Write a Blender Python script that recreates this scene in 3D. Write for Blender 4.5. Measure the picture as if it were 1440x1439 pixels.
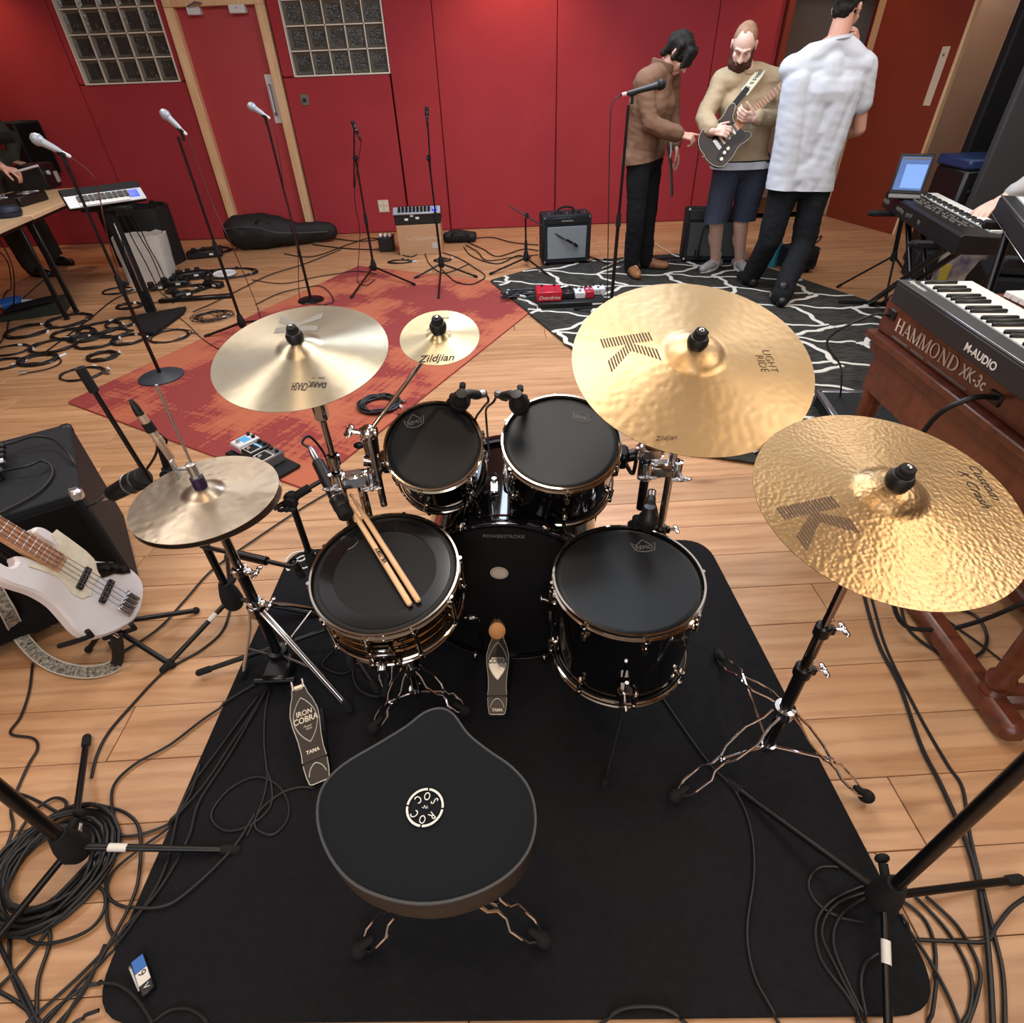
import bpy, bmesh, math, random
from mathutils import Vector as V, Matrix as M, noise as NZ
R = math.radians
PI = math.pi
for _o in list(bpy.data.objects): bpy.data.objects.remove(_o)
sc = bpy.context.scene
COL = sc.collection

# ------------------------------------------------------------------ camera
FPX, HCAM = 790.0, 1.53            # focal length in pixels of a 1440x1439 frame, eye height
_down = V((38.7, -996.0, -FPX)).normalized()
_up = -_down
_f = V((0, 0, -1)); _f = (_f - _up * _f.dot(_up)).normalized()
_x = _f.cross(_up)
CM = M((_x, _f, _up))              # camera axes -> world
cam_d = bpy.data.cameras.new('camera'); cam = bpy.data.objects.new('camera', cam_d); COL.objects.link(cam)
cam_d.sensor_width = 36.0; cam_d.lens = FPX / 1440.0 * 36.0
cam_d.clip_start = 0.02; cam_d.clip_end = 60
cam.matrix_world = M.Translation((0, 0, HCAM)) @ CM.to_4x4()
sc.camera = cam

# ------------------------------------------------------------------ world, exposure, ceiling lights, added fills
sc.view_settings.view_transform = 'Standard'; sc.view_settings.look = 'None'
sc.view_settings.gamma = 1.0; sc.view_settings.use_curve_mapping = False
sc.view_settings.exposure = 0.0
w = bpy.data.worlds.new('world'); sc.world = w; w.use_nodes = True
w.node_tree.nodes['Background'].inputs[0].default_value = (0.85, 0.9, 1.0, 1)
w.node_tree.nodes['Background'].inputs[1].default_value = 0.3
try:
    sc.cycles.use_denoising = True
    sc.cycles.max_bounces = 6; sc.cycles.glossy_bounces = 4; sc.cycles.diffuse_bounces = 4
    sc.cycles.sample_clamp_indirect = 6.0; sc.cycles.caustics_reflective = False; sc.cycles.caustics_refractive = False
except Exception: pass

def area_light(name, loc, sx, sy, power, color, rot=(0, 0, 0)):
    d = bpy.data.lights.new(name, 'AREA'); d.shape = 'RECTANGLE'; d.size = sx; d.size_y = sy
    d.energy = power; d.color = color
    o = bpy.data.objects.new(name, d); o.location = loc; o.rotation_euler = rot; COL.objects.link(o); return o
def spot_light(name, loc, target, power, color, ang, blend=0.6, rad=0.04):
    d = bpy.data.lights.new(name, 'SPOT'); d.energy = power; d.color = color; d.spot_size = R(ang); d.spot_blend = blend
    d.shadow_soft_size = rad
    o = bpy.data.objects.new(name, d); o.location = loc
    o.rotation_euler = (V(target) - V(loc)).to_track_quat('-Z', 'Y').to_euler(); COL.objects.link(o); return o
WARM = (1.0, 0.80, 0.58); COOL = (0.80, 0.90, 1.0); NEUT = (1.0, 0.92, 0.83)
area_light('skylight_light', (0.5, 4.6, 2.96), 1.6, 2.3, 120, (0.72, 0.86, 1.0))
for _i, (_px, _py) in enumerate(((-2.6, 4.6), (2.6, 3.6), (-2.4, 1.6), (2.3, 0.9), (0.0, 1.9), (0.1, -1.2))):
    area_light('ceiling_panel_light', (_px, _py, 2.96), 0.9, 0.9, 29, NEUT)
area_light('ceiling_wash_light', (0.2, 3.1, 2.97), 6.4, 2.6, 52, (0.90, 0.95, 1.0))  # added fill, stands in for a bright ceiling mirrored in the cymbals
area_light('window_light', (-0.8, -2.9, 1.9), 3.2, 1.3, 66, (0.86, 0.93, 1.0), (R(90), 0, 0))  # added frontal fill behind the camera, no window is built there
for _px, _p in ((-5.2, 70), (0.2, 95), (3.3, 45), (4.5, 60)):  # the rightmost spot is a fill added to brighten the taupe wall
    spot_light('wall_downlight', (_px, 7.0, 2.93), (_px, 7.32, 1.2), _p, (1.0, 0.62, 0.36), 95, 0.8)
for _px, _py in ((1.5, 0.4), (2.2, 1.4), (-0.2, 0.2), (-0.9, 0.9)):
    spot_light('ceiling_downlight', (_px, _py, 2.93), (_px * 0.8, _py + 0.3, 0.6), 30, (1.0, 0.74, 0.46), 80, 0.7, 0.05)

# ------------------------------------------------------------------ helpers
def ray(px, py):
    return CM @ V(((px - 720.0) / FPX, -(py - 719.5) / FPX, -1.0))
def at(px, py, z=0.0):             # point of the horizontal plane z seen at that place of the photograph
    r = ray(px, py); t = (z - HCAM) / r.z; return V((0, 0, HCAM)) + r * t
def aty(px, py, y):                # point of the upright plane y
    r = ray(px, py); t = y / r.y; return V((0, 0, HCAM)) + r * t
def onplane(px, py, p, n):
    r = ray(px, py); o = V((0, 0, HCAM)); t = (V(p) - o).dot(V(n)) / r.dot(V(n)); return o + r * t

def fr(o, z, x=None):              # frame with origin o, local z along z
    z = V(z).normalized()
    x = V(x) if x is not None else (V((1, 0, 0)) if abs(z.x) < 0.9 else V((0, 1, 0)))
    x = (x - z * x.dot(z)).normalized(); y = z.cross(x)
    m = M((x, y, z)).transposed().to_4x4(); m.translation = V(o); return m
def TR(*p): return M.Translation(V(p))
def RZ(a): return M.Rotation(a, 4, 'Z')

class MB:
    def __init__(s): s.v = []; s.f = []; s.T = M.Identity(4)
    def add(s, vs, fs, T=None):
        b = len(s.v); m = s.T @ T if T is not None else s.T
        s.v += [m @ V(p) for p in vs]; s.f += [[i + b for i in f] for f in fs]; return s
    def box(s, c, d, b=0.0, T=None):
        x, y, z = d[0] / 2, d[1] / 2, d[2] / 2; c = V(c)
        if b <= 0:
            vs = [c + V((i * x, j * y, k * z)) for i in (-1, 1) for j in (-1, 1) for k in (-1, 1)]
            return s.add(vs, [(0, 1, 3, 2), (4, 6, 7, 5), (0, 4, 5, 1), (2, 3, 7, 6), (0, 2, 6, 4), (1, 5, 7, 3)], T)
        b = min(b, x * .9, y * .9, z * .9); vs = []; ix = {}
        for i in (-1, 1):
            for j in (-1, 1):
                for k in (-1, 1):
                    for a in range(3):
                        p = [i * (x - b), j * (y - b), k * (z - b)]; p[a] += (i, j, k)[a] * b
                        ix[i, j, k, a] = len(vs); vs.append(c + V(p))
        fs = []
        for a in range(3):
            u, w_ = (a + 1) % 3, (a + 2) % 3
            for sg in (-1, 1):
                q = []
                for su, sw in ((-1, -1), (1, -1), (1, 1), (-1, 1)):
                    k = [0, 0, 0]; k[a] = sg; k[u] = su; k[w_] = sw; q.append(ix[k[0], k[1], k[2], a])
                fs.append(q if sg > 0 else q[::-1])
            for su in (-1, 1):
                for sw in (-1, 1):
                    k0 = [0, 0, 0]; k1 = [0, 0, 0]; k0[a] = -1; k1[a] = 1
                    for k in (k0, k1): k[u] = su; k[w_] = sw
                    q = [ix[tuple(k0) + (u,)], ix[tuple(k1) + (u,)], ix[tuple(k1) + (w_,)], ix[tuple(k0) + (w_,)]]
                    fs.append(q if su * sw < 0 else q[::-1])
        for i in (-1, 1):
            for j in (-1, 1):
                for k in (-1, 1):
                    q = [ix[i, j, k, 0], ix[i, j, k, 1], ix[i, j, k, 2]]
                    fs.append(q if i * j * k > 0 else q[::-1])
        return s.add(vs, fs, T)
    def tube(s, pts, r, n=8, closed=False, cap=True, T=None):
        pts = [V(p) for p in pts]; k = len(pts)
        rs = list(r) if isinstance(r, (list, tuple)) else [r] * k
        vs = []; fs = []; x = None
        for i in range(k):
            if closed: t = pts[(i + 1) % k] - pts[i - 1]
            else: t = pts[min(i + 1, k - 1)] - pts[max(i - 1, 0)]
            if t.length < 1e-9: t = V((0, 0, 1))
            t.normalize()
            if x is None: x = t.orthogonal().normalized()
            else:
                x = x - t * x.dot(t)
                x = x.normalized() if x.length > 1e-6 else t.orthogonal().normalized()
            y = t.cross(x)
            for j in range(n):
                a = 2 * PI * j / n; vs.append(pts[i] + (x * math.cos(a) + y * math.sin(a)) * rs[i])
        for i in range(k if closed else k - 1):
            i2 = (i + 1) % k
            for j in range(n):
                j2 = (j + 1) % n; fs.append((i * n + j, i * n + j2, i2 * n + j2, i2 * n + j))
        if cap and not closed: fs += [list(range(n))[::-1], [(k - 1) * n + j for j in range(n)]]
        return s.add(vs, fs, T)
    def cyl(s, a, b, r, n=12, r2=None, T=None): return s.tube([a, b], [r, r if r2 is None else r2], n, T=T)
    def lathe(s, prof, n=32, T=None, close=False):
        vs = []; fs = []; k = len(prof); ids = []
        for r, z in prof:
            if r < 1e-6: ids.append([len(vs)] * n); vs.append((0, 0, z))
            else:
                ids.append([len(vs) + j for j in range(n)])
                vs += [(r * math.cos(2 * PI * j / n), r * math.sin(2 * PI * j / n), z) for j in range(n)]
        for i in range(k if close else k - 1):
            A, B = ids[i], ids[(i + 1) % k]
            for j in range(n):
                j2 = (j + 1) % n; q = [A[j], A[j2], B[j2], B[j]]; u = []
                for a in q:
                    if a not in u: u.append(a)
                if len(u) > 2: fs.append(u)
        return s.add(vs, fs, T)
    def ring(s, Rr, h, t, n=48, T=None):         # flat-sided ring, centre at z 0, radius Rr (mean)
        return s.lathe([(Rr - t / 2, -h / 2), (Rr + t / 2, -h / 2), (Rr + t / 2, h / 2), (Rr - t / 2, h / 2)], n, T, True)
    def prism(s, poly, z0, z1, T=None, b=0.0):
        n = len(poly); P = [V((p[0], p[1])) for p in poly]
        ar = sum(P[i].x * P[(i + 1) % n].y - P[(i + 1) % n].x * P[i].y for i in range(n))
        if ar < 0: P.reverse()
        if b > 0:
            Q = []
            for i in range(n):
                e1 = (P[i] - P[i - 1]); e2 = (P[(i + 1) % n] - P[i])
                n1 = V((e1.y, -e1.x)).normalized() if e1.length > 1e-9 else V((0, 0)); n2 = V((e2.y, -e2.x)).normalized() if e2.length > 1e-9 else n1
                m = n1 + n2; m = m.normalized() if m.length > 1e-6 else n1
                Q.append(P[i] - m * b)
            L = [(Q, z0), (P, z0 + b), (P, z1 - b), (Q, z1)]
        else: L = [(P, z0), (P, z1)]
        vs = [(p.x, p.y, z) for ps, z in L for p in ps]; fs = []
        for k in range(len(L) - 1):
            for i in range(n):
                j = (i + 1) % n; fs.append((k * n + i, k * n + j, (k + 1) * n + j, (k + 1) * n + i))
        fs += [list(range(n))[::-1], [(len(L) - 1) * n + i for i in range(n)]]
        return s.add(vs, fs, T)
    def ball(s, c, r, n=16, m=10, T=None):
        r = r if isinstance(r, (tuple, list)) else (r, r, r)
        t = TR(*c) @ M.Diagonal((r[0], r[1], r[2], 1))
        return s.lathe([(math.sin(PI * i / m), -math.cos(PI * i / m)) for i in range(m + 1)], n, (T @ t) if T is not None else t)
    def cap(s, a, ra, b, rb, n=14):              # tapered capsule
        a = V(a); b = V(b); d = b - a; L = d.length
        if L < 1e-6: return s.ball(a, ra)
        pr = [(ra * math.sin(PI / 2 * i / 4), -ra * math.cos(PI / 2 * i / 4)) for i in range(5)]
        pr += [(rb * math.cos(PI / 2 * i / 4), L + rb * math.sin(PI / 2 * i / 4)) for i in range(5)]
        pr[0] = (0, -ra); pr[-1] = (0, L + rb)
        return s.lathe(pr, n, fr(a, d))
    def quad(s, a, b, c, d): return s.add([a, b, c, d], [(0, 1, 2, 3)])
    def mesh(s, name, ang=38):
        me = bpy.data.meshes.new(name); me.from_pydata(s.v, [], s.f); me.update()
        me.polygons.foreach_set('use_smooth', [True] * len(me.polygons))
        try: me.set_sharp_from_angle(angle=R(ang))
        except Exception: pass
        return me

def cr(pts, k=6, closed=False):                  # Catmull-Rom curve through points
    P = [V(p) for p in pts]; n = len(P); out = []
    for i in range(n if closed else n - 1):
        if closed: a, b, c, d = P[i - 1], P[i], P[(i + 1) % n], P[(i + 2) % n]
        else: a, b, c, d = P[max(i - 1, 0)], P[i], P[i + 1], P[min(i + 2, n - 1)]
        for j in range(k):
            t = j / k
            out.append(0.5 * ((2 * b) + (c - a) * t + (2 * a - 5 * b + 4 * c - d) * t * t + (3 * b - a - 3 * c + d) * t ** 3))
    if not closed: out.append(P[-1])
    return out

WM = {}
def thing(name, label, cat, T=None, group=None):
    o = bpy.data.objects.new(name, None); COL.objects.link(o); o.empty_display_size = 0.05
    m = T if isinstance(T, M) else (TR(*T) if T is not None else M.Identity(4))
    o.matrix_basis = m; WM[o.name] = m; o['label'] = label; o['category'] = cat
    if group: o['group'] = group
    return o
def obj(name, mb, mat, parent=None, world=False, ang=38, label=None, kind=None):
    me = mb.mesh(name, ang) if isinstance(mb, MB) else mb
    o = bpy.data.objects.new(name, me); COL.objects.link(o)
    if mat is not None and not me.materials: me.materials.append(mat)
    if parent is not None:
        o.parent = parent
        if world: o.matrix_basis = M.Identity(4); me.transform(WM[parent.name].inverted())
        WM[o.name] = WM[parent.name].copy()
    else: WM[o.name] = M.Identity(4)
    if label: o['label'] = label
    if kind: o['kind'] = kind
    return o
def tag(o, label, cat, group=None):
    o['label'] = label; o['category'] = cat
    if group: o['group'] = group
    return o
def struct(name, mb, mat, parent=None):
    o = obj(name, mb, mat, parent)
    o['kind'] = 'structure'; return o
def dup(root, T, label=None, group=None):
    r = root.copy(); COL.objects.link(r); r.matrix_basis = T; WM[r.name] = T
    if label: r['label'] = label
    if group: r['group'] = group
    def rec(a, b):
        for ch in list(a.children):
            c = ch.copy(); COL.objects.link(c); c.parent = b; rec(ch, c)
    rec(root, r); return r

def text_mesh(s, size=0.05, ext=0.0003, align='CENTER', shear=0.0, bold=0.0, sx=1.0, spacing=1.0):
    cu = bpy.data.curves.new('t', 'FONT'); cu.body = s; cu.size = size; cu.extrude = ext; cu.align_x = align; cu.align_y = 'CENTER'
    cu.shear = shear; cu.offset = bold; cu.space_character = spacing; cu.resolution_u = 3
    o = bpy.data.objects.new('t', cu); COL.objects.link(o)
    dg = bpy.context.evaluated_depsgraph_get()
    me = bpy.data.meshes.new_from_object(o.evaluated_get(dg)); bpy.data.objects.remove(o); bpy.data.curves.remove(cu)
    if sx != 1.0: me.transform(M.Diagonal((sx, 1, 1, 1)))
    return me
def text(name, s, mat, parent, T, size=0.05, zf=None, **k):
    me = text_mesh(s, size, **k); me.materials.clear()
    me.transform(T)
    if zf:
        for v in me.vertices: v.co.z += zf(math.hypot(v.co.x, v.co.y))
    return obj(name, me, mat, parent)

# ------------------------------------------------------------------ materials
def lin(c): return tuple(((x / 12.92) if x <= .04045 else ((x + .055) / 1.055) ** 2.4) for x in c)
def hx(h): return lin(tuple(int(h[i:i + 2], 16) / 255 for i in (0, 2, 4)))
def mat(name, col, rough=.5, metal=0.0, spec=.5, bump=0.0, bscale=200.0, var=0.0, vscale=8.0, coat=0.0, emit=None, estr=1.0, col2=None, coords='Object', stretch=(1, 1, 1), aniso=0.0, trans=0.0, rvar=0.0):
    m = bpy.data.materials.new(name); m.use_nodes = True; nt = m.node_tree; N = nt.nodes; L = nt.links
    b = N['Principled BSDF']; c = hx(col) if isinstance(col, str) else col
    b.inputs['Base Color'].default_value = (*c, 1); b.inputs['Roughness'].default_value = rough
    b.inputs['Metallic'].default_value = metal; b.inputs['Specular IOR Level'].default_value = spec
    if coat: b.inputs['Coat Weight'].default_value = coat; b.inputs['Coat Roughness'].default_value = .06
    if trans: b.inputs['Transmission Weight'].default_value = trans
    if emit: b.inputs['Emission Color'].default_value = (*hx(emit), 1); b.inputs['Emission Strength'].default_value = estr
    tc = None
    if bump or var or rvar:
        tc = N.new('ShaderNodeTexCoord'); mp = N.new('ShaderNodeMapping'); L.new(tc.outputs[coords], mp.inputs[0]); mp.inputs['Scale'].default_value = stretch
    if var or rvar:
        n = N.new('ShaderNodeTexNoise'); n.inputs['Scale'].default_value = vscale; n.inputs['Detail'].default_value = 5
        L.new(mp.outputs[0], n.inputs['Vector'])
    if var:
        r = N.new('ShaderNodeMapRange'); r.inputs[1].default_value = .3; r.inputs[2].default_value = .7; L.new(n.outputs[0], r.inputs[0])
        mx = N.new('ShaderNodeMix'); mx.data_type = 'RGBA'
        c2 = hx(col2) if isinstance(col2, str) else (col2 or tuple(x * (1 - var) for x in c))
        mx.inputs[6].default_value = (*c, 1); mx.inputs[7].default_value = (*c2, 1)
        L.new(r.outputs[0], mx.inputs[0]); L.new(mx.outputs[2], b.inputs['Base Color'])
    if rvar:
        r2 = N.new('ShaderNodeMapRange'); r2.inputs[3].default_value = rough - rvar; r2.inputs[4].default_value = rough + rvar
        L.new(n.outputs[0], r2.inputs[0]); L.new(r2.outputs[0], b.inputs['Roughness'])
    if bump:
        n2 = N.new('ShaderNodeTexNoise'); n2.inputs['Scale'].default_value = bscale; n2.inputs['Detail'].default_value = 4
        L.new(mp.outputs[0], n2.inputs['Vector'])
        bp = N.new('ShaderNodeBump'); bp.inputs['Strength'].default_value = min(1, bump); bp.inputs['Distance'].default_value = .004
        L.new(n2.outputs[0], bp.inputs['Height']); L.new(bp.outputs[0], b.inputs['Normal'])
    return m

def wood_mat(name, c1, c2, c3, rough=.38, scale=1.0, along='X', knots=True):
    m = bpy.data.materials.new(name); m.use_nodes = True; nt = m.node_tree; N = nt.nodes; L = nt.links; b = N['Principled BSDF']
    tc = N.new('ShaderNodeTexCoord'); oi = N.new('ShaderNodeObjectInfo')
    sh = N.new('ShaderNodeVectorMath'); sh.operation = 'MULTIPLY'; cmb = N.new('ShaderNodeCombineXYZ')
    for i in range(3): L.new(oi.outputs['Random'], cmb.inputs[i])
    sh.inputs[1].default_value = (37, 71, 19); L.new(cmb.outputs[0], sh.inputs[0])
    ad = N.new('ShaderNodeVectorMath'); L.new(tc.outputs['Object'], ad.inputs[0]); L.new(sh.outputs[0], ad.inputs[1])
    mp = N.new('ShaderNodeMapping'); L.new(ad.outputs[0], mp.inputs[0])
    s = {'X': (.9, 9, 9), 'Y': (9, .9, 9), 'Z': (9, 9, .9)}[along]; mp.inputs['Scale'].default_value = tuple(q * scale for q in s)
    n1 = N.new('ShaderNodeTexNoise'); n1.inputs['Scale'].default_value = 1.6; n1.inputs['Detail'].default_value = 6; n1.inputs['Distortion'].default_value = 1.2
    L.new(mp.outputs[0], n1.inputs['Vector'])
    n2 = N.new('ShaderNodeTexNoise'); n2.inputs['Scale'].default_value = 9; n2.inputs['Detail'].default_value = 6; n2.inputs['Roughness'].default_value = .7
    L.new(mp.outputs[0], n2.inputs['Vector'])
    r = N.new('ShaderNodeValToRGB'); r.color_ramp.elements[0].position = .32; r.color_ramp.elements[1].position = .66
    r.color_ramp.elements[0].color = (*hx(c2), 1); r.color_ramp.elements[1].color = (*hx(c1), 1)
    L.new(n1.outputs[0], r.inputs[0])
    wv = N.new('ShaderNodeTexWave'); wv.wave_type = 'BANDS'; wv.bands_direction = {'X': 'Y', 'Y': 'X', 'Z': 'X'}[along]; wv.inputs['Scale'].default_value = .55; wv.inputs['Distortion'].default_value = 9.0; wv.inputs['Detail'].default_value = 3; wv.inputs['Detail Scale'].default_value = .8
    L.new(mp.outputs[0], wv.inputs['Vector'])
    wm = N.new('ShaderNodeMath'); wm.operation = 'MULTIPLY'; L.new(wv.outputs['Fac'], wm.inputs[0]); L.new(n2.outputs[0], wm.inputs[1])
    mr = N.new('ShaderNodeMapRange'); mr.inputs[1].default_value = .30; mr.inputs[2].default_value = .66; mr.inputs[4].default_value = .46
    L.new(wm.outputs[0], mr.inputs[0])
    mx = N.new('ShaderNodeMix'); mx.data_type = 'RGBA'; L.new(mr.outputs[0], mx.inputs[0]); L.new(r.outputs[0], mx.inputs[6]); mx.inputs[7].default_value = (*hx(c3), 1)
    last = mx.outputs[2]
    if knots:
        mk = N.new('ShaderNodeMapping'); L.new(ad.outputs[0], mk.inputs[0]); mk.inputs['Scale'].default_value = (1.1, 4.2, 0)
        vo = N.new('ShaderNodeTexVoronoi'); vo.inputs['Scale'].default_value = 1.0; L.new(mk.outputs[0], vo.inputs['Vector'])
        kr = N.new('ShaderNodeMapRange'); kr.inputs[1].default_value = .015; kr.inputs[2].default_value = .10; kr.inputs[3].default_value = .62; kr.inputs[4].default_value = 0
        L.new(vo.outputs['Distance'], kr.inputs[0])
        m3 = N.new('ShaderNodeMix'); m3.data_type = 'RGBA'; L.new(kr.outputs[0], m3.inputs[0]); L.new(last, m3.inputs[6]); m3.inputs[7].default_value = (*hx('6b4226'), 1)
        last = m3.outputs[2]
    hs = N.new('ShaderNodeHueSaturation'); L.new(last, hs.inputs['Color'])
    vr = N.new('ShaderNodeMapRange'); vr.inputs[3].default_value = .86; vr.inputs[4].default_value = 1.1; L.new(oi.outputs['Random'], vr.inputs[0]); L.new(vr.outputs[0], hs.inputs['Value'])
    L.new(hs.outputs[0], b.inputs['Base Color']); b.inputs['Roughness'].default_value = rough
    bp = N.new('ShaderNodeBump'); bp.inputs['Strength'].default_value = .12; bp.inputs['Distance'].default_value = .002; L.new(n2.outputs[0], bp.inputs['Height']); L.new(bp.outputs[0], b.inputs['Normal'])
    return m

def cymbal_mat(name, col, col2, rough=.26, hammer=.5, hscale=42.0, aniso=.75, lath=.25):
    m = bpy.data.materials.new(name); m.use_nodes = True; nt = m.node_tree; N = nt.nodes; L = nt.links; b = N['Principled BSDF']
    b.inputs['Metallic'].default_value = 1.0; b.inputs['Roughness'].default_value = rough
    b.inputs['Anisotropic'].default_value = aniso; b.inputs['Anisotropic Rotation'].default_value = .25
    tg = N.new('ShaderNodeTangent'); tg.direction_type = 'RADIAL'; tg.axis = 'Z'; L.new(tg.outputs[0], b.inputs['Tangent'])
    tc = N.new('ShaderNodeTexCoord')
    n = N.new('ShaderNodeTexNoise'); n.inputs['Scale'].default_value = 6; n.inputs['Detail'].default_value = 6; L.new(tc.outputs['Object'], n.inputs['Vector'])
    mr = N.new('ShaderNodeMapRange'); mr.inputs[1].default_value = .3; mr.inputs[2].default_value = .7; L.new(n.outputs[0], mr.inputs[0])
    mx = N.new('ShaderNodeMix'); mx.data_type = 'RGBA'; mx.inputs[6].default_value = (*hx(col), 1); mx.inputs[7].default_value = (*hx(col2), 1)
    L.new(mr.outputs[0], mx.inputs[0]); L.new(mx.outputs[2], b.inputs['Base Color'])
    vo = N.new('ShaderNodeTexVoronoi'); vo.feature = 'SMOOTH_F1'; vo.inputs['Scale'].default_value = hscale; L.new(tc.outputs['Object'], vo.inputs['Vector'])
    wv = N.new('ShaderNodeTexWave'); wv.wave_type = 'RINGS'; wv.rings_direction = 'Z'; wv.inputs['Scale'].default_value = 130; L.new(tc.outputs['Object'], wv.inputs['Vector'])
    b1 = N.new('ShaderNodeBump'); b1.inputs['Strength'].default_value = hammer; b1.inputs['Distance'].default_value = .004; L.new(vo.outputs['Distance'], b1.inputs['Height'])
    b2 = N.new('ShaderNodeBump'); b2.inputs['Strength'].default_value = lath; b2.inputs['Distance'].default_value = .0004
    L.new(wv.outputs['Fac'], b2.inputs['Height']); L.new(b1.outputs[0], b2.inputs['Normal']); L.new(b2.outputs[0], b.inputs['Normal'])
    return m

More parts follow.
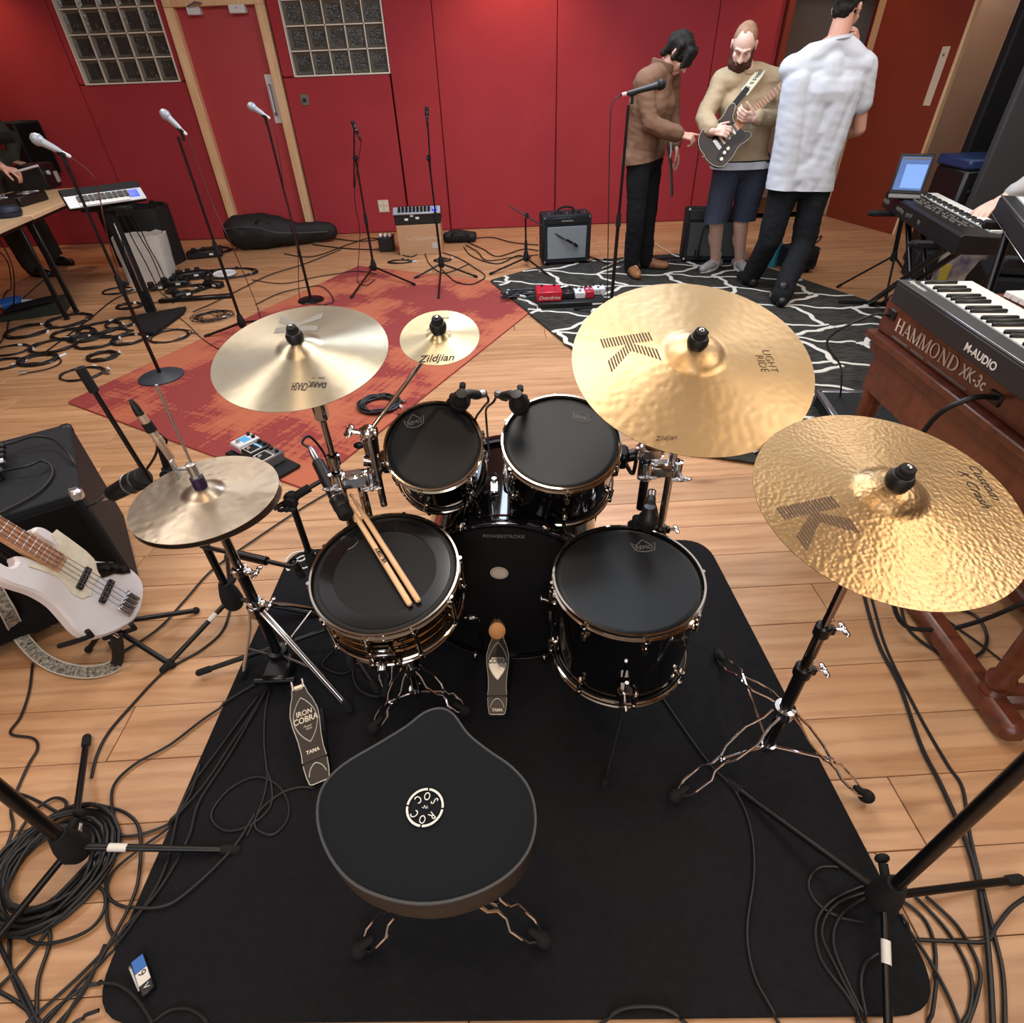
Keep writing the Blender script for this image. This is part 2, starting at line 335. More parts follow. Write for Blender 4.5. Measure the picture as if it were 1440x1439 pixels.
MAT = dict(
 plank=wood_mat('oak_plank', 'c2966f', 'a97b54', '87593a', .40),
 joint=mat('plank_joint', '7a5130', .8),
 pine=wood_mat('pine', 'e0bf96', 'd3a878', 'b98d5c', .5, 1.2, 'Z'),
 tabletop=wood_mat('light_tabletop', 'dcc09a', 'd2b188', 'bd9a6f', .45, 1.0, 'X', False),
 organ=wood_mat('organ_walnut', '6b3523', '522719', '3a180f', .32, 1.0, 'Y', False),
 stick=wood_mat('hickory', 'e6bf97', 'dbae82', 'c79668', .5, 3.0, 'Z', False),
 fret=wood_mat('maple_neck', 'c99a72', 'b98660', 'a06d48', .4, 3.0, 'Z', False),
 rose=wood_mat('rosewood', 'b58263', 'a06c4c', '875539', .45, 3.0, 'Z', False),
 red=mat('red_fabric', 'a2383e', .95, 0, .15, .35, 420, .12, 2.0),
 redgap=mat('red_seam', '6a2226', .95, 0, .1),
 reddoor=mat('red_door_paint', 'a8393e', .5, 0, .4, .04, 60),
 brickdoor=mat('russet_door', '7c3120', .55, 0, .35, .05, 60, .08, 3),
 taupe=mat('taupe_wall', 'b3a196', .9, 0, .2, .1, 120),
 darkwall=mat('dark_wall', '3a3837', .9, 0, .2),
 white=mat('white_paint', 'd8d4cd', .7), ceil=mat('ceiling_paint', 'cfc9c0', .9),
 mortar=mat('white_mortar', 'd9d2c3', .8, 0, .3, .1, 90),
 glass=None,
 blackrug=mat('black_mat', '1e1e21', .97, 0, .12, .6, 700, .25, 60),
 black=mat('black_plastic', '111113', .45, 0, .45), blackm=mat('matte_black', '141416', .75, 0, .3),
 rubber=mat('black_rubber', '161617', .85, 0, .3), cable=mat('cable_black', '151416', .5, 0, .4),
 bmetal=mat('black_metal', '121214', .3, .3, .5), gloss=mat('gloss_black', '07070a', .08, 0, .5, coat=.6),
 head=mat('black_drumhead', '131417', .42, 0, .2, .05, 900, .25, 5), headw=mat('worn_drumhead', '17181a', .40, 0, .24, .08, 900, .45, 9),
 chrome=mat('chrome', 'd6d6d8', .10, 1), dchrome=mat('black_nickel', '8c8784', .13, 1), hoopm=mat('polished_nickel', 'b5ada2', .10, 1), bnickel=mat('brass_nickel', '8a7658', .12, 1),
 steel=mat('brushed_steel', 'b9b9bb', .35, 1, var=.1), gold=mat('champagne_metal', 'd0b8a2', .4, .6), alu=mat('aluminium', 'cfd0d2', .3, 1),
 silver=mat('silver_paint', 'a4a9b2', .42, .3), vinyl=mat('black_vinyl', '1a1d22', .65, 0, .25, .5, 260),
 grille=mat('black_grille', '0d0d0e', .9, 0, .2, .6, 300), ggrille=mat('silver_grille', '8a8d90', .8, 0, .3, .9, 260, .35, 180),
 ugrille=mat('dark_grille', '4b4e4d', .85, 0, .3, .6, 260, .3, 160),
 print=mat('white_print', 'd9d4cc', .7), bprint=mat('black_print', '2a1f18', .7), gprint=mat('grey_print', '6b6760', .7), kprint=mat('brown_print', '4b3626', .7),
 seat=mat('seat_fabric', '15181c', .93, 0, .2, .5, 900), seatside=mat('seat_vinyl', '131313', .55, 0, .4, .15, 300), piping=mat('grey_piping', '3a3b3d', .6),
 skin=mat('skin', 'c99682', .55, 0, .35, .05, 120, .1, 12), skinp=mat('pale_skin', 'deb6a6', .55, 0, .35, .05, 120, .12, 10),
 hair=mat('dark_hair', '1d1815', .75, 0, .25, .9, 90, .3, 40, stretch=(1, 1, .15)), beard=mat('auburn_beard', '4a2c1e', .7, 0, .3, .9, 160, .3, 60), shair=mat('cropped_hair', '9c765e', .7, 0, .3, .4, 200, .3, 30),
 jacket=mat('brown_jacket', '7a5a47', .9, 0, .2, .3, 180, .25, 10), jeans=mat('black_trousers', '18191d', .9, 0, .2, .4, 300), sweat=mat('beige_sweatshirt', 'b09a7d', .95, 0, .15, .5, 200, .12, 9),
 shorts=mat('navy_shorts', '363b4b', .9, 0, .2, .3, 250), tee=mat('white_tshirt', 'c3c7d0', .92, 0, .2, .2, 120), boot=mat('tan_boot', '8a5a3a', .5, 0, .4, .1, 90), shoe=mat('grey_knit_shoe', 'a9aaab', .9, 0, .2, .6, 180, .4, 90), sock=mat('white_sock', 'd2d4d8', .95),
 olive=mat('olive_trousers', '35322a', .9, 0, .2, .3, 200), greysl=mat('grey_sleeve', 'a9a7a6', .9),
 ivory=mat('white_key', 'e4e2dc', .3), cream=mat('cream_pearl', 'ddd4c0', .35, 0, .5, var=.14, vscale=60), tort=mat('tortoise_black', '1c1512', .2, 0, .5, var=.5, vscale=60),
 bassw=mat('white_blonde', 'd9d4d6', .22, 0, .5, coat=.4, var=.06, vscale=6), sburst=mat('dark_burst', '2a1712', .18, 0, .5, coat=.5, var=.5, vscale=9),
 strap=mat('woven_strap', '24221f', .9, 0, .2, var=.9, col2='a8a194', vscale=90), creams=mat('cream_strap', 'cfcab2', .9, var=.2, vscale=60),
 card=mat('cardboard', 'b58e6c', .9, 0, .2, .05, 60, .1, 8), paper=mat('white_paper_bag', 'b9b3ab', .85, 0, .2, .15, 20, .12, 12), bag=mat('black_nylon', '1b1a1b', .7, 0, .35, .5, 60),
 redp=mat('red_enamel', 'b01f33', .35), blue=mat('blue_plastic', '1f5fae', .4), dblue=mat('blue_lid', '1c335f', .5), screen=mat('laptop_screen', '2f4a78', .2, emit='4a70b4', estr=.45), screenw=mat('screen_window', '5f86c4', .2, emit='6f96d8', estr=.5),
 bluescr=mat('blue_display', '1f3cc0', .2, emit='2444ff', estr=.9), whitep=mat('white_plastic', 'cfd0d2', .45), pink=mat('pink_label', 'c07f9a', .6), cyan=mat('cyan_label', '4f9fd0', .6), teal=mat('teal_plastic', '2f7f95', .5), purple=mat('purple_plastic', '2a1840', .4),
 beige=mat('beige_plate', 'c9b8a4', .5, 0, .4), lampw=mat('light_panel', 'ffffff', .5, emit='ffffff', estr=4),
 ride=cymbal_mat('ride_bronze', 'b79c76', 'ab9069', .40, .20, 60, .3, .08), crash=cymbal_mat('crash_bronze', 'a88e6c', '9c8059', .37, .24, 150, .4, .08),
 dark=cymbal_mat('dark_bronze', 'b5ab97', 'a59a84', .33, .12, 30, .85, .4), splash=cymbal_mat('splash_bronze', 'b8ad93', 'aa9d7e', .32, .08, 30, .85, .4),
 hat=cymbal_mat('hat_bronze', 'b5a998', '9f917f', .34, .3, 40, .45, .3),
)
# ------------------------------------------------------------------ glass
def glass_block_mat():
    m = bpy.data.materials.new('glass_block'); m.use_nodes = True; nt = m.node_tree; N = nt.nodes; L = nt.links; b = N['Principled BSDF']
    b.inputs['Base Color'].default_value = (*hx('4c4b47'), 1); b.inputs['Roughness'].default_value = .10; b.inputs['Transmission Weight'].default_value = .4; b.inputs['IOR'].default_value = 1.45
    tc = N.new('ShaderNodeTexCoord'); n = N.new('ShaderNodeTexNoise'); n.inputs['Scale'].default_value = 22; n.inputs['Detail'].default_value = 2; n.inputs['Distortion'].default_value = 1.5
    L.new(tc.outputs['Object'], n.inputs['Vector']); bp = N.new('ShaderNodeBump'); bp.inputs['Strength'].default_value = .9; bp.inputs['Distance'].default_value = .015
    L.new(n.outputs[0], bp.inputs['Height']); L.new(bp.outputs[0], b.inputs['Normal']); return m
MAT['glass'] = glass_block_mat(); MAT['glassedge'] = mat('glass_block_edge', '6d675a', .15, 0, .5, .3, 40, .3, 20)

# ------------------------------------------------------------------ floor of single planks
YW = 7.45
floor = struct('floor', MB().box((-.4, 2.4, -.03), (13.5, 11.4, .03)), MAT['joint'])
random.seed(4)
PLK = {}
def plank_mesh(L):
    if L not in PLK:
        PLK[L] = MB().box((0, 0, 0), (L - .003, .1765, .014), .0015).mesh('plank'); PLK[L].materials.append(MAT['plank'])
    return PLK[L]
rot = M.Rotation(R(1.3), 4, 'Z')
row = 0; y = -.55
slabs = MB()
while y < 7.6:
    half = .98 + .92 * max(0, y)
    lo, hi = -half - .15, min(half + .2, 5.2)
    x = lo - random.random() * 1.2
    while x < hi:
        L = random.choice((1.5, 1.8, 2.1)) if y < 4.5 else 2.1
        if x + L > lo:
            o = bpy.data.objects.new('plank', plank_mesh(L)); COL.objects.link(o); o.parent = floor
            o.matrix_basis = rot @ TR(x + L / 2, y + .0885, -.007)
        x += L
    # the same boards go on outside the view, joined row by row
    for a, b in ((-7.0, lo - 1.2), (hi + 2.1, 6.4)):
        if b - a > .1: slabs.box(((a + b) / 2, y + .0885, -.0075), (b - a, .1765, .013), .0015, rot)
    y += .178; row += 1
for k in range(12): slabs.box((-.4, -2.7 + k * .178 + .0885, -.0075), (12.5, .1765, .013), .0015, rot)
so = obj('outer_planks', slabs, MAT['plank'], floor); so['kind'] = 'stuff'

# ------------------------------------------------------------------ walls
HC = 3.0
wall_back = struct('wall_back', MB().box((-1.85, 7.66, HC / 2), (9.66, .08, HC)).box((4.65, 7.66, HC / 2), (1.4, .08, HC)).box((3.45, 7.66, 2.6), (1.0, .08, .8)), MAT['redgap'])
# openings are covered by what stands in front of them; the solid wall lies behind the panels, windows and the first door
def panel(x0, x1, z0, z1):
    return obj('panel', MB().box(((x0 + x1) / 2, YW + .035, (z0 + z1) / 2), (x1 - x0 - .006, .07, z1 - z0 - .006), .008), MAT['red'], wall_back)
W1 = (-4.25, -3.285); W2 = (-2.075, -1.10); ZS = 1.52
for a in ((-6.6, -5.45, 0, HC), (-5.45, -4.335, 0, HC), (-4.335, -3.225, 0, ZS - .012), (-4.335, W1[0] - .012, ZS - .012, HC), (W1[1] + .008, -3.225, ZS - .012, HC),
          (-2.215, -1.1, 0, ZS - .012), (-2.215, W2[0] - .012, ZS - .012, HC), (-1.088, -.603, 0, HC), (-.603, .648, 0, HC), (.648, 2.27, 0, HC), (2.27, 2.93, 0, HC)):
    panel(*a)
panel(-3.21, -2.225, 2.17, HC)
def window(n, x0, x1):
    rows = 7; p = (x1 - x0) / 5; z1 = ZS + rows * p; zm = (ZS + z1) / 2
    f = MB()
    for x in (x0 - .006, x1 + .006): f.box((x, YW + .03, zm), (.014, .075, z1 - ZS + .024))
    for z in (ZS - .006, z1 + .006): f.box(((x0 + x1) / 2, YW + .03, z), (x1 - x0, .075, .014))
    for i in range(1, 5): f.box((x0 + p * i, YW + .052, zm), (.010, .05, z1 - ZS))
    for j in range(1, rows): f.box(((x0 + x1) / 2, YW + .052, ZS + p * j), (x1 - x0, .05, .010))
    wo = struct('window_%d' % n, f, MAT['mortar'])
    h_ = (p - .012) / 2; i_ = h_ - .024
    b = MB().add([(x * h_, -.03, z_ * h_) for x, z_ in ((-1, -1), (1, -1), (1, 1), (-1, 1))] + [(x * i_, -.008, z_ * i_) for x, z_ in ((-1, -1), (1, -1), (1, 1), (-1, 1))] + [(x * h_, .02, z_ * h_) for x, z_ in ((-1, -1), (1, -1), (1, 1), (-1, 1))],
        [(0, 1, 5, 4), (1, 2, 6, 5), (2, 3, 7, 6), (3, 0, 4, 7), (4, 5, 6, 7), (11, 10, 9, 8), (0, 8, 9, 1), (1, 9, 10, 2), (2, 10, 11, 3), (3, 11, 8, 0)])
    me = b.mesh('glass_block'); me.materials.append(MAT['glass']); me.materials.append(MAT['glassedge'])
    for k in range(4): me.polygons[k].material_index = 1
    for i in range(5):
        for j in range(rows):
            o = bpy.data.objects.new('glass_block', me); COL.objects.link(o); o.parent = wo
            o.matrix_basis = TR(x0 + p * (i + .5), YW + .078, ZS + p * (j + .5)) @ M.Rotation(PI / 2 * ((i * 3 + j) % 4), 4, 'Y')
    bk = MB().box(((x0 + x1) / 2, YW + .125, zm), (x1 - x0, .01, z1 - ZS))
    k = obj('dark_backing', bk, MAT['black'], wo)  # black sheet added to stand for the unlit space behind the glass
window(1, *W1); window(2, *W2)

# first door: red leaf in a pine frame
d1 = struct('door_1', MB().box((-2.7175, YW + .07, 1.04), (.80, .045, 2.08), .003), MAT['reddoor'])
for x in (-3.163, -2.272): struct('trim_1' if x < -3 else 'trim_2', MB().box((x, YW + .012, 1.039), (.093, .085, 2.078), .004), MAT['pine'])
struct('trim_3', MB().box((-2.7175, YW + .012, 2.125), (.984, .085, .093), .004), MAT['pine'])
hp = obj('pull_plate', MB().box((-2.375, YW + .045, 1.33), (.075, .006, .42), .002), MAT['whitep'], d1)
obj('pull_handle', MB().tube(cr([(-2.375, YW + .045, 1.20), (-2.375, YW - .005, 1.205), (-2.375, YW - .008, 1.25), (-2.375, YW - .008, 1.41), (-2.375, YW - .005, 1.445), (-2.375, YW + .045, 1.45)], 4), .011, 8), MAT['steel'], hp)
dc = obj('door_closer', MB().box((-2.93, YW + .015, 2.055), (.13, .075, .075), .008).box((-2.93, YW - .01, 2.03), (.02, .03, .02)), MAT['whitep'], d1)
obj('closer_arm', MB().tube([(-2.97, YW - .02, 2.08), (-2.86, YW - .10, 2.10), (-2.82, YW - .02, 2.10)], .011, 6), MAT['steel'], dc)
dk = obj('door_catch', MB().box((-2.50, YW + .01, 2.06), (.16, .08, .085), .006).box((-2.47, YW + .01, 2.11), (.19, .07, .03), .004), MAT['whitep'], d1)
obj('catch_screw', MB().cyl((-2.50, YW - .032, 2.06), (-2.50, YW - .036, 2.06), .008), MAT['steel'], dk)

# second door: leaf opened into the room, hinged at the right jamb of the dark doorway
struct('trim_4', MB().box((2.965, YW + .02, 1.06), (.06, .16, 2.12), .004), MAT['brickdoor'])
struct('trim_5', MB().box((3.94, YW + .04, 1.06), (.05, .16, 2.12), .004), MAT['pine'])
struct('wall_corridor', MB().box((3.5, 8.75, 1.5), (2.6, .1, 3.0)).box((2.95, 8.1, 1.5), (.06, 1.2, 3.0)).box((4.6, 8.1, 1.5), (.1, 1.2, 3)).box((3.5, 8.1, 3.02), (2.6, 1.4, .06)), MAT['taupe'])
struct('trim_6', MB().box((3.5, 8.1, -.02), (1.4, 1.3, .04)), MAT['joint'])
ld = V((.2477, -.9688, 0)); T2 = fr((3.945, 7.43, 0), (0, 0, 1), ld)
m = MB(); m.T = T2; m.box((.515, -.02, 1.03), (1.02, .045, 2.06), .003); d2 = struct('door_2', m, MAT['brickdoor'])
m = MB(); m.T = T2; m.box((1.04, -.02, 1.03), (.032, .05, 2.06), .004); obj('edge_lipping', m, MAT['pine'], d2)
m = MB(); m.T = T2; m.box((.90, -.046, 1.33), (.085, .006, .44), .0028); pp = obj('push_plate', m, MAT['beige'], d2)
m = MB(); m.T = T2; m.cyl((.90, -.0485, 1.49), (.90, -.051, 1.49), .012); obj('plate_mark', m, MAT['gprint'], pp)
m = MB()
struct('trim_7', MB().box((4.62, YW + .045, 1.5), (1.3, .09, 3.0)), MAT['taupe'])
struct('wall_right', MB().box((5.32, 2.3, 1.5), (.12, 10.6, 3.0)), MAT['taupe'])
struct('wall_left', MB().box((-6.66, 2.3, 1.5), (.12, 10.6, 3.0)), MAT['red'])
struct('wall_front', MB().box((-.6, -3.06, 1.5), (12.2, .12, 3.0)), MAT['white'])
struct('ceiling', MB().box((-.6, 2.9, 3.05), (12.4, 12.2, .1)), MAT['ceil'])

# wall plates
t = thing('wall_switch', 'dark grey switch plate with a black knob beside the pine door frame', 'switch', (-2.03, YW, 1.315))
obj('plate', MB().box((0, -.004, 0), (.085, .008, .095), .002), MAT['gprint'], t); obj('knob', MB().cyl((0, -.007, 0), (0, -.03, 0), .017, 14), MAT['black'], t)
t = thing('wall_socket', 'cream wall socket plate low on the red wall', 'socket', (-1.37, YW, .285))
obj('plate', MB().box((0, -.004, 0), (.125, .008, .13), .003), MAT['beige'], t)
m = MB()
for i in (-1, 1):
    for j in (-1, 1): m.box((i * .03, -.0085, j * .03), (.04, .003, .035), .001)
obj('outlet', m, MAT['cream'], t)

# ------------------------------------------------------------------ rugs
def rounded(poly, r, k=6):
    out = []; n = len(poly)
    for i in range(n):
        p = V(poly[i]).to_2d(); a = V(poly[i - 1]).to_2d(); b = V(poly[(i + 1) % n]).to_2d()
        d1_ = (a - p).normalized() * r; d2_ = (b - p).normalized() * r
        for j in range(k + 1):
            t = j / k; out.append((p + d1_) * (1 - t) ** 2 + p * 2 * t * (1 - t) + (p + d2_) * t * t)
    return out
def red_rug_mat():
    m = bpy.data.materials.new('distressed_red_rug'); m.use_nodes = True; nt = m.node_tree; N = nt.nodes; L = nt.links; b = N['Principled BSDF']
    b.inputs['Roughness'].default_value = .95; b.inputs['Specular IOR Level'].default_value = .15
    tc = N.new('ShaderNodeTexCoord')
    def noise(sc_, scale, d=5):
        mp = N.new('ShaderNodeMapping'); mp.inputs['Scale'].default_value = sc_; L.new(tc.outputs['Object'], mp.inputs[0])
        n = N.new('ShaderNodeTexNoise'); n.inputs['Scale'].default_value = scale; n.inputs['Detail'].default_value = d; L.new(mp.outputs[0], n.inputs['Vector']); return n.outputs[0]
    a = noise((1, 1, 1), 1.5, 3); s1 = noise((1.2, 14, 1), 3, 6); s2 = noise((14, 1.2, 1), 3, 6); f = noise((1, 1, 1), 60, 3)
    def mth(op, x, y):
        q = N.new('ShaderNodeMath'); q.operation = op
        for i, z in enumerate((x, y)):
            if isinstance(z, float): q.inputs[i].default_value = z
            else: L.new(z, q.inputs[i])
        return q.outputs[0]
    v = mth('ADD', mth('MULTIPLY', a, 1.38), mth('ADD', mth('MULTIPLY', s1, .36), mth('MULTIPLY', s2, .26)))
    v = mth('ADD', v, mth('MULTIPLY', f, .12))
    r = N.new('ShaderNodeValToRGB'); L.new(mth('MULTIPLY', v, .9), r.inputs[0]); e = r.color_ramp.elements
    e[0].position = .86; e[0].color = (*hx('ab6148'), 1); e[1].position = 1.08; e[1].color = (*hx('732a31'), 1)
    x = e.new(.965); x.color = (*hx('9f5141'), 1); x = e.new(1.01); x.color = (*hx('883b39'), 1)
    L.new(r.outputs[0], b.inputs['Base Color'])
    bp = N.new('ShaderNodeBump'); bp.inputs['Strength'].default_value = .4; bp.inputs['Distance'].default_value = .003; L.new(f, bp.inputs['Height']); L.new(bp.outputs[0], b.inputs['Normal'])
    return m
rr = [at(95, 567), at(504, 375), V((.48, 5.0, 0)), at(432, 690)]
ctr = sum(rr, V()) / 4
t = thing('red_rug', 'distressed red and orange rug lying under the microphone stands', 'rug', fr((ctr.x, ctr.y, 0), (0, 0, 1), rr[1] - rr[0]))
m = MB(); m.prism([(p.x, p.y) for p in rounded(rr, .03, 3)], .0005, .008, None, .002); obj('pile', m, red_rug_mat(), t, True)
m = MB(); m.tube([V((p.x, p.y, .004)) for p in rounded(rr, .03, 3)], .0045, 6, True); obj('edge_binding', m, mat('rug_binding', '8a2f2a', .95), t, True)

def cell_rug():
    bw = [(at(*p)).to_2d() for p in ((688, 397), (760, 377), (880, 364), (1010, 356))] + [at(1250, 436).to_2d(), at(1216, 610).to_2d(), at(1130, 665).to_2d(), at(960, 640).to_2d(), at(810, 498).to_2d()]
    c = V((1.3, 4.2)); t = thing('patterned_rug', 'black shaggy rug with a net of white lines under the players', 'rug', (c.x, c.y, 0))
    m = MB(); m.prism(rounded(bw, .05, 3), .009, .019, None, .003); obj('pile', m, mat('charcoal_pile', '45433f', .98, 0, .1, 1, 160, .65, 14, stretch=(1, 3, 1)), t, True)
    # white pile lines: a warped lattice cut to the outline
    def inside(q):
        r_ = False; n = len(bw)
        for i in range(n):
            a, b = bw[i], bw[i - 1]
            if (a.y > q.y) != (b.y > q.y) and q.x < (b.x - a.x) * (q.y - a.y) / (b.y - a.y) + a.x: r_ = not r_
        return r_
    random.seed(11); G = {}; e1 = V((.50, -.12)); e2 = V((.13, .34)); o0 = V((.9, 3.9))
    for i in range(-10, 11):
        for j in range(-11, 12):
            G[i, j] = o0 + e1 * (i + .5 * (j % 2)) + e2 * j + V((random.uniform(-.09, .09), random.uniform(-.06, .06)))
    lines = MB()
    def seg(a, b, wd):
        d = b - a; nrm = V((-d.y, d.x)).normalized(); ph = random.random() * 9; P = []
        for k in range(13):
            s = k / 12; q = a + d * s + nrm * (.028 * math.sin(s * 5 + ph) + .009 * math.sin(s * 17 + ph * 2)); P.append(q)
        run = []
        def flush(run):
            if len(run) > 1: lines.tube([V((q.x, q.y, .0165)) for q in run], [wd * (.8 + .4 * random.random()) for _ in run], 6)
        for q in P:
            if inside(q): run.append(q)
            else: flush(run); run = []
        flush(run)
    for (i, j), p in G.items():
        if (i + 1, j) in G: seg(p, G[i + 1, j], .013)
        if (i, j + 1) in G: seg(p, G[i, j + 1], .018)
    # flatten the tubes into pile ribbons
    for k, v in enumerate(lines.v): lines.v[k] = V((v.x, v.y, .0185 + max(-.002, min(.004, (v.z - .0165) * .25 + .001))))
    o = obj('white_line', lines, mat('white_pile', 'cfcac0', .97, 0, .1, 1, 200), t, True); o['kind'] = 'stuff'
cell_rug()

ZM = .012    # top of the drum mat
mp_ = [(-.925, .272), (-.905, 1.725), (.775, 1.69), (.845, .235)]
t = thing('drum_mat', 'black rectangular drum mat with rounded corners under the kit', 'mat', (0, .95, 0))
m = MB(); m.prism(rounded([V((*p, 0)) for p in mp_], .11, 7), .0005, ZM, None, .003); obj('carpet', m, MAT['blackrug'], t, True)
# white emblem woven into the far left corner (mostly covered by the snare)
m = MB(); c = at(421, 790, ZM)
m.tube(cr([V((c.x + x, c.y + y_, ZM)) for x, y_ in ((-.055, .0), (-.04, .05), (.01, .06), (.05, .045), (.035, .02), (.06, 0), (.03, -.04), (-.02, -.02), (-.03, -.05))], 5, True), .0035, 6)
m.tube(cr([V((c.x + x, c.y + y_, ZM)) for x, y_ in ((-.02, .005), (0, .03), (.02, .028), (.01, .005))], 5, True), .0035, 6)
obj('emblem', m, MAT['print'], t, True)
# ------------------------------------------------------------------ cymbals
def cym_profile(Rd, br, bh, bow):
    def z(r):
        base = bow * (1 - (max(r, br) - br) / (Rd - br)) ** 1.15 if r < Rd else 0.0
        if r < br: base = bow + bh * (1 - (r / br) ** 2.4) * (1 if r < br else 0)
        return base
    return z
def cymbal(name, label, c, n, D, mt, br, bh, bow, bottom=False, topper=True, group=None, xdir=(1, 0, 0)):
    t = thing(name, label, 'cymbal', fr(c, n, xdir), group); Rd = D / 2
    z = cym_profile(Rd, br, bh, bow); rs = [.006] + [br * i / 8 for i in range(1, 9)] + [br + (Rd - br) * i / 22 for i in range(1, 23)]
    prof = [(r, z(r)) for r in rs]; th = .0016
    full = prof + [(Rd, z(Rd) - th * .7)] + [(r, z(r) - th) for r in reversed(rs[:-1])]
    obj('plate', MB().lathe(full, 96, None, True), mt, t, ang=50)
    if topper:
        zt = bow + bh
        m = MB().lathe([(.0, zt - .002), (.019, zt - .002), (.0215, zt + .006), (.0215, zt + .014), (.017, zt + .022), (.012, zt + .024), (0, zt + .024)], 24)
        obj('felt', m, MAT['black'], t)
        m = MB().lathe([(0, zt + .022), (.0135, zt + .022), (.015, zt + .025), (.014, zt + .029), (.012, zt + .030), (.013, zt + .033), (.0115, zt + .037), (0, zt + .038)], 20)
        m.box((.010, 0, zt + .031), (.012, .010, .009), .003)
        nt = obj('wing_nut', m, MAT['blackm'], t)
        obj('rod_tip', MB().lathe([(0, zt + .037), (.0042, zt + .037), (.0042, zt + .041), (0, zt + .0425)], 12), MAT['chrome'], nt)
    return t, z
def loc2(t, px, py):               # a place of the photograph in the plane of a thing, as its own x, y
    Mx = WM[t.name]; p = onplane(px, py, Mx.translation + Mx.to_3x3() @ V((0, 0, .012)), Mx.to_3x3() @ V((0, 0, 1)))
    return Mx.inverted() @ p
def k_logo(t, z, c, xa, size, mt, stripes=17, solid=False):
    X = V((math.cos(xa), math.sin(xa))); Y = V((-X.y, X.x)); m = MB()
    def P(u, v): 
        q = V((c.x, c.y)) + X * (u - .5) * size * .9 + Y * (v - .5) * size
        return V((q.x, q.y, z(q.length) + .0006))
    def piv(v):
        a = abs(v - .5) * 2
        return [(0.0 + .10 * (v - .5), .30 + .10 * (v - .5)), (.26 + a * .40, .52 + a * .50)]
    n = stripes
    for i in range(n):
        v0 = i / n; v1 = v0 + (1.0 if solid else .56) / n
        for k in (0, 1):
            a = piv(v0)[k]; b = piv(v1)[k]
            for j in range(3):
                f0, f1 = j / 3, (j + 1) / 3
                m.quad(P(a[0] + (a[1] - a[0]) * f0, v0), P(a[0] + (a[1] - a[0]) * f1, v0), P(b[0] + (b[1] - b[0]) * f1, v1), P(b[0] + (b[1] - b[0]) * f0, v1))
    obj('letter_mark', m, mt, t)
def ctext(t, z, s, c, xa, size, mt, **k):
    text('lettering', s, mt, t, TR(c.x, c.y, .0006) @ RZ(xa), size, zf=z, **k)

t, z = cymbal('crash_cymbal', 'pale lathed crash cymbal behind the hi-hats, with faded grey letter mark', (-.509, 1.352, .985), (-.001, -.233, 1), .432, MAT['dark'], .054, .018, .022)
k_logo(t, z, loc2(t, 420, 454), PI / 2 + .05, .112, mat('faded_print', '77726b', .6), 14, True)
ctext(t, z, 'DARK', loc2(t, 446, 539), PI - .08, .022, MAT['bprint'], bold=.0010, sx=.70)
ctext(t, z, 'CRASH', loc2(t, 421, 542), PI - .08, .034, MAT['bprint'], bold=.0004, sx=.34)
m = MB(); q = loc2(t, 445, 531)
for a in (-.012, .012): m.quad(*[V((q.x + x, q.y + y_, z(q.xy.length) + .0007)) for x, y_ in ((a - .008, -.001), (a + .008, -.001), (a + .008, .001), (a - .008, .001))])
obj('underline_mark', m, MAT['bprint'], t)['kind'] = 'stuff'
t, z = cymbal('splash_cymbal', 'small splash cymbal on a boom arm above the left rack tom', (-.167, 1.403, .995), (-.001, -.36, 1), .203, MAT['splash'], .034, .012, .010)
ctext(t, z, 'Zildjian', loc2(t, 612, 500), .03, .030, MAT['bprint'], shear=.35, bold=.0002)
ctext(t, z, 'CYMBALS', loc2(t, 622, 444), PI, .008, MAT['gprint'])
t, z = cymbal('ride_cymbal', 'large golden hammered ride cymbal above the right rack tom', (.395, 1.132, 1.024), (.002, -.384, 1), .508, MAT['ride'], .066, .022, .024)
k_logo(t, z, loc2(t, 887, 494), -PI / 2 + .12, .108, MAT['kprint'], 17)
ctext(t, z, 'LIGHT', loc2(t, 1083, 507), -PI / 2 + .05, .026, MAT['kprint'], sx=.9, bold=-.0007)
ctext(t, z, 'RIDE', loc2(t, 1071, 512), -PI / 2 + .05, .026, MAT['kprint'], sx=.9, bold=-.0007)
ctext(t, z, 'Zildjian', loc2(t, 938, 612), .0, .014, MAT['kprint'], shear=.3)
t, z = cymbal('crash_cymbal', 'golden hammered crash cymbal nearest the right edge, above the floor tom', (.638, .751, .929), (.001, -.225, 1), .432, MAT['crash'], .058, .022, .020)
k_logo(t, z, loc2(t, 1153, 731), -PI / 2 + .22, .095, MAT['kprint'], 18)
a = loc2(t, 1376, 658); b = loc2(t, 1399, 690); xa = math.atan2(b.y - a.y, b.x - a.x)
ctext(t, z, 'Custom', loc2(t, 1388, 672), xa, .026, MAT['bprint'], shear=.4, bold=-.0003)
ctext(t, z, 'K Crash', loc2(t, 1372, 684), xa, .026, MAT['bprint'], shear=.4, bold=-.0003)
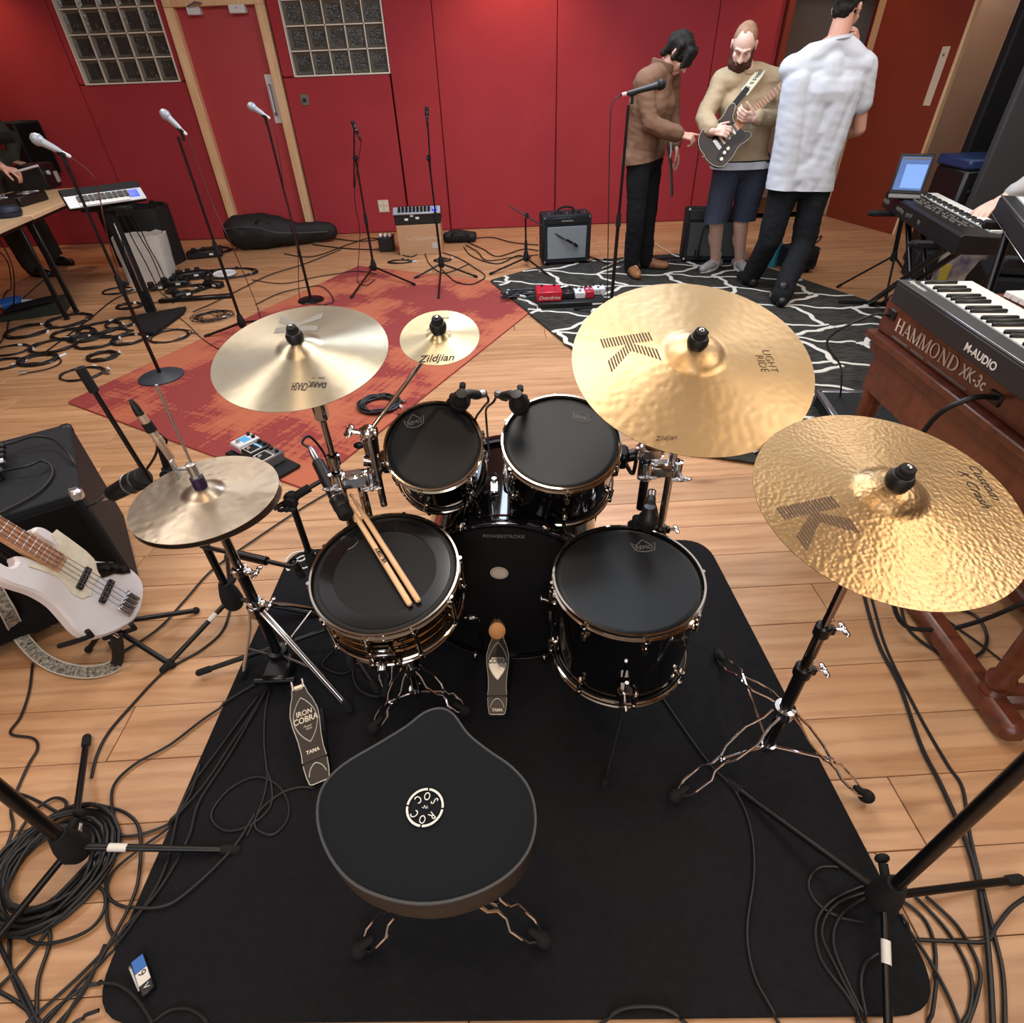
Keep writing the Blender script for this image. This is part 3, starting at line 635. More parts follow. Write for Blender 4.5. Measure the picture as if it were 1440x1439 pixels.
# hi-hats
HH = V((-.772, 1.155, .703)); HN = V((.001, -.031, 1))
t, z = cymbal('hi_hat_cymbal', 'upper hammered hi-hat cymbal with worn bell', HH, HN, .356, MAT['hat'], .050, .016, .014, topper=False)
m = MB().lathe([(0, .031), (.016, .030), (.017, .036), (.016, .060), (.011, .062), (0, .062)], 20); obj('felt', m, MAT['purple'], t)
m = MB().lathe([(0, .061), (.0115, .061), (.0115, .098), (.008, .10), (0, .10)], 16).cyl((-.008, .0, .085), (-.036, 0, .085), .0045, 10); cl = obj('clutch', m, MAT['steel'], t)
m = MB().box((-.04, .0, .098), (.006, .018, .028), .0025).box((-.04, 0, .072), (.006, .018, .028), .0025).lathe([(0, .061), (.0135, .061), (.0135, .067), (0, .067)], 8); obj('wing_screw', m, MAT['steel'], cl)
t, z = cymbal('hi_hat_cymbal', 'lower hi-hat cymbal, only its rim showing under the upper one', HH - HN.normalized() * .026, (.001, .031 - .06, -1), .356, MAT['hat'], .050, .016, .014, topper=False)

# ------------------------------------------------------------------ drums
def crown_badge(t, c, xa, s, z):
    X = V((math.cos(xa), math.sin(xa), 0)); Y = V((-X.y, X.x, 0)); o = V((c.x, c.y, z))
    def P(u, v): return o + X * u * s + Y * v * s
    m = MB(); pts = [(-.5, -.2), (-.62, .34), (-.40, .14), (-.22, .30), (0, .52), (.22, .30), (.40, .14), (.62, .34), (.5, -.2), (.2, -.34), (0, -.38), (-.2, -.34)]
    pts = [(u, v - .16 * u * u) for u, v in pts]
    m.tube([P(u, v) for u, v in pts], s * .028, 5, True)
    o2 = obj('maker_badge', m, MAT['gprint'], t)
    text('lettering', 'REMO', MAT['gprint'], o2, TR(*(o - Y * s * .05)) @ RZ(xa), s * .36, shear=0, sx=.95)
def drum(name, label, c, n, Dh, depth, nl, mh, msh, hd, badge=None, lugphase=0.0, tube_lugs=False, shellprof=None, xdir=(1, 0, 0), hoopr=.0035):
    t = thing(name, label, 'drum', fr(c, n, xdir)); Ro = Dh / 2; Rs = Ro - .014
    prof = shellprof(Rs, depth) if shellprof else [(Rs, -depth + .006), (Rs, -.012)]
    inner = [(Rs - .007, -.012), (Rs - .007, -depth + .006)]
    obj('shell', MB().lathe(prof + inner, 72, None, True), msh, t)
    obj('drumhead', MB().lathe([(0, -.0085), (Rs - .012, -.0085), (Rs - .004, -.0075), (Rs + .004, -.012), (Rs + .0045, -.02), (Rs + .001, -.02), (Rs - .006, -.0105), (0, -.0105)], 72), hd, t)
    h = [(Ro - .0085, -.022), (Ro - .0055, -.023), (Ro - .0015, -.021), (Ro - .0015, -.018), (Ro - .0065, -.016), (Ro - .0065, -.004), (Ro - .0035, -.0015), (Ro - .0035, 0), (Ro - .0085, 0), (Ro - .009, -.004)]
    obj('hoop', MB().lathe(h, 80, None, True), mh, t)
    hb = [(r, -depth - zz) for r, zz in h]; obj('hoop', MB().lathe(hb[::-1], 80, None, True), mh, t)
    obj('bottom_head', MB().lathe([(0, -depth + .0085), (Rs + .003, -depth + .0085), (Rs + .003, -depth + .018), (Rs, -depth + .018), (Rs, -depth + .0105), (0, -depth + .0105)], 48), MAT['black'], t)
    for i in range(nl):
        a = lugphase + 2 * PI * i / nl; Ta = RZ(a); x = Ro - .001
        if tube_lugs:
            m = MB(); m.T = Ta; m.tube([(x, 0, -.028), (x, 0, -depth + .028)], .0052, 10).cyl((Rs - .001, 0, -depth / 2 + .022), (x, 0, -depth / 2 + .022), .005).cyl((Rs - .001, 0, -depth / 2 - .022), (x, 0, -depth / 2 - .022), .005)
            lg = obj('lug', m, mh, t)
            ends = ((-.028, .0), (-depth + .028, -depth))
        else:
            ends = ((-.05, 0.0), (-depth + .05, -depth)); lg = None
            for z0, z1 in ends:
                m = MB(); m.T = Ta; s = 1 if z1 == 0 else -1
                m.ball((Rs + .007, 0, z0 - s * .006), (.010, .0085, .016), 12, 8).cyl((Rs, 0, z0 - .006 * s), (Rs + .006, 0, z0 - .006 * s), .010, 12).cyl((x + .001, 0, z0 - .012 * s), (x + .001, 0, z0 + .012 * s), .0052, 10)
                lg = obj('lug', m, mh, t)
                m = MB(); m.T = Ta; m.cyl((x + .001, 0, z0), (x + .001, 0, z1 - s * .010), .0028, 8).box((x - .001, 0, z1 - s * .020), (.011, .014, .006), .002).cyl((x + .001, 0, z1 - s * .017), (x + .001, 0, z1 - s * .006), .0048, 8)
                obj('tension_rod', m, mh, lg)
            continue
        m = MB(); m.T = Ta
        for z0, z1 in ends:
            s = 1 if z1 == 0 else -1
            m.cyl((x, 0, z0), (x, 0, z1 - s * .012), .0028, 8).box((x - .001, 0, z1 - s * .020), (.012, .016, .007), .002).cyl((x, 0, z1 - s * .018), (x, 0, z1 - s * .004), .0055, 10)
        obj('tension_rod', m, mh, lg)['kind'] = 'stuff'
    if badge: crown_badge(t, loc2(t, *badge[:2]), badge[2], badge[3], -.0082)
    return t
t1 = drum('rack_tom', 'small black rack tom on the left, with a microphone clipped to its rim', (-.202, 1.283, .751), (-.005, -.617, 1), .272, .19, 6, MAT['hoopm'], MAT['gloss'], MAT['head'], (581, 588, .25, .045), .25)
t2 = drum('rack_tom', 'larger black rack tom in the middle, partly under the ride cymbal', (.137, 1.272, .758), (0, -.37, 1), .324, .20, 6, MAT['hoopm'], MAT['gloss'], MAT['headw'], (820, 580, -.35, .045), .55)
ft = drum('floor_tom', 'black floor tom standing on three legs under the right crash', (.278, .973, .547), (0, -.031, 1), .376, .295, 8, MAT['hoopm'], MAT['gloss'], MAT['headw'], (907, 761, .02, .050), .05)
def snare_prof(Rs, d):
    p = [(Rs, -d + .006)]
    for zc in (-d * .72, -d * .5, -d * .28):
        for k in range(-4, 5): p.append((Rs + .0045 * math.cos(k / 4 * PI / 2) ** .8, zc + k * .0032))
    return p + [(Rs, -.012)]
sn = drum('snare_drum', 'brass snare drum with beaded shell and a pair of drumsticks lying on it', (-.322, 1.013, .56), (0, -.185, 1), .378, .15, 10, MAT['hoopm'], MAT['bnickel'], MAT['head'], (487, 757, .75, .052), .16, True, snare_prof)
# clear damping ring on the snare head, strainer and butt plate
m = MB().lathe([(.128, -.0078), (.163, -.0078), (.163, -.0068), (.128, -.0068)], 64, None, True); obj('damping_ring', m, mat('clear_film', '121316', .14, 0, .4, coat=.15), sn)
m = MB(); m.T = RZ(-PI / 2 + .02); Rs = .378 / 2 - .014
m.box((Rs + .012, 0, -.08), (.022, .05, .055), .006).box((Rs + .026, 0, -.062), (.012, .07, .014), .004).cyl((Rs + .02, 0, -.09), (Rs + .045, 0, -.09), .010, 14).box((Rs + .02, .03, -.115), (.02, .018, .02), .004).box((Rs + .02, -.03, -.115), (.02, .018, .02), .004)
sr = obj('strainer', m, MAT['dchrome'], sn)
obj('strainer_knob', MB().cyl((Rs + .044, 0, -.09), (Rs + .056, 0, -.09), .0125, 16, T=RZ(-PI / 2 + .02)), MAT['chrome'], sr)
# floor tom legs
Mf = WM[ft.name]
def ft_leg(a, foot):
    c = Mf @ V(((.376 / 2 - .004) * math.cos(a), (.376 / 2 - .004) * math.sin(a), -.21)); r = (c - Mf.translation); r.z = 0; r.normalize()
    m = MB().box((0, 0, 0), (.035, .036, .05), .008, fr(c + r * .008, (0, 0, 1), r)); bk = obj('leg_bracket', m, MAT['dchrome'], ft, True)
    m = MB().tube(cr([c + r * .022 + V((0, 0, .06)), c + r * .022 + V((0, 0, -.08)), V((foot[0], foot[1], .05)) , V((foot[0], foot[1], ZM + .012))], 6), .0050, 10); lg = obj('leg', m, MAT['chrome'], ft, True)
    obj('rubber_foot', MB().lathe([(0, 0), (.012, 0), (.013, .006), (.009, .03), (0, .03)], 14, TR(foot[0], foot[1], ZM)), MAT['rubber'], lg, True)
    m = MB().cyl(c + r * .02, c + r * .05, .0045).ball(c + r * .052, (.006, .012, .012)); obj('wing_screw', m, MAT['chrome'], bk, True)
q = at(850, 1108, 0); ft_leg(-PI / 2 - .12, (q.x, q.y)); ft_leg(PI / 6 + .2, (.44, 1.10)); ft_leg(PI * 5 / 6, (.115, 1.10))

# bass drum
KA = V((-.026, 1.14, .297)); KB = V((.012, 1.595, .297)); kax = (KA - KB).normalized()      # local z runs towards the drummer
kt = thing('bass_drum', 'gloss black bass drum lying on its side behind the pedal', 'drum', fr(KA, kax, (1, 0, 0))); KL = (KB - KA).length
obj('shell', MB().lathe([(.278, -KL + .02), (.278, -.02), (.270, -.02), (.270, -KL + .02)], 96, None, True), MAT['gloss'], kt)
for zc in (-.02, -KL + .02):
    hp_ = [(.276, zc - .020), (.290, zc - .020), (.2915, zc - .017), (.2915, zc + .017), (.290, zc + .020), (.276, zc + .020)]
    hh = obj('hoop', MB().lathe(hp_, 96, None, True), MAT['gloss'], kt)
    e = zc + (.0205 if zc > -.1 else -.0205)
    obj('hoop_inlay', MB().lathe([(.284, e - .001), (.291, e - .001), (.291, e + .001), (.284, e + .001)], 96, None, True), MAT['chrome'], hh)
obj('batter_head', MB().lathe([(0, -.012), (.272, -.012), (.276, -.02), (.27, -.024), (0, -.014)], 96), mat('kick_head', '0c0c0e', .5, 0, .3), kt)
obj('front_head', MB().lathe([(0, -KL + .012), (.272, -KL + .012), (.276, -KL + .02), (.27, -KL + .024), (0, -KL + .014)], 96), MAT['black'], kt)
for i in range(8):
    a = PI / 8 + 2 * PI * i / 8; Ta = RZ(a)
    m = MB(); m.T = Ta; m.ball((.287, 0, -KL * .30), (.012, .011, .035), 12, 8).ball((.287, 0, -KL * .70), (.012, .011, .035), 12, 8); lg = obj('lug', m, MAT['dchrome'], kt); lg['kind'] = 'stuff'
    m = MB(); m.T = Ta; m.cyl((.296, 0, -KL * .30), (.296, 0, .005), .0035, 8).box((.294, 0, -.006), (.024, .022, .026), .005).cyl((.296, 0, .0), (.296, 0, .016), .006, 10)
    obj('claw', m, MAT['dchrome'], kt)
q = onplane(702, 806, KA + kax * -.011, kax); q = WM[kt.name].inverted() @ q
m = MB().lathe([(0, 0), (.026, 0), (.026, .0012), (0, .0012)], 40, TR(q.x, q.y, -.0115) @ M.Diagonal((1, .9, 1, 1))); bd = obj('oval_badge', m, mat('badge_cream', 'b8a99a', .6), kt)
obj('badge_ring', MB().lathe([(.021, .0012), (.0225, .0012), (.0225, .0017), (.021, .0017)], 36, TR(q.x, q.y, -.0115) @ M.Diagonal((1, .9, 1, 1)), True), MAT['gprint'], bd)
text('lettering', 'POWERSTROKE', MAT['gprint'], kt, TR(.0, .235, -.0112), .016)
p = at(695, 686, .577); m = MB().box((0, 0, 0), (.026, .052, .008), .0035, fr((p.x, p.y, .578), (0, 0, 1))).cyl((p.x, p.y + .03, .575), (p.x, p.y + .03, .59), .007, 12); obj('vent_badge', m, MAT['chrome'], kt, True)
for s in (-1, 1):
    m = MB().tube([(s * .27 - .005, 1.50, .22), (s * .40, 1.56, ZM + .01)], .008, 10).box((s * .268 - .005, 1.5, .23), (.03, .05, .06), .008); obj('spur', m, MAT['dchrome'], kt, True)

# ------------------------------------------------------------------ hardware
def wing(mb, a, b, s=1.0):          # wing screw from a outwards to b
    a, b = V(a), V(b); d = (b - a).normalized(); Tq = fr(b, d)
    mb.cyl(a, b, .0045 * s, 8); mb.ball((.010 * s, 0, 0), (.011 * s, .0035 * s, .007 * s), 10, 6, Tq); mb.ball((-.010 * s, 0, 0), (.011 * s, .0035 * s, .007 * s), 10, 6, Tq); mb.ball((0, 0, 0), .006 * s, 10, 6, Tq)
def braced_leg(t, top, foot, mt, spread=.016, wires=.0036):
    top, foot = V(top), V(foot); d = foot - top; sd = d.cross(V((0, 0, 1))).normalized()
    m = MB()
    for s in (-1, 1):
        w = [(0, .8), (.08, .8), (.22, 1.5), (.42, 1.25), (.5, .55), (.6, .55), (.66, 1.3), (.86, 1.2), (.97, .3), (1, .2)]
        m.tube([top + d * f + sd * (s * k * spread) - V((0, 0, .012 * math.sin(f * PI))) for f, k in w], wires, 7)
    lg = obj('leg', m, mt, t, True); lg['kind'] = 'stuff'
    dn = V((d.x, d.y, 0)).normalized()
    m = MB().ball((0, 0, 0), (.020, .017, .020), 14, 9, fr(foot + V((0, 0, .004)), (0, 0, 1), dn)).cap(foot + V((0, 0, .012)), .010, foot - dn * .03 + V((0, 0, .026)), .008, 10)
    obj('rubber_foot', m, MAT['rubber'], lg, True); return lg
def hardware_stand(label, xy, feet, sections, zc, zr, group=None, legmat=None, name='cymbal_stand', cat='stand'):
    x, y = xy; t = thing(name, label, cat, (x, y, ZM), group); lm = legmat or MAT['chrome']
    for i, (z0, z1, r, mt) in enumerate(sections):
        obj('tube', MB().cyl((x, y, z0), (x, y, z1), r, 20), mt, t, True)
        if i < len(sections) - 1:
            m = MB().lathe([(r + .001, z1 - .03), (r + .005, z1 - .028), (r + .005, z1 - .002), (r + .001, z1 + .002), (r * .6, z1 + .002)], 20, TR(x, y, 0)); m.box((x + r + .006, y, z1 - .015), (.016, .018, .02), .003)
            cl = obj('height_clamp', m, MAT['bmetal'], t, True)
            m = MB(); wing(m, (x + r + .01, y, z1 - .015), (x + r + .034, y, z1 - .015)); obj('wing_screw', m, lm, cl, True)
    obj('collar', MB().lathe([(.013, -.018), (.024, -.016), (.026, 0), (.024, .016), (.013, .018)], 20, TR(x, y, zc)), lm, t, True)
    obj('lower_collar', MB().lathe([(.013, -.012), (.02, -.011), (.02, .011), (.013, .012)], 20, TR(x, y, zr)), lm, t, True)
    for f in feet:
        f = V((f[0], f[1], ZM + .016)); d = (f - V((x, y, f.z))).normalized()
        top = V((x, y, zc)) + d * .022; lg = braced_leg(t, top, f, lm)
        mid = top + (f - top) * .54; m = MB().tube([V((x, y, zr)) + d * .018, mid], .0042, 8); obj('brace', m, lm, lg, True)
    return t
hardware_stand('tall chrome double-braced stand under the crash cymbal nearest the right edge', (.640, .752), [at(947, 1128).xy, at(1212, 1128).xy, at(1008, 930).xy],
    [(.12, .46, .0145, MAT['bmetal']), (.44, .60, .0115, MAT['dchrome']), (.58, .935, .0085, MAT['dchrome'])], .285, .13)
XL = V((-.405, 1.245)); XR = at(938, 690, .58).xy
tl = hardware_stand('chrome stand with a multi-clamp between the pale crash and the left rack tom', XL, [(-.60, 1.42), (-.41, 1.02), (-.26, 1.44)], [(.10, .50, .0145, MAT['dchrome']), (.48, .70, .0125, MAT['chrome'])], .30, .13)
tr_ = hardware_stand('chrome stand with a clamp block beside the right rack tom, under the ride', XR, [(.60, 1.45), (.40, 1.06 + .05), (.28, 1.42)], [(.10, .45, .0145, MAT['dchrome']), (.43, .76, .0115, MAT['chrome']), (.74, .96, .0085, MAT['chrome'])], .30, .13)
def clamp_block(t, c, d, w=.05):
    c = V(c); T_ = fr(c, (0, 0, 1), d)
    m = MB().box((0, 0, 0), (w, .042, .046), .010, T_).lathe([(.012, -.028), (.021, -.026), (.021, .026), (.012, .028)], 18, T_ @ TR(-w * .6, 0, 0)).lathe([(.010, -.024), (.018, -.022), (.018, .022), (.010, .024)], 18, T_ @ TR(w * .6, 0, 0))
    b = obj('clamp', m, MAT['chrome'], t, True)
    m = MB(); wing(m, T_ @ V((w * .6, -.015, -.0)), T_ @ V((w * .6, -.055, 0)), 1.3); wing(m, T_ @ V((-w * .6, -.018, .0)), T_ @ V((-w * .6 - .01, -.05, .01)), 1.3)
    obj('wing_screw', m, MAT['steel'], b, True)['kind'] = 'stuff'; return b
# left side: multi-clamp, crash post and splash boom
cb = at(508, 668, .665); clamp_block(tl, (XL.x - .012, XL.y, .675), (1, .15, 0), .075)
p2 = at(481, 690, .64)
z2 = .885
obj('crash_post', MB().cyl((p2.x, p2.y, .57), (p2.x, p2.y, z2), .0085, 16).cyl((p2.x, p2.y, .50), (p2.x, p2.y, .74), .0115, 16).lathe([(.012, -.015), (.0175, -.013), (.0175, .013), (.012, .015)], 16, TR(p2.x, p2.y, .74)), MAT['dchrome'], tl, True)
m = MB().box((p2.x, p2.y, z2 + .0), (.032, .034, .06), .008).cyl((p2.x - .03, p2.y, z2 + .035), (p2.x + .03, p2.y, z2 + .035), .017, 18); bh = obj('tilter', m, MAT['dchrome'], tl, True)
m = MB(); wing(m, (p2.x - .028, p2.y, z2 + .035), (p2.x - .06, p2.y, z2 + .035), 1.6)
for k in range(3): m.cyl((p2.x + .03, p2.y - .012 + .012 * k, z2 + .035), (p2.x + .052, p2.y - .012 + .012 * k, z2 + .045), .003, 8)
obj('wing_screw', m, MAT['bmetal'], bh, True)['kind'] = 'stuff'
DC = V((-.509, 1.352, .985)); dn = V((-.001, -.233, 1)).normalized()
obj('cymbal_arm', MB().tube([(p2.x, p2.y, z2 + .035), DC - dn * .05, DC + dn * .075], .0055, 10).cyl(DC - dn * .012, DC + dn * .018, .016, 16), MAT['chrome'], tl, True)
p3 = at(531, 668, .70); p3t = V((p3.x, p3.y, .815))
m = MB().cyl((p3.x, p3.y, .60), (p3.x, p3.y, .80), .0095, 14).cyl((p3.x, p3.y, .77), p3t, .018, 16, .021); obj('splash_post', m, MAT['dchrome'], tl, True)
m = MB().ball(p3t + V((0, 0, .012)), .022, 16, 10).cyl(p3t + V((-.02, 0, .014)), p3t + V((.022, 0, .014)), .013); wing(m, p3t + V((-.02, 0, .014)), p3t + V((-.046, .0, .02)), 1.5); obj('tilter', m, MAT['chrome'], tl, True)
SP = V((-.167, 1.403, .995)); sn_ = V((-.001, -.36, 1)).normalized()
e = SP - sn_ * .035 + V((-.03, -.02, -.005)); d = (e - p3t).normalized()
obj('boom_arm', MB().cyl(p3t - d * .03 + V((0, 0, .014)), e, .0055, 12), MAT['chrome'], tl, True)
obj('boom_tilter', MB().box((0, 0, 0), (.024, .02, .034), .006, fr(e, d)).cyl(e + V((-.018, 0, .004)), e + V((.018, 0, .004)), .009, 12).cyl(SP - sn_ * .04, SP + sn_ * .06, .004, 10).cyl(SP - sn_ * .008, SP + sn_ * .008, .012, 14), MAT['dchrome'], tl, True)
Mt = WM[t1.name]; tb = Mt @ V((-.272 / 2 - .014, -.01, -.075))
obj('tom_arm', MB().tube(cr([(XL.x + .01, XL.y, .675), (XL.x + .05, XL.y + .005, .70), tb + V((-.02, 0, -.05)), tb], 5), .0062, 10), MAT['dchrome'], tl, True)
m = MB().box((.0, 0, 0), (.030, .05, .062), .009, fr(tb + V((.006, 0, 0)), Mt.to_3x3() @ V((0, 0, 1)))).cyl(tb + V((-.05, -.005, .012)), tb, .017, 16); tm = obj('tom_bracket', m, MAT['dchrome'], t1, True)
m = MB(); wing(m, tb + V((-.035, -.005, .02)), tb + V((-.04, -.0, .058)), 1.5); obj('wing_screw', m, MAT['bmetal'], tm, True)
# right side: clamp, tom arm, ride arm
clamp_block(tr_, (XR.x - .028, XR.y, .655), (1, .05, 0), .07)
p4 = V((XR.x - .068, XR.y, 0)); obj('clamp_post', MB().cyl((p4.x, p4.y, .52), (p4.x, p4.y, .70), .0125, 16), MAT['bmetal'], tr_, True)
m = MB().box((p4.x + .004, p4.y, .715), (.072, .05, .052), .014).cyl((p4.x - .032, p4.y - .01, .715), (p4.x - .036, p4.y - .01, .715), .019, 16); obj('ball_clamp', m, MAT['chrome'], tr_, True)
Mt = WM[t2.name]; tb = Mt @ V((.324 / 2 + .014, -.01, -.075))
obj('tom_arm', MB().tube(cr([(p4.x - .03, p4.y, .715), tb + V((.03, 0, -.055)), tb + V((.012, 0, -.035)), tb], 5), .0058, 10), MAT['dchrome'], tr_, True)
m = MB().box((0, 0, 0), (.030, .05, .062), .009, fr(tb - V((.006, 0, 0)), Mt.to_3x3() @ V((0, 0, 1)))).cyl(tb, tb + V((.04, -.005, .012)), .017, 16); obj('tom_bracket', m, MAT['bmetal'], t2, True)
RC = V((.395, 1.132, 1.024)); rn = V((.002, -.384, 1)).normalized(); rt = V((XR.x, XR.y, .955))
m = MB().box(rt, (.032, .034, .05), .008).cyl(rt + V((-.03, 0, .02)), rt + V((.036, 0, .02)), .014, 16); obj('tilter', m, MAT['dchrome'], tr_, True)
obj('cymbal_arm', MB().tube([rt + V((0, 0, .02)), RC - rn * .05, RC + rn * .085], .0055, 10).cyl(RC - rn * .012, RC + rn * .02, .016, 16), MAT['chrome'], tr_, True)
CC = V((.638, .751, .929)); cn = V((.001, -.225, 1)).normalized()
m = MB().tube([(.640, .752, .90), CC + cn * .08], .0055, 10).cyl(CC - cn * .02, CC + cn * .016, .016, 16).box((.64, .752, .895), (.03, .03, .05), .007)

# hi-hat stand
t = thing('hi_hat_stand', 'dark chrome hi-hat stand with flat legs under the hi-hat cymbals', 'stand', (HH.x, HH.y, ZM)); x, y = HH.x, HH.y
obj('lower_tube', MB().cyl((x, y, .05), (x, y, .44), .0150, 20), MAT['bmetal'], t, True)
obj('upper_tube', MB().cyl((x, y, .43), (x, y, .66), .0125, 20), MAT['dchrome'], t, True)
obj('pull_rod', MB().cyl((x, y, .64), (x + .002, y + .004, 1.005), .0032, 10), MAT['steel'], t, True)
obj('seat_cup', MB().lathe([(.012, .64), (.022, .652), (.03, .668), (.012, .672)], 20, TR(x, y, 0)), MAT['dchrome'], t, True)
for zz, rr_ in ((.44, .0215), (.31, .0215)):
    m = MB().lathe([(.0155, -.011), (rr_, -.010), (rr_, .010), (.0155, .011)], 20, TR(x, y, zz)).box((x + .026, y - .006, zz), (.022, .018, .018), .004); cl = obj('lock_ring', m, MAT['chrome'], t, True)
    m = MB(); wing(m, (x + .03, y - .008, zz), (x + .052, y - .012, zz + .004), 1.3); obj('wing_screw', m, MAT['chrome'], cl, True)
obj('leg_hub', MB().lathe([(.016, .26), (.027, .262), (.027, .30), (.016, .302)], 20, TR(x, y, 0)), MAT['dchrome'], t, True)
obj('base_frame', MB().box((x + .012, y - .045, .045), (.085, .10, .05), .010).cyl((x - .05, y - .09, .05), (x + .075, y - .09, .05), .010, 12).lathe([(.016, .06), (.030, .062), (.030, .085), (.016, .087)], 20, TR(x, y, 0)), MAT['bmetal'], t, True)
for f in (at(345, 955), at(494, 1003), V((-.62, 1.36, 0))):
    fx = V((f.x, f.y, ZM + .014)); c = V((x, y, .285)); d = V((fx.x - x, fx.y - y, 0)).normalized()
    m = MB(); sd = V((-d.y, d.x, 0))
    Pp = [c + d * .022, c + (fx - c) * .35 + V((0, 0, .02)), c + (fx - c) * .72 + V((0, 0, .005)), fx]
    m.tube([p + sd * .006 for p in Pp], .0045, 7).tube([p - sd * .006 for p in Pp], .0045, 7); m.tube(Pp, .004, 6)
    lg = obj('leg', m, MAT['gold'] if f.x < -.8 else MAT['dchrome'], t, True)
    obj('rubber_foot', MB().cap(fx + V((0, 0, -.002)), .013, fx - d * .012 + V((0, 0, .02)), .011), MAT['rubber'], lg, True)
    obj('brace', MB().cyl(V((x, y, .075)) + d * .025, c + (fx - c) * .6, .0038, 8), MAT['steel'], lg, True)

# pedals
def pedal(label, heel, toe, L, mface, mline, kick):
    heel, toe = V(heel), V(toe); d = toe - heel; T_ = fr(heel, d.cross(V((0, 0, 1))).cross(d) if 0 else V((0, -d.z, d.xy.length)) if 0 else (V((0, 0, 1)) - d.normalized() * d.normalized().z), d.cross(V((0, 0, 1))))
    # local x to the right, y towards the toe
    t = thing('bass_drum_pedal' if kick else 'hi_hat_pedal', label, 'pedal', T_); S = L / .31
    half = [(0, .024), (.006, .031), (.03, .036), (.068, .0385), (.10, .036), (.14, .0375), (.19, .0445), (.225, .0455), (.262, .036), (.285, .026), (.31, .0215)]
    rt_ = [(w * S, yy * S) for yy, w in half]; lf = [(-w * S, yy * S) for yy, w in reversed(half)]
    hl = [q for q in rt_ if q[1] <= .0705 * S] + [q for q in lf if q[1] <= .0705 * S]
    fb = [q for q in rt_ if q[1] >= .067 * S] + [q for q in lf if q[1] >= .067 * S]
    h = obj('heel_plate', MB().prism([(q[0], min(q[1], .066 * S)) for q in hl], -.008, 0, None, .0015), mface, t)
    b = obj('footboard', MB().prism([(q[0], max(q[1], .0705 * S)) for q in fb], -.009, 0, None, .0015), mface, t)
    def line(pts, par, r=.0016): obj('edge_line', MB().tube([V((p[0], p[1], .0004)) for p in pts], r * S, 6), mline, par)
    line([(x * .95, max(y_, .073 * S)) for x, y_ in rt_ if y_ > .066 * S], b); line([(x * .95, max(y_, .073 * S)) for x, y_ in lf if y_ > .066 * S], b)
    line([(x * .95, min(max(y_, .002), .064 * S)) for x, y_ in lf if y_ < .0705 * S] + [(x * .95, min(max(y_, .002), .064 * S)) for x, y_ in rt_ if y_ < .0705 * S], h)
    def oval(y0, y1, w, par, n=12):
        P = [(w * math.sin(PI * i / n) ** .85, y0 + (y1 - y0) * i / n) for i in range(n + 1)]
        line([(p[0] * S, p[1] * S) for p in P], par); line([(-p[0] * S, p[1] * S) for p in P], par)
    oval(.128, .275, .036, b)
    if kick:
        P = [(0, .128), (.03, .168), (.034, .20), (.022, .215), (-.022, .215), (-.034, .2), (-.03, .168)]
        obj('bright_plate', MB().prism([(q[0] * S, q[1] * S) for q in P], .0, .0012), MAT['steel'], b)
    P = [(-.026, .028), (-.018, .05), (0, .064), (.018, .05), (.026, .028)]
    line([(p[0] * S, p[1] * S * .95) for p in cr([V((*q, 0)) for q in P], 4)], h)
    lm = mline if not kick else MAT['bprint']
    text('lettering', 'IRON', lm, b, TR(0, .222 * S, .0016), .023 * S, shear=.12, bold=.0004, sx=.9); text('lettering', 'COBRA', lm, b, TR(0, .200 * S, .0016), .0265 * S, shear=.12, bold=.0005, sx=.86)
    text('lettering', 'Power', mline, b, TR(.002, .178 * S, .0016), .010 * S, shear=.35); text('lettering', 'Glide', mline, b, TR(.004, .169 * S, .0016), .009 * S, shear=.35)
    text('lettering', 'TAMA', mline, b if not kick else h, TR(0, (.098 if not kick else .018) * S, .0012), .015 * S, bold=.0004, shear=.15)
    m = MB().cyl((-.036 * S, .0685 * S, -.004), (.036 * S, .0685 * S, -.004), .0035, 10); obj('hinge', m, MAT['bmetal'], t)
    m = MB().box((0, .31 * S, -.004), (.03 * S, .02 * S, .008), .002).box((-.017 * S, .322 * S, -.003), (.007, .03, .007), .002).box((.017 * S, .322 * S, -.003), (.007, .03, .007), .002); obj('toe_clevis', m, MAT['steel'] if not kick else MAT['bmetal'], t)
    Wt = WM[t.name]; c = Wt @ V((0, .31 * S, 0))
    m = MB().prism([(-.03, -.0), (.03, 0), (.045, .27 * S), (-.045, .27 * S)], 0, .006, fr(V((heel.x, heel.y, ZM)), (0, 0, 1), d.cross(V((0, 0, 1)))), .002); obj('base_plate', m, MAT['bmetal'], t, True)
    return t, c, d.normalized()
pedal('hi-hat pedal with a dark footboard outlined in silver, in front of the hi-hat stand', at(450, 1101, .030), at(419, 966, .12), .275, mat('pedal_face', '2a2522', .45, .3), mat('pedal_line', 'c8c3bb', .4, .4), False)
t, c, d = pedal('bass drum pedal with a bright plate and tan beater before the bass drum', at(699, 1006, .026), at(700, 902, .115), .245, mat('pedal_face_dark', '2b2624', .35, .4), mat('pedal_line_b', 'c8c3bb', .4, .4), True)
m = MB()
for s in (-1, 1): m.box((c.x + s * .055, c.y + .015, .10), (.014, .03, .18), .005)
m.box((c.x, c.y + .02, .02), (.13, .05, .016), .004); obj('frame', m, MAT['bmetal'], t, True)['kind'] = 'stuff'
m = MB().cyl((c.x - .075, c.y + .012, .195), (c.x + .085, c.y + .012, .195), .007, 12)
for s in (-1, 1): m.cyl((c.x + s * .068, c.y + .012, .195), (c.x + s * .085, c.y + .012, .195), .014, 14).cyl((c.x + s * .092, c.y + .012, .195), (c.x + s * .10, c.y + .012, .195), .007, 10)
obj('axle', m, MAT['chrome'], t, True)['kind'] = 'stuff'
m = MB()
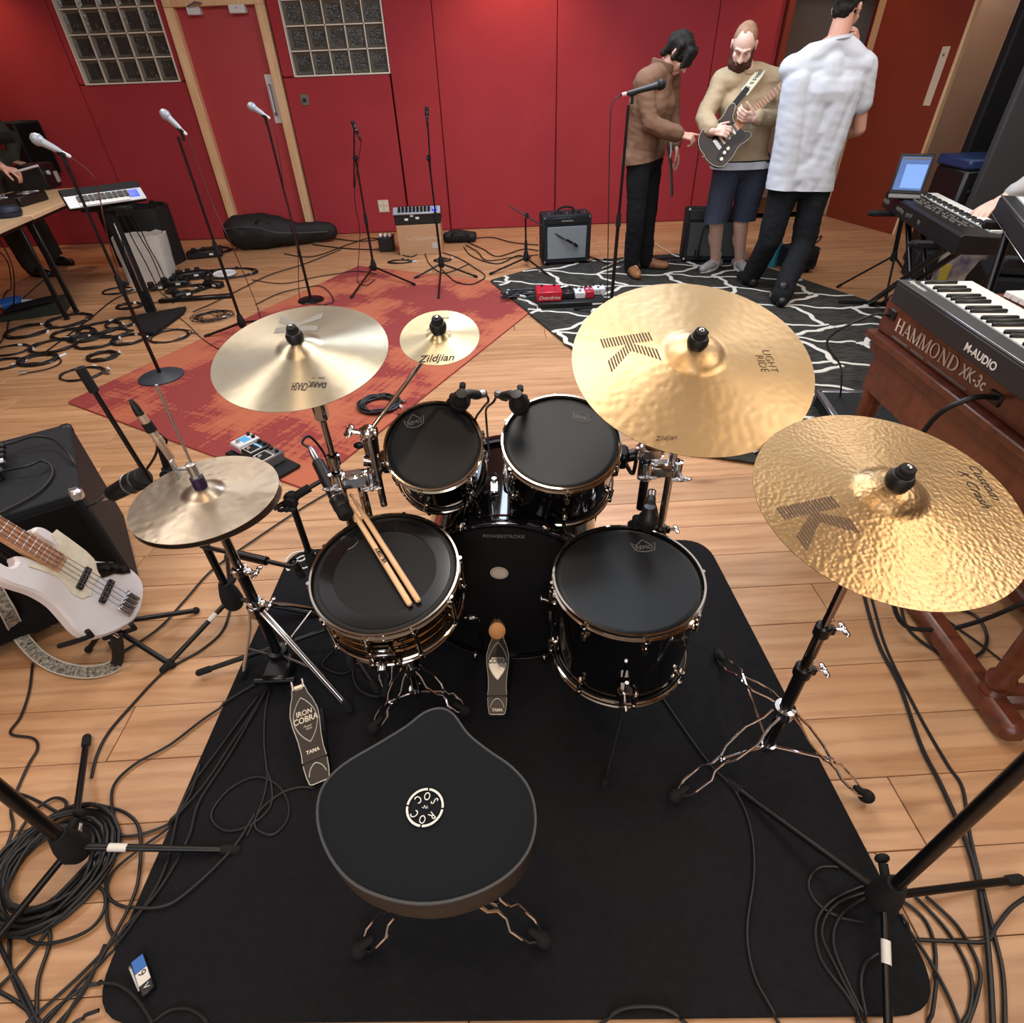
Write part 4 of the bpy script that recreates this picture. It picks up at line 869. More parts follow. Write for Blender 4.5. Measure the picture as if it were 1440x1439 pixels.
for k in range(22): 
    a = k * .9; m.v += []
sp_ = [V((c.x + .095 + .010 * math.cos(a * .8), c.y + .012 + .010 * math.sin(a * .8), .06 + .11 * a / 60)) for a in range(61)]
obj('spring', MB().tube(sp_, .0018, 6), MAT['steel'], t, True)
b0 = V((c.x, c.y + .012, .195)); b1 = at(699, 884, .30); dd = (b1 - b0).normalized()
bt = obj('beater_shaft', MB().cyl(b0 - dd * .02, b1 + dd * .02, .0045, 10), MAT['chrome'], t, True)
# felt and wood beater head with two dark bands, aimed at the drum
ba = V((0, -.55, .835)); ba = (ba - dd * ba.dot(dd)).normalized() if 0 else dd
m = MB().lathe([(0, -.036), (.017, -.036), (.0195, -.030), (.022, .02), (.023, .032), (.016, .036), (0, .036)], 22, fr(b1, ba)); bh = obj('beater_head', m, mat('tan_beater', 'b07c48', .6), t, True)
m = MB().lathe([(.0195, -.012), (.0222, -.012), (.0222, -.008), (.0195, -.008)], 22, fr(b1, ba), True).lathe([(.0205, .014), (.0235, .014), (.0235, .018), (.0205, .018)], 22, fr(b1, ba), True); obj('dark_band', m, MAT['bprint'], bh, True)['kind'] = 'stuff'
m = MB().box((c.x, c.y - .0, .165), (.02, .008, .07), .002); obj('chain', m, MAT['dchrome'], t, True)

# snare stand
sx, sy = -.305, .985
t = hardware_stand('low chrome snare stand under the brass snare drum', (sx, sy), [at(528, 1032).xy, at(655, 1008).xy, (-.36, 1.25)], [(.06, .28, .0125, MAT['dchrome']), (.26, .36, .0095, MAT['chrome'])], .20, .085, name='snare_stand')
m = MB().box((sx, sy, .27), (.045, .05, .05), .01).cyl((sx - .03, sy - .012, .285), (sx + .03, sy - .012, .285), .014, 14); obj('tilter', m, MAT['chrome'], t, True)
for a in (-PI / 2 - .5, PI / 6, 5 * PI / 6):
    e = WM[sn.name] @ V((.378 / 2 + .004) * V((math.cos(a), math.sin(a), 0)) + V((0, 0, -.163)) if 0 else V(((.378 / 2 + .006) * math.cos(a), (.378 / 2 + .006) * math.sin(a), -.165)))
    m = MB().tube(cr([(sx, sy, .335), V((sx, sy, .345)) * .45 + e * .55 + V((0, 0, -.012)), e, e + V((0, 0, .028))], 5), .005, 8); am = obj('basket_arm', m, MAT['dchrome'], t, True)
    obj('grip', MB().cap(e - V((0, 0, .004)), .010, e + V((0, 0, .026)), .009), MAT['rubber'], am, True)

# drumsticks
for i, (pb, pt, lb) in enumerate((((577, 851), (488, 706), 'left drumstick of the pair on the snare, its butt nearest the viewer'), ((589, 846), (500, 706), 'right drumstick of the pair on the snare, beside the other'))):
    Ms = WM[sn.name]; nrm = Ms.to_3x3() @ V((0, 0, 1)); a = onplane(*pb, Ms.translation + nrm * .0035, nrm); b = onplane(*pt, Ms.translation + nrm * .012, nrm); d = (b - a).normalized()
    t = thing('drumstick', lb, 'drumstick', fr(a, d, nrm), 'pair of drumsticks on the snare')
    m = MB().lathe([(0, 0), (.0045, 0), (.0068, .003), (.0072, .02), (.0072, .30), (.0055, .35), (.0034, .392), (.0031, .396), (.0047, .402), (.0045, .410), (0, .414)], 14); o = obj('shaft', m, MAT['stick'], t)
    if i == 0: text('lettering', 'VK-TERY', MAT['bprint'], t, TR(.0074, .002, .165) @ M.Rotation(PI / 2, 4, 'Y') @ RZ(PI), .014, bold=.0006)
# ------------------------------------------------------------------ drum throne
ZS_ = .47
so_ = [(482, 1077), (535, 1045), (572, 1022), (597, 1003), (620, 997), (638, 1006), (658, 1033), (686, 1056), (720, 1080), (744, 1110), (753, 1150), (746, 1190), (722, 1224), (680, 1252), (620, 1270), (560, 1268), (500, 1245), (464, 1205), (447, 1155), (453, 1110)]
so_ = [at(*p, ZS_) for p in so_]; c0 = V((-.172, .455, 0)); ol = [p - V((c0.x, c0.y, ZS_)) for p in cr(so_, 4, True)]
t = thing('drum_throne', 'black saddle-shaped drum stool with a round white emblem on its seat', 'stool', (c0.x, c0.y, ZM))
Zt = ZS_ - ZM
m = MB(); n = len(ol); rings = []
for s, z_ in ((.86, -.085), (.955, -.084), (.995, -.075), (1.012, -.05), (1.012, -.02), (1.0, -.004), (.985, 0.001), (.93, .006), (.75, .007), (.4, .002), (.12, .0)):
    rings.append([V((p.x * s, p.y * s, Zt + z_)) for p in ol])
vs = [p for r_ in rings for p in r_]; fs = []
for k in range(len(rings) - 1):
    for i in range(n): fs.append((k * n + i, k * n + (i + 1) % n, (k + 1) * n + (i + 1) % n, (k + 1) * n + i))
ft_ = [f for f in fs if f[0] >= 6 * n] + [[(len(rings) - 1) * n + i for i in range(n)]]; fsd = [f for f in fs if f[0] < 6 * n] + [list(range(n))[::-1]]
obj('seat_side', MB().add(vs, fsd), MAT['seatside'], t); st = obj('seat', MB().add(vs, ft_), MAT['seat'], t)
obj('piping', MB().tube([V((p.x, p.y, Zt + .001)) for p in ol], .0028, 6, True), MAT['piping'], t)
e = at(598, 1137, ZS_) - V((c0.x, c0.y, ZS_)); Te = TR(e.x, e.y, Zt + .0045) @ RZ(-.12); rE = .0345
m = MB()
for k in range(4):
    P = [(math.cos(a) * rE, math.sin(a) * rE) for a in [PI / 2 * k + .05 + (PI / 2 - .1) * i / 10 for i in range(11)]]
    Q = [(x * .885, y_ * .885) for x, y_ in reversed(P)]; m.prism(P + Q, 0, .0006, Te)
obj('emblem_ring', m, MAT['print'], st)['kind'] = 'stuff'
for s, a in (('C', 2.45), ('O', PI / 2), ('S', .68), ('C', -2.45), ('O', -PI / 2), ('R', -.70)):
    up = a > 0; ph = (a - PI / 2)
    text('lettering', s, MAT['print'], st, Te @ TR(math.cos(a) * .0205, math.sin(a) * .0205, 0) @ RZ(ph + (PI if up else 0)), .021, sx=.72)
text('lettering', '-N-', MAT['print'], st, Te @ RZ(0), .009, shear=.2)
obj('seat_post', MB().cyl((0, 0, .10), (0, 0, Zt - .08), .0145, 18).lathe([(.05, Zt - .086), (.05, Zt - .09), (.022, Zt - .094), (.02, Zt - .13), (.014, Zt - .13)], 24), MAT['dchrome'], t)
for f in (at(510, 1342), at(764, 1328), V((-.17, .68, 0))):
    f = V((f.x, f.y, ZM + .016)); d = V((f.x - c0.x, f.y - c0.y, 0)).normalized(); lg = braced_leg(t, V((c0.x, c0.y, .29)) + d * .02, f, MAT['chrome'], .019, .0042)
    obj('brace', MB().cyl(V((c0.x, c0.y, .12)) + d * .015, V((c0.x, c0.y, .29)) * .45 + f * .55, .0045, 8), MAT['chrome'], lg, True)

# ------------------------------------------------------------------ microphones and their stands
def mic(label, head, tail, kind='silver', group=None, scale=1.0):
    head, tail = V(head), V(tail); d = (tail - head); L = d.length; T_ = fr(head, d)
    t = thing('microphone', label, 'microphone', T_, group); s = scale
    body = {'silver': MAT['silver'], 'black': MAT['black'], 'gold': MAT['gold'], 'pencil': MAT['black']}[kind]
    if kind in ('silver', 'black'):
        obj('grille', MB().lathe([(0, -.030 * s), (.015 * s, -.026 * s), (.0255 * s, -.013 * s), (.0285 * s, .003 * s), (.026 * s, .016 * s), (.021 * s, .024 * s), (0, .024 * s)], 20), MAT['silver'] if kind == 'silver' else MAT['blackm'], t)
        obj('grille_band', MB().lathe([(.0275 * s, .0), (.0295 * s, .001), (.0295 * s, .006), (.0275 * s, .007)], 20, None, True), body, t)
        obj('body', MB().lathe([(0, .022 * s), (.0205 * s, .022 * s), (.0185 * s, .04 * s), (.0165 * s, .07 * s), (.0125 * s, L - .045), (.0115 * s, L - .04), (0, L - .04)], 20), body, t)
        cn_ = obj('connector', MB().lathe([(0, L - .04), (.0095, L - .04), (.0095, L - .008), (.006, L), (0, L)], 14), MAT['whitep'] if kind == 'silver' else MAT['blackm'], t)
    elif kind == 'gold':
        obj('capsule', MB().lathe([(0, 0), (.0095, 0), (.0102, .002), (.0102, .045), (.0125, .05), (.0125, .068), (0, .068)], 20), MAT['gold'], t)
        obj('body', MB().lathe([(0, .068), (.0105, .068), (.0105, L - .045), (0, L - .045)], 20), MAT['gold'], t)
        obj('connector', MB().lathe([(0, L - .06), (.0098, L - .06), (.0092, L - .02), (.0045, L), (0, L)], 14), MAT['black'], t)
    elif kind == 'pencil':
        obj('grille', MB().lathe([(0, 0), (.013 * s, 0), (.0155 * s, .004), (.0155 * s, .026), (.0145 * s, .03), (0, .03)], 20), MAT['blackm'], t)
        obj('body', MB().lathe([(0, .03), (.0145 * s, .03), (.0165 * s, .034), (.0165 * s, .06), (.0145 * s, .068), (.0125 * s, L - .06), (.0105 * s, L - .055), (0, L - .055)], 20), MAT['black'], t)
        obj('switch_ring', MB().lathe([(.0145 * s, .062), (.0168 * s, .063), (.0168 * s, .066), (.0145 * s, .067)], 20, None, True), MAT['steel'], t)
        obj('connector', MB().lathe([(0, L - .056), (.0092, L - .056), (.0092, L - .05), (.0098, L - .048), (.0098, L - .016), (.006, L), (0, L)], 14), MAT['steel'] if s > 1.05 else MAT['black'], t)
    return t
def tripod(label, hub, feet, pole_top, sections=((0, .011), (.55, .0085)), boom=None, group=None, hubr=.026, clutch=None, tape=False, mt=None, footz=0.0):
    hub = V(hub); mt = mt or MAT['bmetal']; t = thing('microphone_stand', label, 'stand', (hub.x, hub.y, 0), group); pole_top = V(pole_top)
    d = pole_top - hub; sec = list(sections) + [(1.0, 0)]
    for (a, r), (b, _) in zip(sec[:-1], sec[1:]): obj('pole', MB().cyl(hub + d * a, hub + d * b, r, 14), mt, t, True)
    if len(sections) > 1:
        a = sections[1][0]; obj('clutch', MB().cyl(hub + d * a - d.normalized() * .07, hub + d * a + d.normalized() * .01, sections[0][1] + .006, 14, sections[0][1] + .003), MAT['blackm'], t, True)
    obj('hub', MB().lathe([(.0, -hubr * 1.5), (hubr * .85, -hubr * 1.4), (hubr * 1.15, -hubr * .6), (hubr, hubr * .7), (hubr * .62, hubr * 2.2), (0, hubr * 2.3)], 18, fr(hub, d)), MAT['blackm'], t, True)
    if hubr >= .03:
        kb0 = hub + d.normalized() * hubr * 1.1 + V((0, hubr * .7, 0)); obj('hub_knob', MB().cyl(kb0, kb0 + V((.006, hubr * .9, .008)), .010, 10).ball(kb0 + V((.008, hubr * 1.2, .010)), (.016, .009, .016), 12, 8), MAT['blackm'], t, True)
    for i, f in enumerate(feet):
        f = V((f[0], f[1], .013 + footz)); q = (f - hub); q.z = 0; q.normalize(); a = hub + q * hubr * .8 - V((0, 0, hubr * .3))
        lg = obj('leg', MB().cyl(a, f, .0085 if hubr > .02 else .007, 10), mt, t, True)
        e = (f - a).normalized(); obj('rubber_foot', MB().cap(f - e * .028, .0115, f + e * .004, .0115, 12), MAT['rubber'], lg, True)
        if tape and i == tape - 1: obj('white_tape', MB().cyl(a + (f - a) * .16, a + (f - a) * .28, .0092, 12), MAT['print'], lg, True)
    if boom:
        a, b = V(boom[0]), V(boom[1]); obj('boom', MB().cyl(a, b, .0065, 12), mt, t, True); bd = (b - a)
        if len(boom) > 2: g = boom[2]; obj('boom_grip', MB().cyl(a + bd * g[0], a + bd * g[1], .012, 12), MAT['blackm'], t, True)
        c = V(clutch) if clutch is not None else pole_top; cl = obj('boom_clutch', MB().cyl(c - V((0, .022, 0)), c + V((0, .022, 0)), .018, 14).box(c, (.03, .026, .045), .006), MAT['blackm'], t, True)
        m = MB(); wing(m, c + V((0, -.02, 0)), c + V((0, -.042, 0)), 1.2); obj('wing_screw', m, MAT['blackm'], cl, True)
    return t
def clip(t, p, d, r=.0135):
    d = V(d).normalized(); p = V(p); obj('mic_clip', MB().cyl(p - d * .018 - V((0, 0, .007)), p + d * .018 - V((0, 0, .007)), r, 12).cyl(p, p - V((0, 0, .06)), .010, 10), MAT['blackm'], t, True)

# vocal stands
b = V((-2.253, 3.477, 0)); top = aty(88, 222, b.y)
t = thing('microphone_stand', 'straight stand on a round black base holding the leftmost silver microphone', 'stand', b)
obj('base', MB().lathe([(0, .035), (.03, .034), (.05, .024), (.125, .016), (.138, .008), (.138, .0), (0, 0)], 40, TR(0, 0, .008)), mat('grey_iron', '3b4047', .5, .3), t)
obj('pole', MB().cyl((0, 0, .03), (0, 0, .62), .0115, 14), MAT['bmetal'], t); obj('pole', MB().cyl((0, 0, .60), (0, 0, top.z), .008, 12), MAT['bmetal'], t)
obj('clutch', MB().cyl((0, 0, .55), (0, 0, .64), .019, 14, .015).box((.028, 0, .60), (.05, .02, .03), .006), MAT['blackm'], t)
h, q = aty(52, 196, b.y - .03), aty(100, 221, b.y); clip(t, (h * .3 + q * .7), q - h); mic('leftmost silver vocal microphone, over the toy keyboard', h, q, 'silver')
b = at(345, 470); top = aty(250, 192, b.y); hub = V((b.x, b.y, .09)); b2y = b.y
t = tripod('straight black stand before the pine door frame, foot behind the pale crash', hub, [(b.x + .28 * math.cos(a), b.y + .28 * math.sin(a)) for a in (1.2, 3.3, 5.4)], top, ((0, .011), (.47, .008)))
h, q = aty(232, 161, b.y), aty(263, 190, b.y); clip(t, (h * .3 + q * .7), q - h); mic('silver vocal microphone under the left glass block window', h, q, 'silver')
b = at(438, 424); top = aty(376, 172, b.y); b3 = b
t = thing('microphone_stand', 'straight black stand whose small round base sits on the red rug behind the pale crash', 'stand', (b.x, b.y, .008))
obj('base', MB().lathe([(0, .03), (.03, .028), (.05, .02), (.10, .014), (.11, .006), (.11, .0), (0, 0)], 36), MAT['bmetal'], t)
obj('pole', MB().cyl((0, 0, .02), (0, 0, .60), .0115, 14), MAT['bmetal'], t); obj('pole', MB().cyl((0, 0, .58), (0, 0, top.z - .008), .008, 12), MAT['bmetal'], t); obj('clutch', MB().cyl((0, 0, .53), (0, 0, .61), .018, 14, .013), MAT['blackm'], t)
h, q = aty(354, 150, b.y), aty(380, 167, b.y); clip(t, (h * .3 + q * .7), q - h); mic('silver vocal microphone before the red door', h, q, 'silver')
b = at(528, 390); hub = V((b.x, b.y, .10)); top = aty(500, 222, b.y)
t = tripod('tripod stand with a dropped boom on the back corner of the red rug', hub, [at(495, 421).xy, at(583, 403).xy, (b.x - .1, b.y + .3)], top, ((0, .011), (.5, .008)), (aty(498, 182, b.y - .03), aty(498, 264, b.y - .03)), footz=.008)
h, q = aty(495, 170, b.y - .05), aty(508, 199, b.y - .05); mic('black microphone on the boom stand left of the cardboard box', h, q, 'pencil')
b = at(622, 386); hub = V((b.x, b.y, .10)); top = aty(603, 222, b.y)
t = tripod('tripod stand with an upright boom before the cardboard box and mixer', hub, [at(584, 393).xy, at(670, 391).xy, at(617, 421).xy], top, ((0, .011), (.5, .008)), (aty(601, 165, b.y - .03), aty(606, 250, b.y - .03)))
h, q = aty(600, 150, b.y - .05), aty(601, 178, b.y - .05); mic('black microphone on the boom stand before the cardboard box', h, q, 'pencil')
b = at(858, 446); hub = V((b.x, b.y, .09)); top = aty(884, 148, b.y); b6 = b
t = tripod('straight black stand before the man in the brown jacket, foot hidden by the ride', hub, [(b.x + .28 * math.cos(a), b.y + .28 * math.sin(a)) for a in (.6, 2.7, 4.8)], top, ((0, .0125), (.5, .0095)), footz=.02)
h, q = aty(930, 119, b.y - .02), aty(873, 134, b.y); clip(t, (h * .3 + q * .7), q - h); mt_ = mic('black vocal microphone before the brown jacket', h, q, 'black')
m = MB().lathe([(.0098, h.__sub__(q).length - .036), (.0112, h.__sub__(q).length - .035), (.0112, h.__sub__(q).length - .008), (.0098, h.__sub__(q).length - .007)], 14, None, True); obj('pink_tape', m, mat('pink_tape', 'd8a7a0', .7), mt_)
b = at(740, 374); hub = V((b.x, b.y, .08)); top = aty(739, 307, b.y)
t = tripod('short boom stand beside the small grey-fronted guitar amplifier', hub, [at(690, 387).xy, at(776, 393).xy, (b.x + .05, b.y + .28)], top, ((0, .010), (.4, .0085)), (aty(717, 290, b.y + .0), aty(803, 342, b.y - .12)), clutch=aty(741, 303, b.y - .02))
mic('small black microphone aimed at the grey amplifier grille', aty(812, 346, b.y - .09), aty(797, 337, b.y - .15), 'pencil', scale=.8)

# overhead stands reaching out of view near the viewer
hub = V((-1.085, .582, .10))
t = tripod('black tripod stand standing in the cable heap, lower left', hub, [at(125, 1042).xy, at(334, 1198).xy, (-1.265, .24)], (-1.085, .582, 1.9), ((0, .0145), (.55, .010)), hubr=.030, tape=2)
hub = V((.774, .417, .10))
t = tripod('black tripod stand half on the mat corner, lower right', hub, [at(1024, 1104).xy, at(1428, 1240).xy, (.635, .08)], (.774, .417, 1.9), ((0, .0125), (.55, .010)), hubr=.030, tape=3)
# hi-hat and snare microphone stands
hub = at(325, 840, .10); zt = 0
for k in range(40, 120):
    z_ = k / 100; r_ = CM.transposed() @ (V((hub.x, hub.y, z_)) - V((0, 0, HCAM)))
    if 719.5 - FPX * r_.y / -r_.z < 668: zt = z_; break
top = V((hub.x, hub.y, zt))
t = tripod('black boom stand with a gold condenser microphone behind the hi-hats', hub, [at(233, 944).xy, at(321, 786).xy, (hub.x + .30, hub.y - .02)], top, ((0, .0125), (.6, .0095)), (aty(112, 517, hub.y - .03), aty(226, 700, hub.y - .03), (0, .16)), hubr=.032, tape=1)
e0, e1 = at(283, 768, .36), at(421, 800, .36); d_ = e1 - e0
obj('side_arm', MB().cyl(e0, e1, .0075, 10).cyl(e0 + d_ * .38, e0 + d_ * .68, .014, 12), MAT['bmetal'], t, True)
mic('short black microphone on the low side arm beside the snare', e1 + V((.0, .0, -.035)), e1 + V((-.01, .0, .03)), 'pencil', scale=.8)
h, q = aty(241, 645, hub.y - .06), aty(183, 562, hub.y - .06); ccap = q
mic('champagne gold condenser microphone above the hi-hats', h, q, 'gold', scale=1)
c1 = (h * .45 + q * .55); obj('mic_clip', MB().cyl(c1 - (q - h).normalized() * .012, c1 + (q - h).normalized() * .014, .0135, 12).tube([c1 + V((-.012, .01, -.01)), c1 + V((0, .03, -.06)), c1 + V((-.02, .03, -.09)), top + V((0, 0, .02))], .010, 8), MAT['blackm'], t, True)
h, q = aty(203, 670, hub.y + .0), aty(141, 704, hub.y + .02); mic('thick black dynamic microphone lying across the hi-hat stand boom', h, q, 'pencil', scale=1.9); mdyn = q
hub = at(470, 880, .10); hb_ = hub
for k in range(30, 120):
    z_ = k / 100; r_ = CM.transposed() @ (V((hub.x, hub.y, z_)) - V((0, 0, HCAM)))
    if 719.5 - FPX * r_.y / -r_.z < 706: zt = z_; break
top = V((hub.x, hub.y, zt)); a0, a1 = at(385, 716, zt - .01), at(452, 676, zt + .03)
t = tripod('black boom stand carrying the snare microphone, behind the snare drum', hub, [at(286, 952).xy, (hub.x + .12, hub.y + .26), (hub.x + .16, hub.y - .2)], top, ((0, .0115), (.62, .0095)), (a0, a1, (.3, .75)), hubr=.024, footz=.012)
h, q = at(488, 727, .612), at(436, 630, .70); mic('black dynamic microphone pointing at the snare head', h, q, 'pencil', scale=1.35); msn = q; clip(t, h * .45 + q * .55, q - h, .018)
# clip-on drum microphones
def clipmic(label, p, d, tailpx, tz, rim):
    p = V(p); d = V(d).normalized(); t = thing('clip_microphone', label, 'microphone', fr(p, d))
    obj('head', MB().lathe([(0, -.036), (.015, -.036), (.022, -.028), (.025, -.008), (.025, .004), (.018, .016), (.014, .034), (.0, .036)], 20), MAT['black'], t)
    obj('head_ring', MB().lathe([(.0245, -.012), (.0262, -.011), (.0262, -.006), (.0245, -.005)], 20, None, True), MAT['blackm'], t)
    q = at(*tailpx, tz); m = MB().tube([p + d * .012, p + d * .02 + (q - p) * .3, q - (q - p) * .3], .0125, 10).tube([q - (q - p) * .45, q], .0105, 12); obj('neck', m, MAT['black'], t, True)
    obj('connector', MB().cyl(q - (q - p).normalized() * .022, q - (q - p).normalized() * .004, .0112, 12), MAT['steel'], t, True)
    r = V(rim); m = MB().box(p * .35 + r * .65, (.022, .026, .04), .006).tube([p - d * .01, p * .4 + r * .6, r], .010, 8).box(p + V((.006, .02, .028)), (.016, .03, .012), .004); obj('rim_clip', m, MAT['blackm'], t, True); return q
Mt = WM[t1.name]; rim = Mt @ V((.045, .128, .0)); c1m = clipmic('black microphone clipped to the far rim of the small rack tom', at(648, 562, .86), Mt.to_3x3() @ V((.15, -.05, 1)), (682, 553), .85, rim)
Mt = WM[t2.name]; rim = Mt @ V((-.085, .135, .0)); c2m = clipmic('black microphone clipped to the far rim of the middle rack tom', at(729, 566, .86), Mt.to_3x3() @ V((-.15, -.05, 1)), (699, 554), .85, rim)
Mt = WM[ft.name]; rim = Mt @ V((.04, .185, .0)); c3m = clipmic('black microphone clipped to the far rim of the floor tom', at(912, 728, .625), Mt.to_3x3() @ V((0, .1, 1)), (917, 690), .66, rim)

# ------------------------------------------------------------------ bass amplifier, bass, strap
za = .50; FRc = at(112, 690, za); e1 = (at(0, 725, za) - FRc).normalized(); e2 = V((-e1.y, e1.x, 0)) * -1
if e2.y < 0: e2 = -e2
qb = at(60, 597, za) - FRc; dep = .56
Ta = fr((FRc.x, FRc.y, 0), (0, 0, 1), e1)      # local x to the left along the front; y away or towards
sy_ = 1 if (Ta.to_3x3() @ V((0, 1, 0))).dot(qb) > 0 else -1
t = thing('bass_amplifier', 'large black bass amplifier cabinet with metal corners behind the white bass', 'amplifier', Ta)
W_ = .74
obj('cabinet', MB().box((W_ / 2, sy_ * dep / 2, .035 + (za - .035) / 2), (W_, dep, za - .035), .008), MAT['vinyl'], t)
obj('grille', MB().box((W_ / 2, -sy_ * .004, .26), (W_ - .05, .014, .42), .004), MAT['grille'], t)
for x in (0, W_):
    for yy in (0, dep):
        m = MB().box((x + (.018 if x == 0 else -.018), sy_ * (yy + (.018 if yy == 0 else -.018)), za - .018), (.042, .042, .042), .010); k_ = obj('corner_cap', m, MAT['alu'] if yy == 0 else MAT['black'], t)
        m = MB().lathe([(0, 0), (.024, 0), (.024, .012), (.019, .034), (0, .034)], 14, TR(x + (.05 if x == 0 else -.05), sy_ * (yy + (.05 if yy == 0 else -.05)), .0005)); obj('foot', m, MAT['rubber'], t)
q = Ta.inverted() @ at(8, 676, za); t = thing('preamp_box', 'small black box with four knobs on top of the bass amplifier', 'amplifier', Ta @ TR(q.x, q.y, za))
bw_, bd_, bh_ = .22, .20, .085
obj('case', MB().box((bw_ / 2, sy_ * bd_ / 2, bh_ / 2), (bw_, bd_, bh_), .004), MAT['black'], t)
for k in range(4): obj('knob', MB().cyl((.0, sy_ * (.035 + .04 * k), bh_ * .62), (-.022, sy_ * (.035 + .04 * k), bh_ * .62), .011, 14), MAT['steel'] if k == 0 else MAT['black'], t)
obj('front_edge', MB().box((.002, sy_ * bd_ / 2, bh_ - .002), (.006, bd_, .006), .001), MAT['steel'], t)
pre_jack = Ta @ TR(q.x, q.y, za) @ V((-.004, sy_ * .012, bh_ * .35)); pre_back = Ta @ TR(q.x, q.y, za) @ V((-.004, sy_ * .19, bh_ * .5))

bz = .205; br_ = at(176, 850, bz); bn = V((math.cos(R(21)), 0, math.sin(R(21)))); fe = onplane(79, 791, br_, bn); bu = (fe - br_).normalized(); Lfe = (fe - br_).length; kS = Lfe / .272
Tb = fr(br_, bn, bu)                # local x along the neck, z out of the face
t = thing('bass_guitar', 'white bass guitar with cream pickguard leaning before the bass amplifier', 'guitar', Tb)
def bp2(px, py): p = Tb.inverted() @ onplane(px, py, br_, bn); return (p.x, p.y)
outl = [(203, 822), (201, 850), (190, 872), (165, 888), (135, 897), (112, 888), (92, 866), (75, 848), (50, 833), (20, 823), (-4, 812), (-14, 795), (-2, 789), (14, 797), (24, 792), (22, 782), (40, 783), (66, 792), (82, 784), (76, 768), (62, 760), (47, 748), (51, 741), (64, 742), (80, 752), (98, 766), (118, 781), (140, 789), (165, 791), (190, 803)]
O = [V((*bp2(*p), 0)) for p in outl]; body = [(p.x, p.y) for p in cr(O, 3, True)]
obj('body', MB().prism(body, -.040, 0, None, .007), MAT['bassw'], t)
pg = [(79, 745), (96, 757), (120, 775), (132, 787), (134, 800), (142, 808), (131, 822), (127, 838), (115, 842), (102, 836), (92, 822), (78, 810), (60, 803), (40, 797), (38, 792), (66, 797), (86, 788), (82, 768), (72, 752)]
obj('pickguard', MB().prism([bp2(*p) for p in pg], .0005, .0028), MAT['cream'], t)
cp = [(135, 792), (150, 791), (168, 793), (181, 799), (183, 806), (172, 808), (160, 807), (150, 811), (143, 813), (137, 805)]
cpo = obj('control_plate', MB().prism([bp2(*p) for p in cp], .0005, .0034), MAT['tort'], t)
for px, py in ((146, 800), (158, 799), (170, 801)): q = bp2(px, py); obj('knob', MB().cyl((*q, .003), (*q, .016), .0085, 12), MAT['black'], cpo)
def pickup(a, b):
    a, b = V((*bp2(*a), 0)), V((*bp2(*b), 0)); c = (a + b) / 2; d = (b - a); o = obj('pickup', MB().box((0, 0, .004), (d.length, .019, .012), .002, fr(c, (0, 0, 1), d)), MAT['black'], t)
    m = MB()
    for k in range(8): p = a + d * (.1 + .8 * k / 7); m.cyl((p.x, p.y, .009), (p.x, p.y, .0115), .0028, 8)
    obj('pole_pieces', m, MAT['steel'], o)['kind'] = 'stuff'
pickup((123.5, 799.5), (109, 829)); pickup((156, 817), (141.5, 848))
bd0, bd1 = V((*bp2(187, 836), 0)), V((*bp2(173, 862), 0)); d_ = bd1 - bd0
bo = obj('bridge', MB().box((0, 0, .003), (d_.length, .055 * kS, .005), .001, fr((bd0 + bd1) / 2, (0, 0, 1), d_)), MAT['chrome'], t)
for k in range(4): p = bd0 + d_ * (.14 + .24 * k); obj('saddle', MB().cyl(V((p.x + .018, p.y, .010)), V((p.x - .02, p.y, .010)), .005, 8), MAT['steel'], bo)
Ln = .864 * kS; wj, wn = .031 * kS, .021 * kS
neck = [(Lfe, -wj), (Lfe, wj), (Ln, wn), (Ln, -wn)]
obj('neck', MB().prism([(Lfe - .02, -wj), (Lfe - .02, wj), (Ln, wn), (Ln, -wn)], -.018, .006, None, .004), MAT['fret'], t)
fb = obj('fretboard', MB().prism(neck, .006, .012), MAT['rose'], t)
for k in range(1, 21):
    x = Ln - (Ln - Ln * 2 ** (-k / 12)); ww = wn + (wj - wn) * (Ln - x) / (Ln - Lfe)
    if x >= Lfe: obj('fret', MB().cyl((x, -ww, .012), (x, ww, .012), .0013, 6), MAT['steel'], fb)
hs = [(Ln, -wn), (Ln, wn), (Ln + .03, .045), (Ln + .17, .05), (Ln + .19, .02), (Ln + .17, -.015), (Ln + .05, -.035)]
hd_ = obj('headstock', MB().prism(hs, -.014, .002, None, .003), MAT['fret'], t)
for k in range(4): obj('tuner', MB().cyl((Ln + .04 + .036 * k, .03, .002), (Ln + .04 + .036 * k, .03, .014), .008, 12).cyl((Ln + .04 + .036 * k, .045, -.008), (Ln + .04 + .036 * k, .075, -.008), .005, 8), MAT['chrome'], hd_)
for k in range(4):
    yb = (-.030 + .02 * k) * kS; yn = (-.016 + .0107 * k) * kS; obj('string', MB().cyl((-.005, yb, .013), (Ln, yn, .0145), .0011, 6), MAT['steel'], t)
pin = Tb @ V((*bp2(166, 889), -.02)); obj('strap_pin', MB().cyl(pin, pin - bu * .02, .006, 10), MAT['chrome'], t, True)
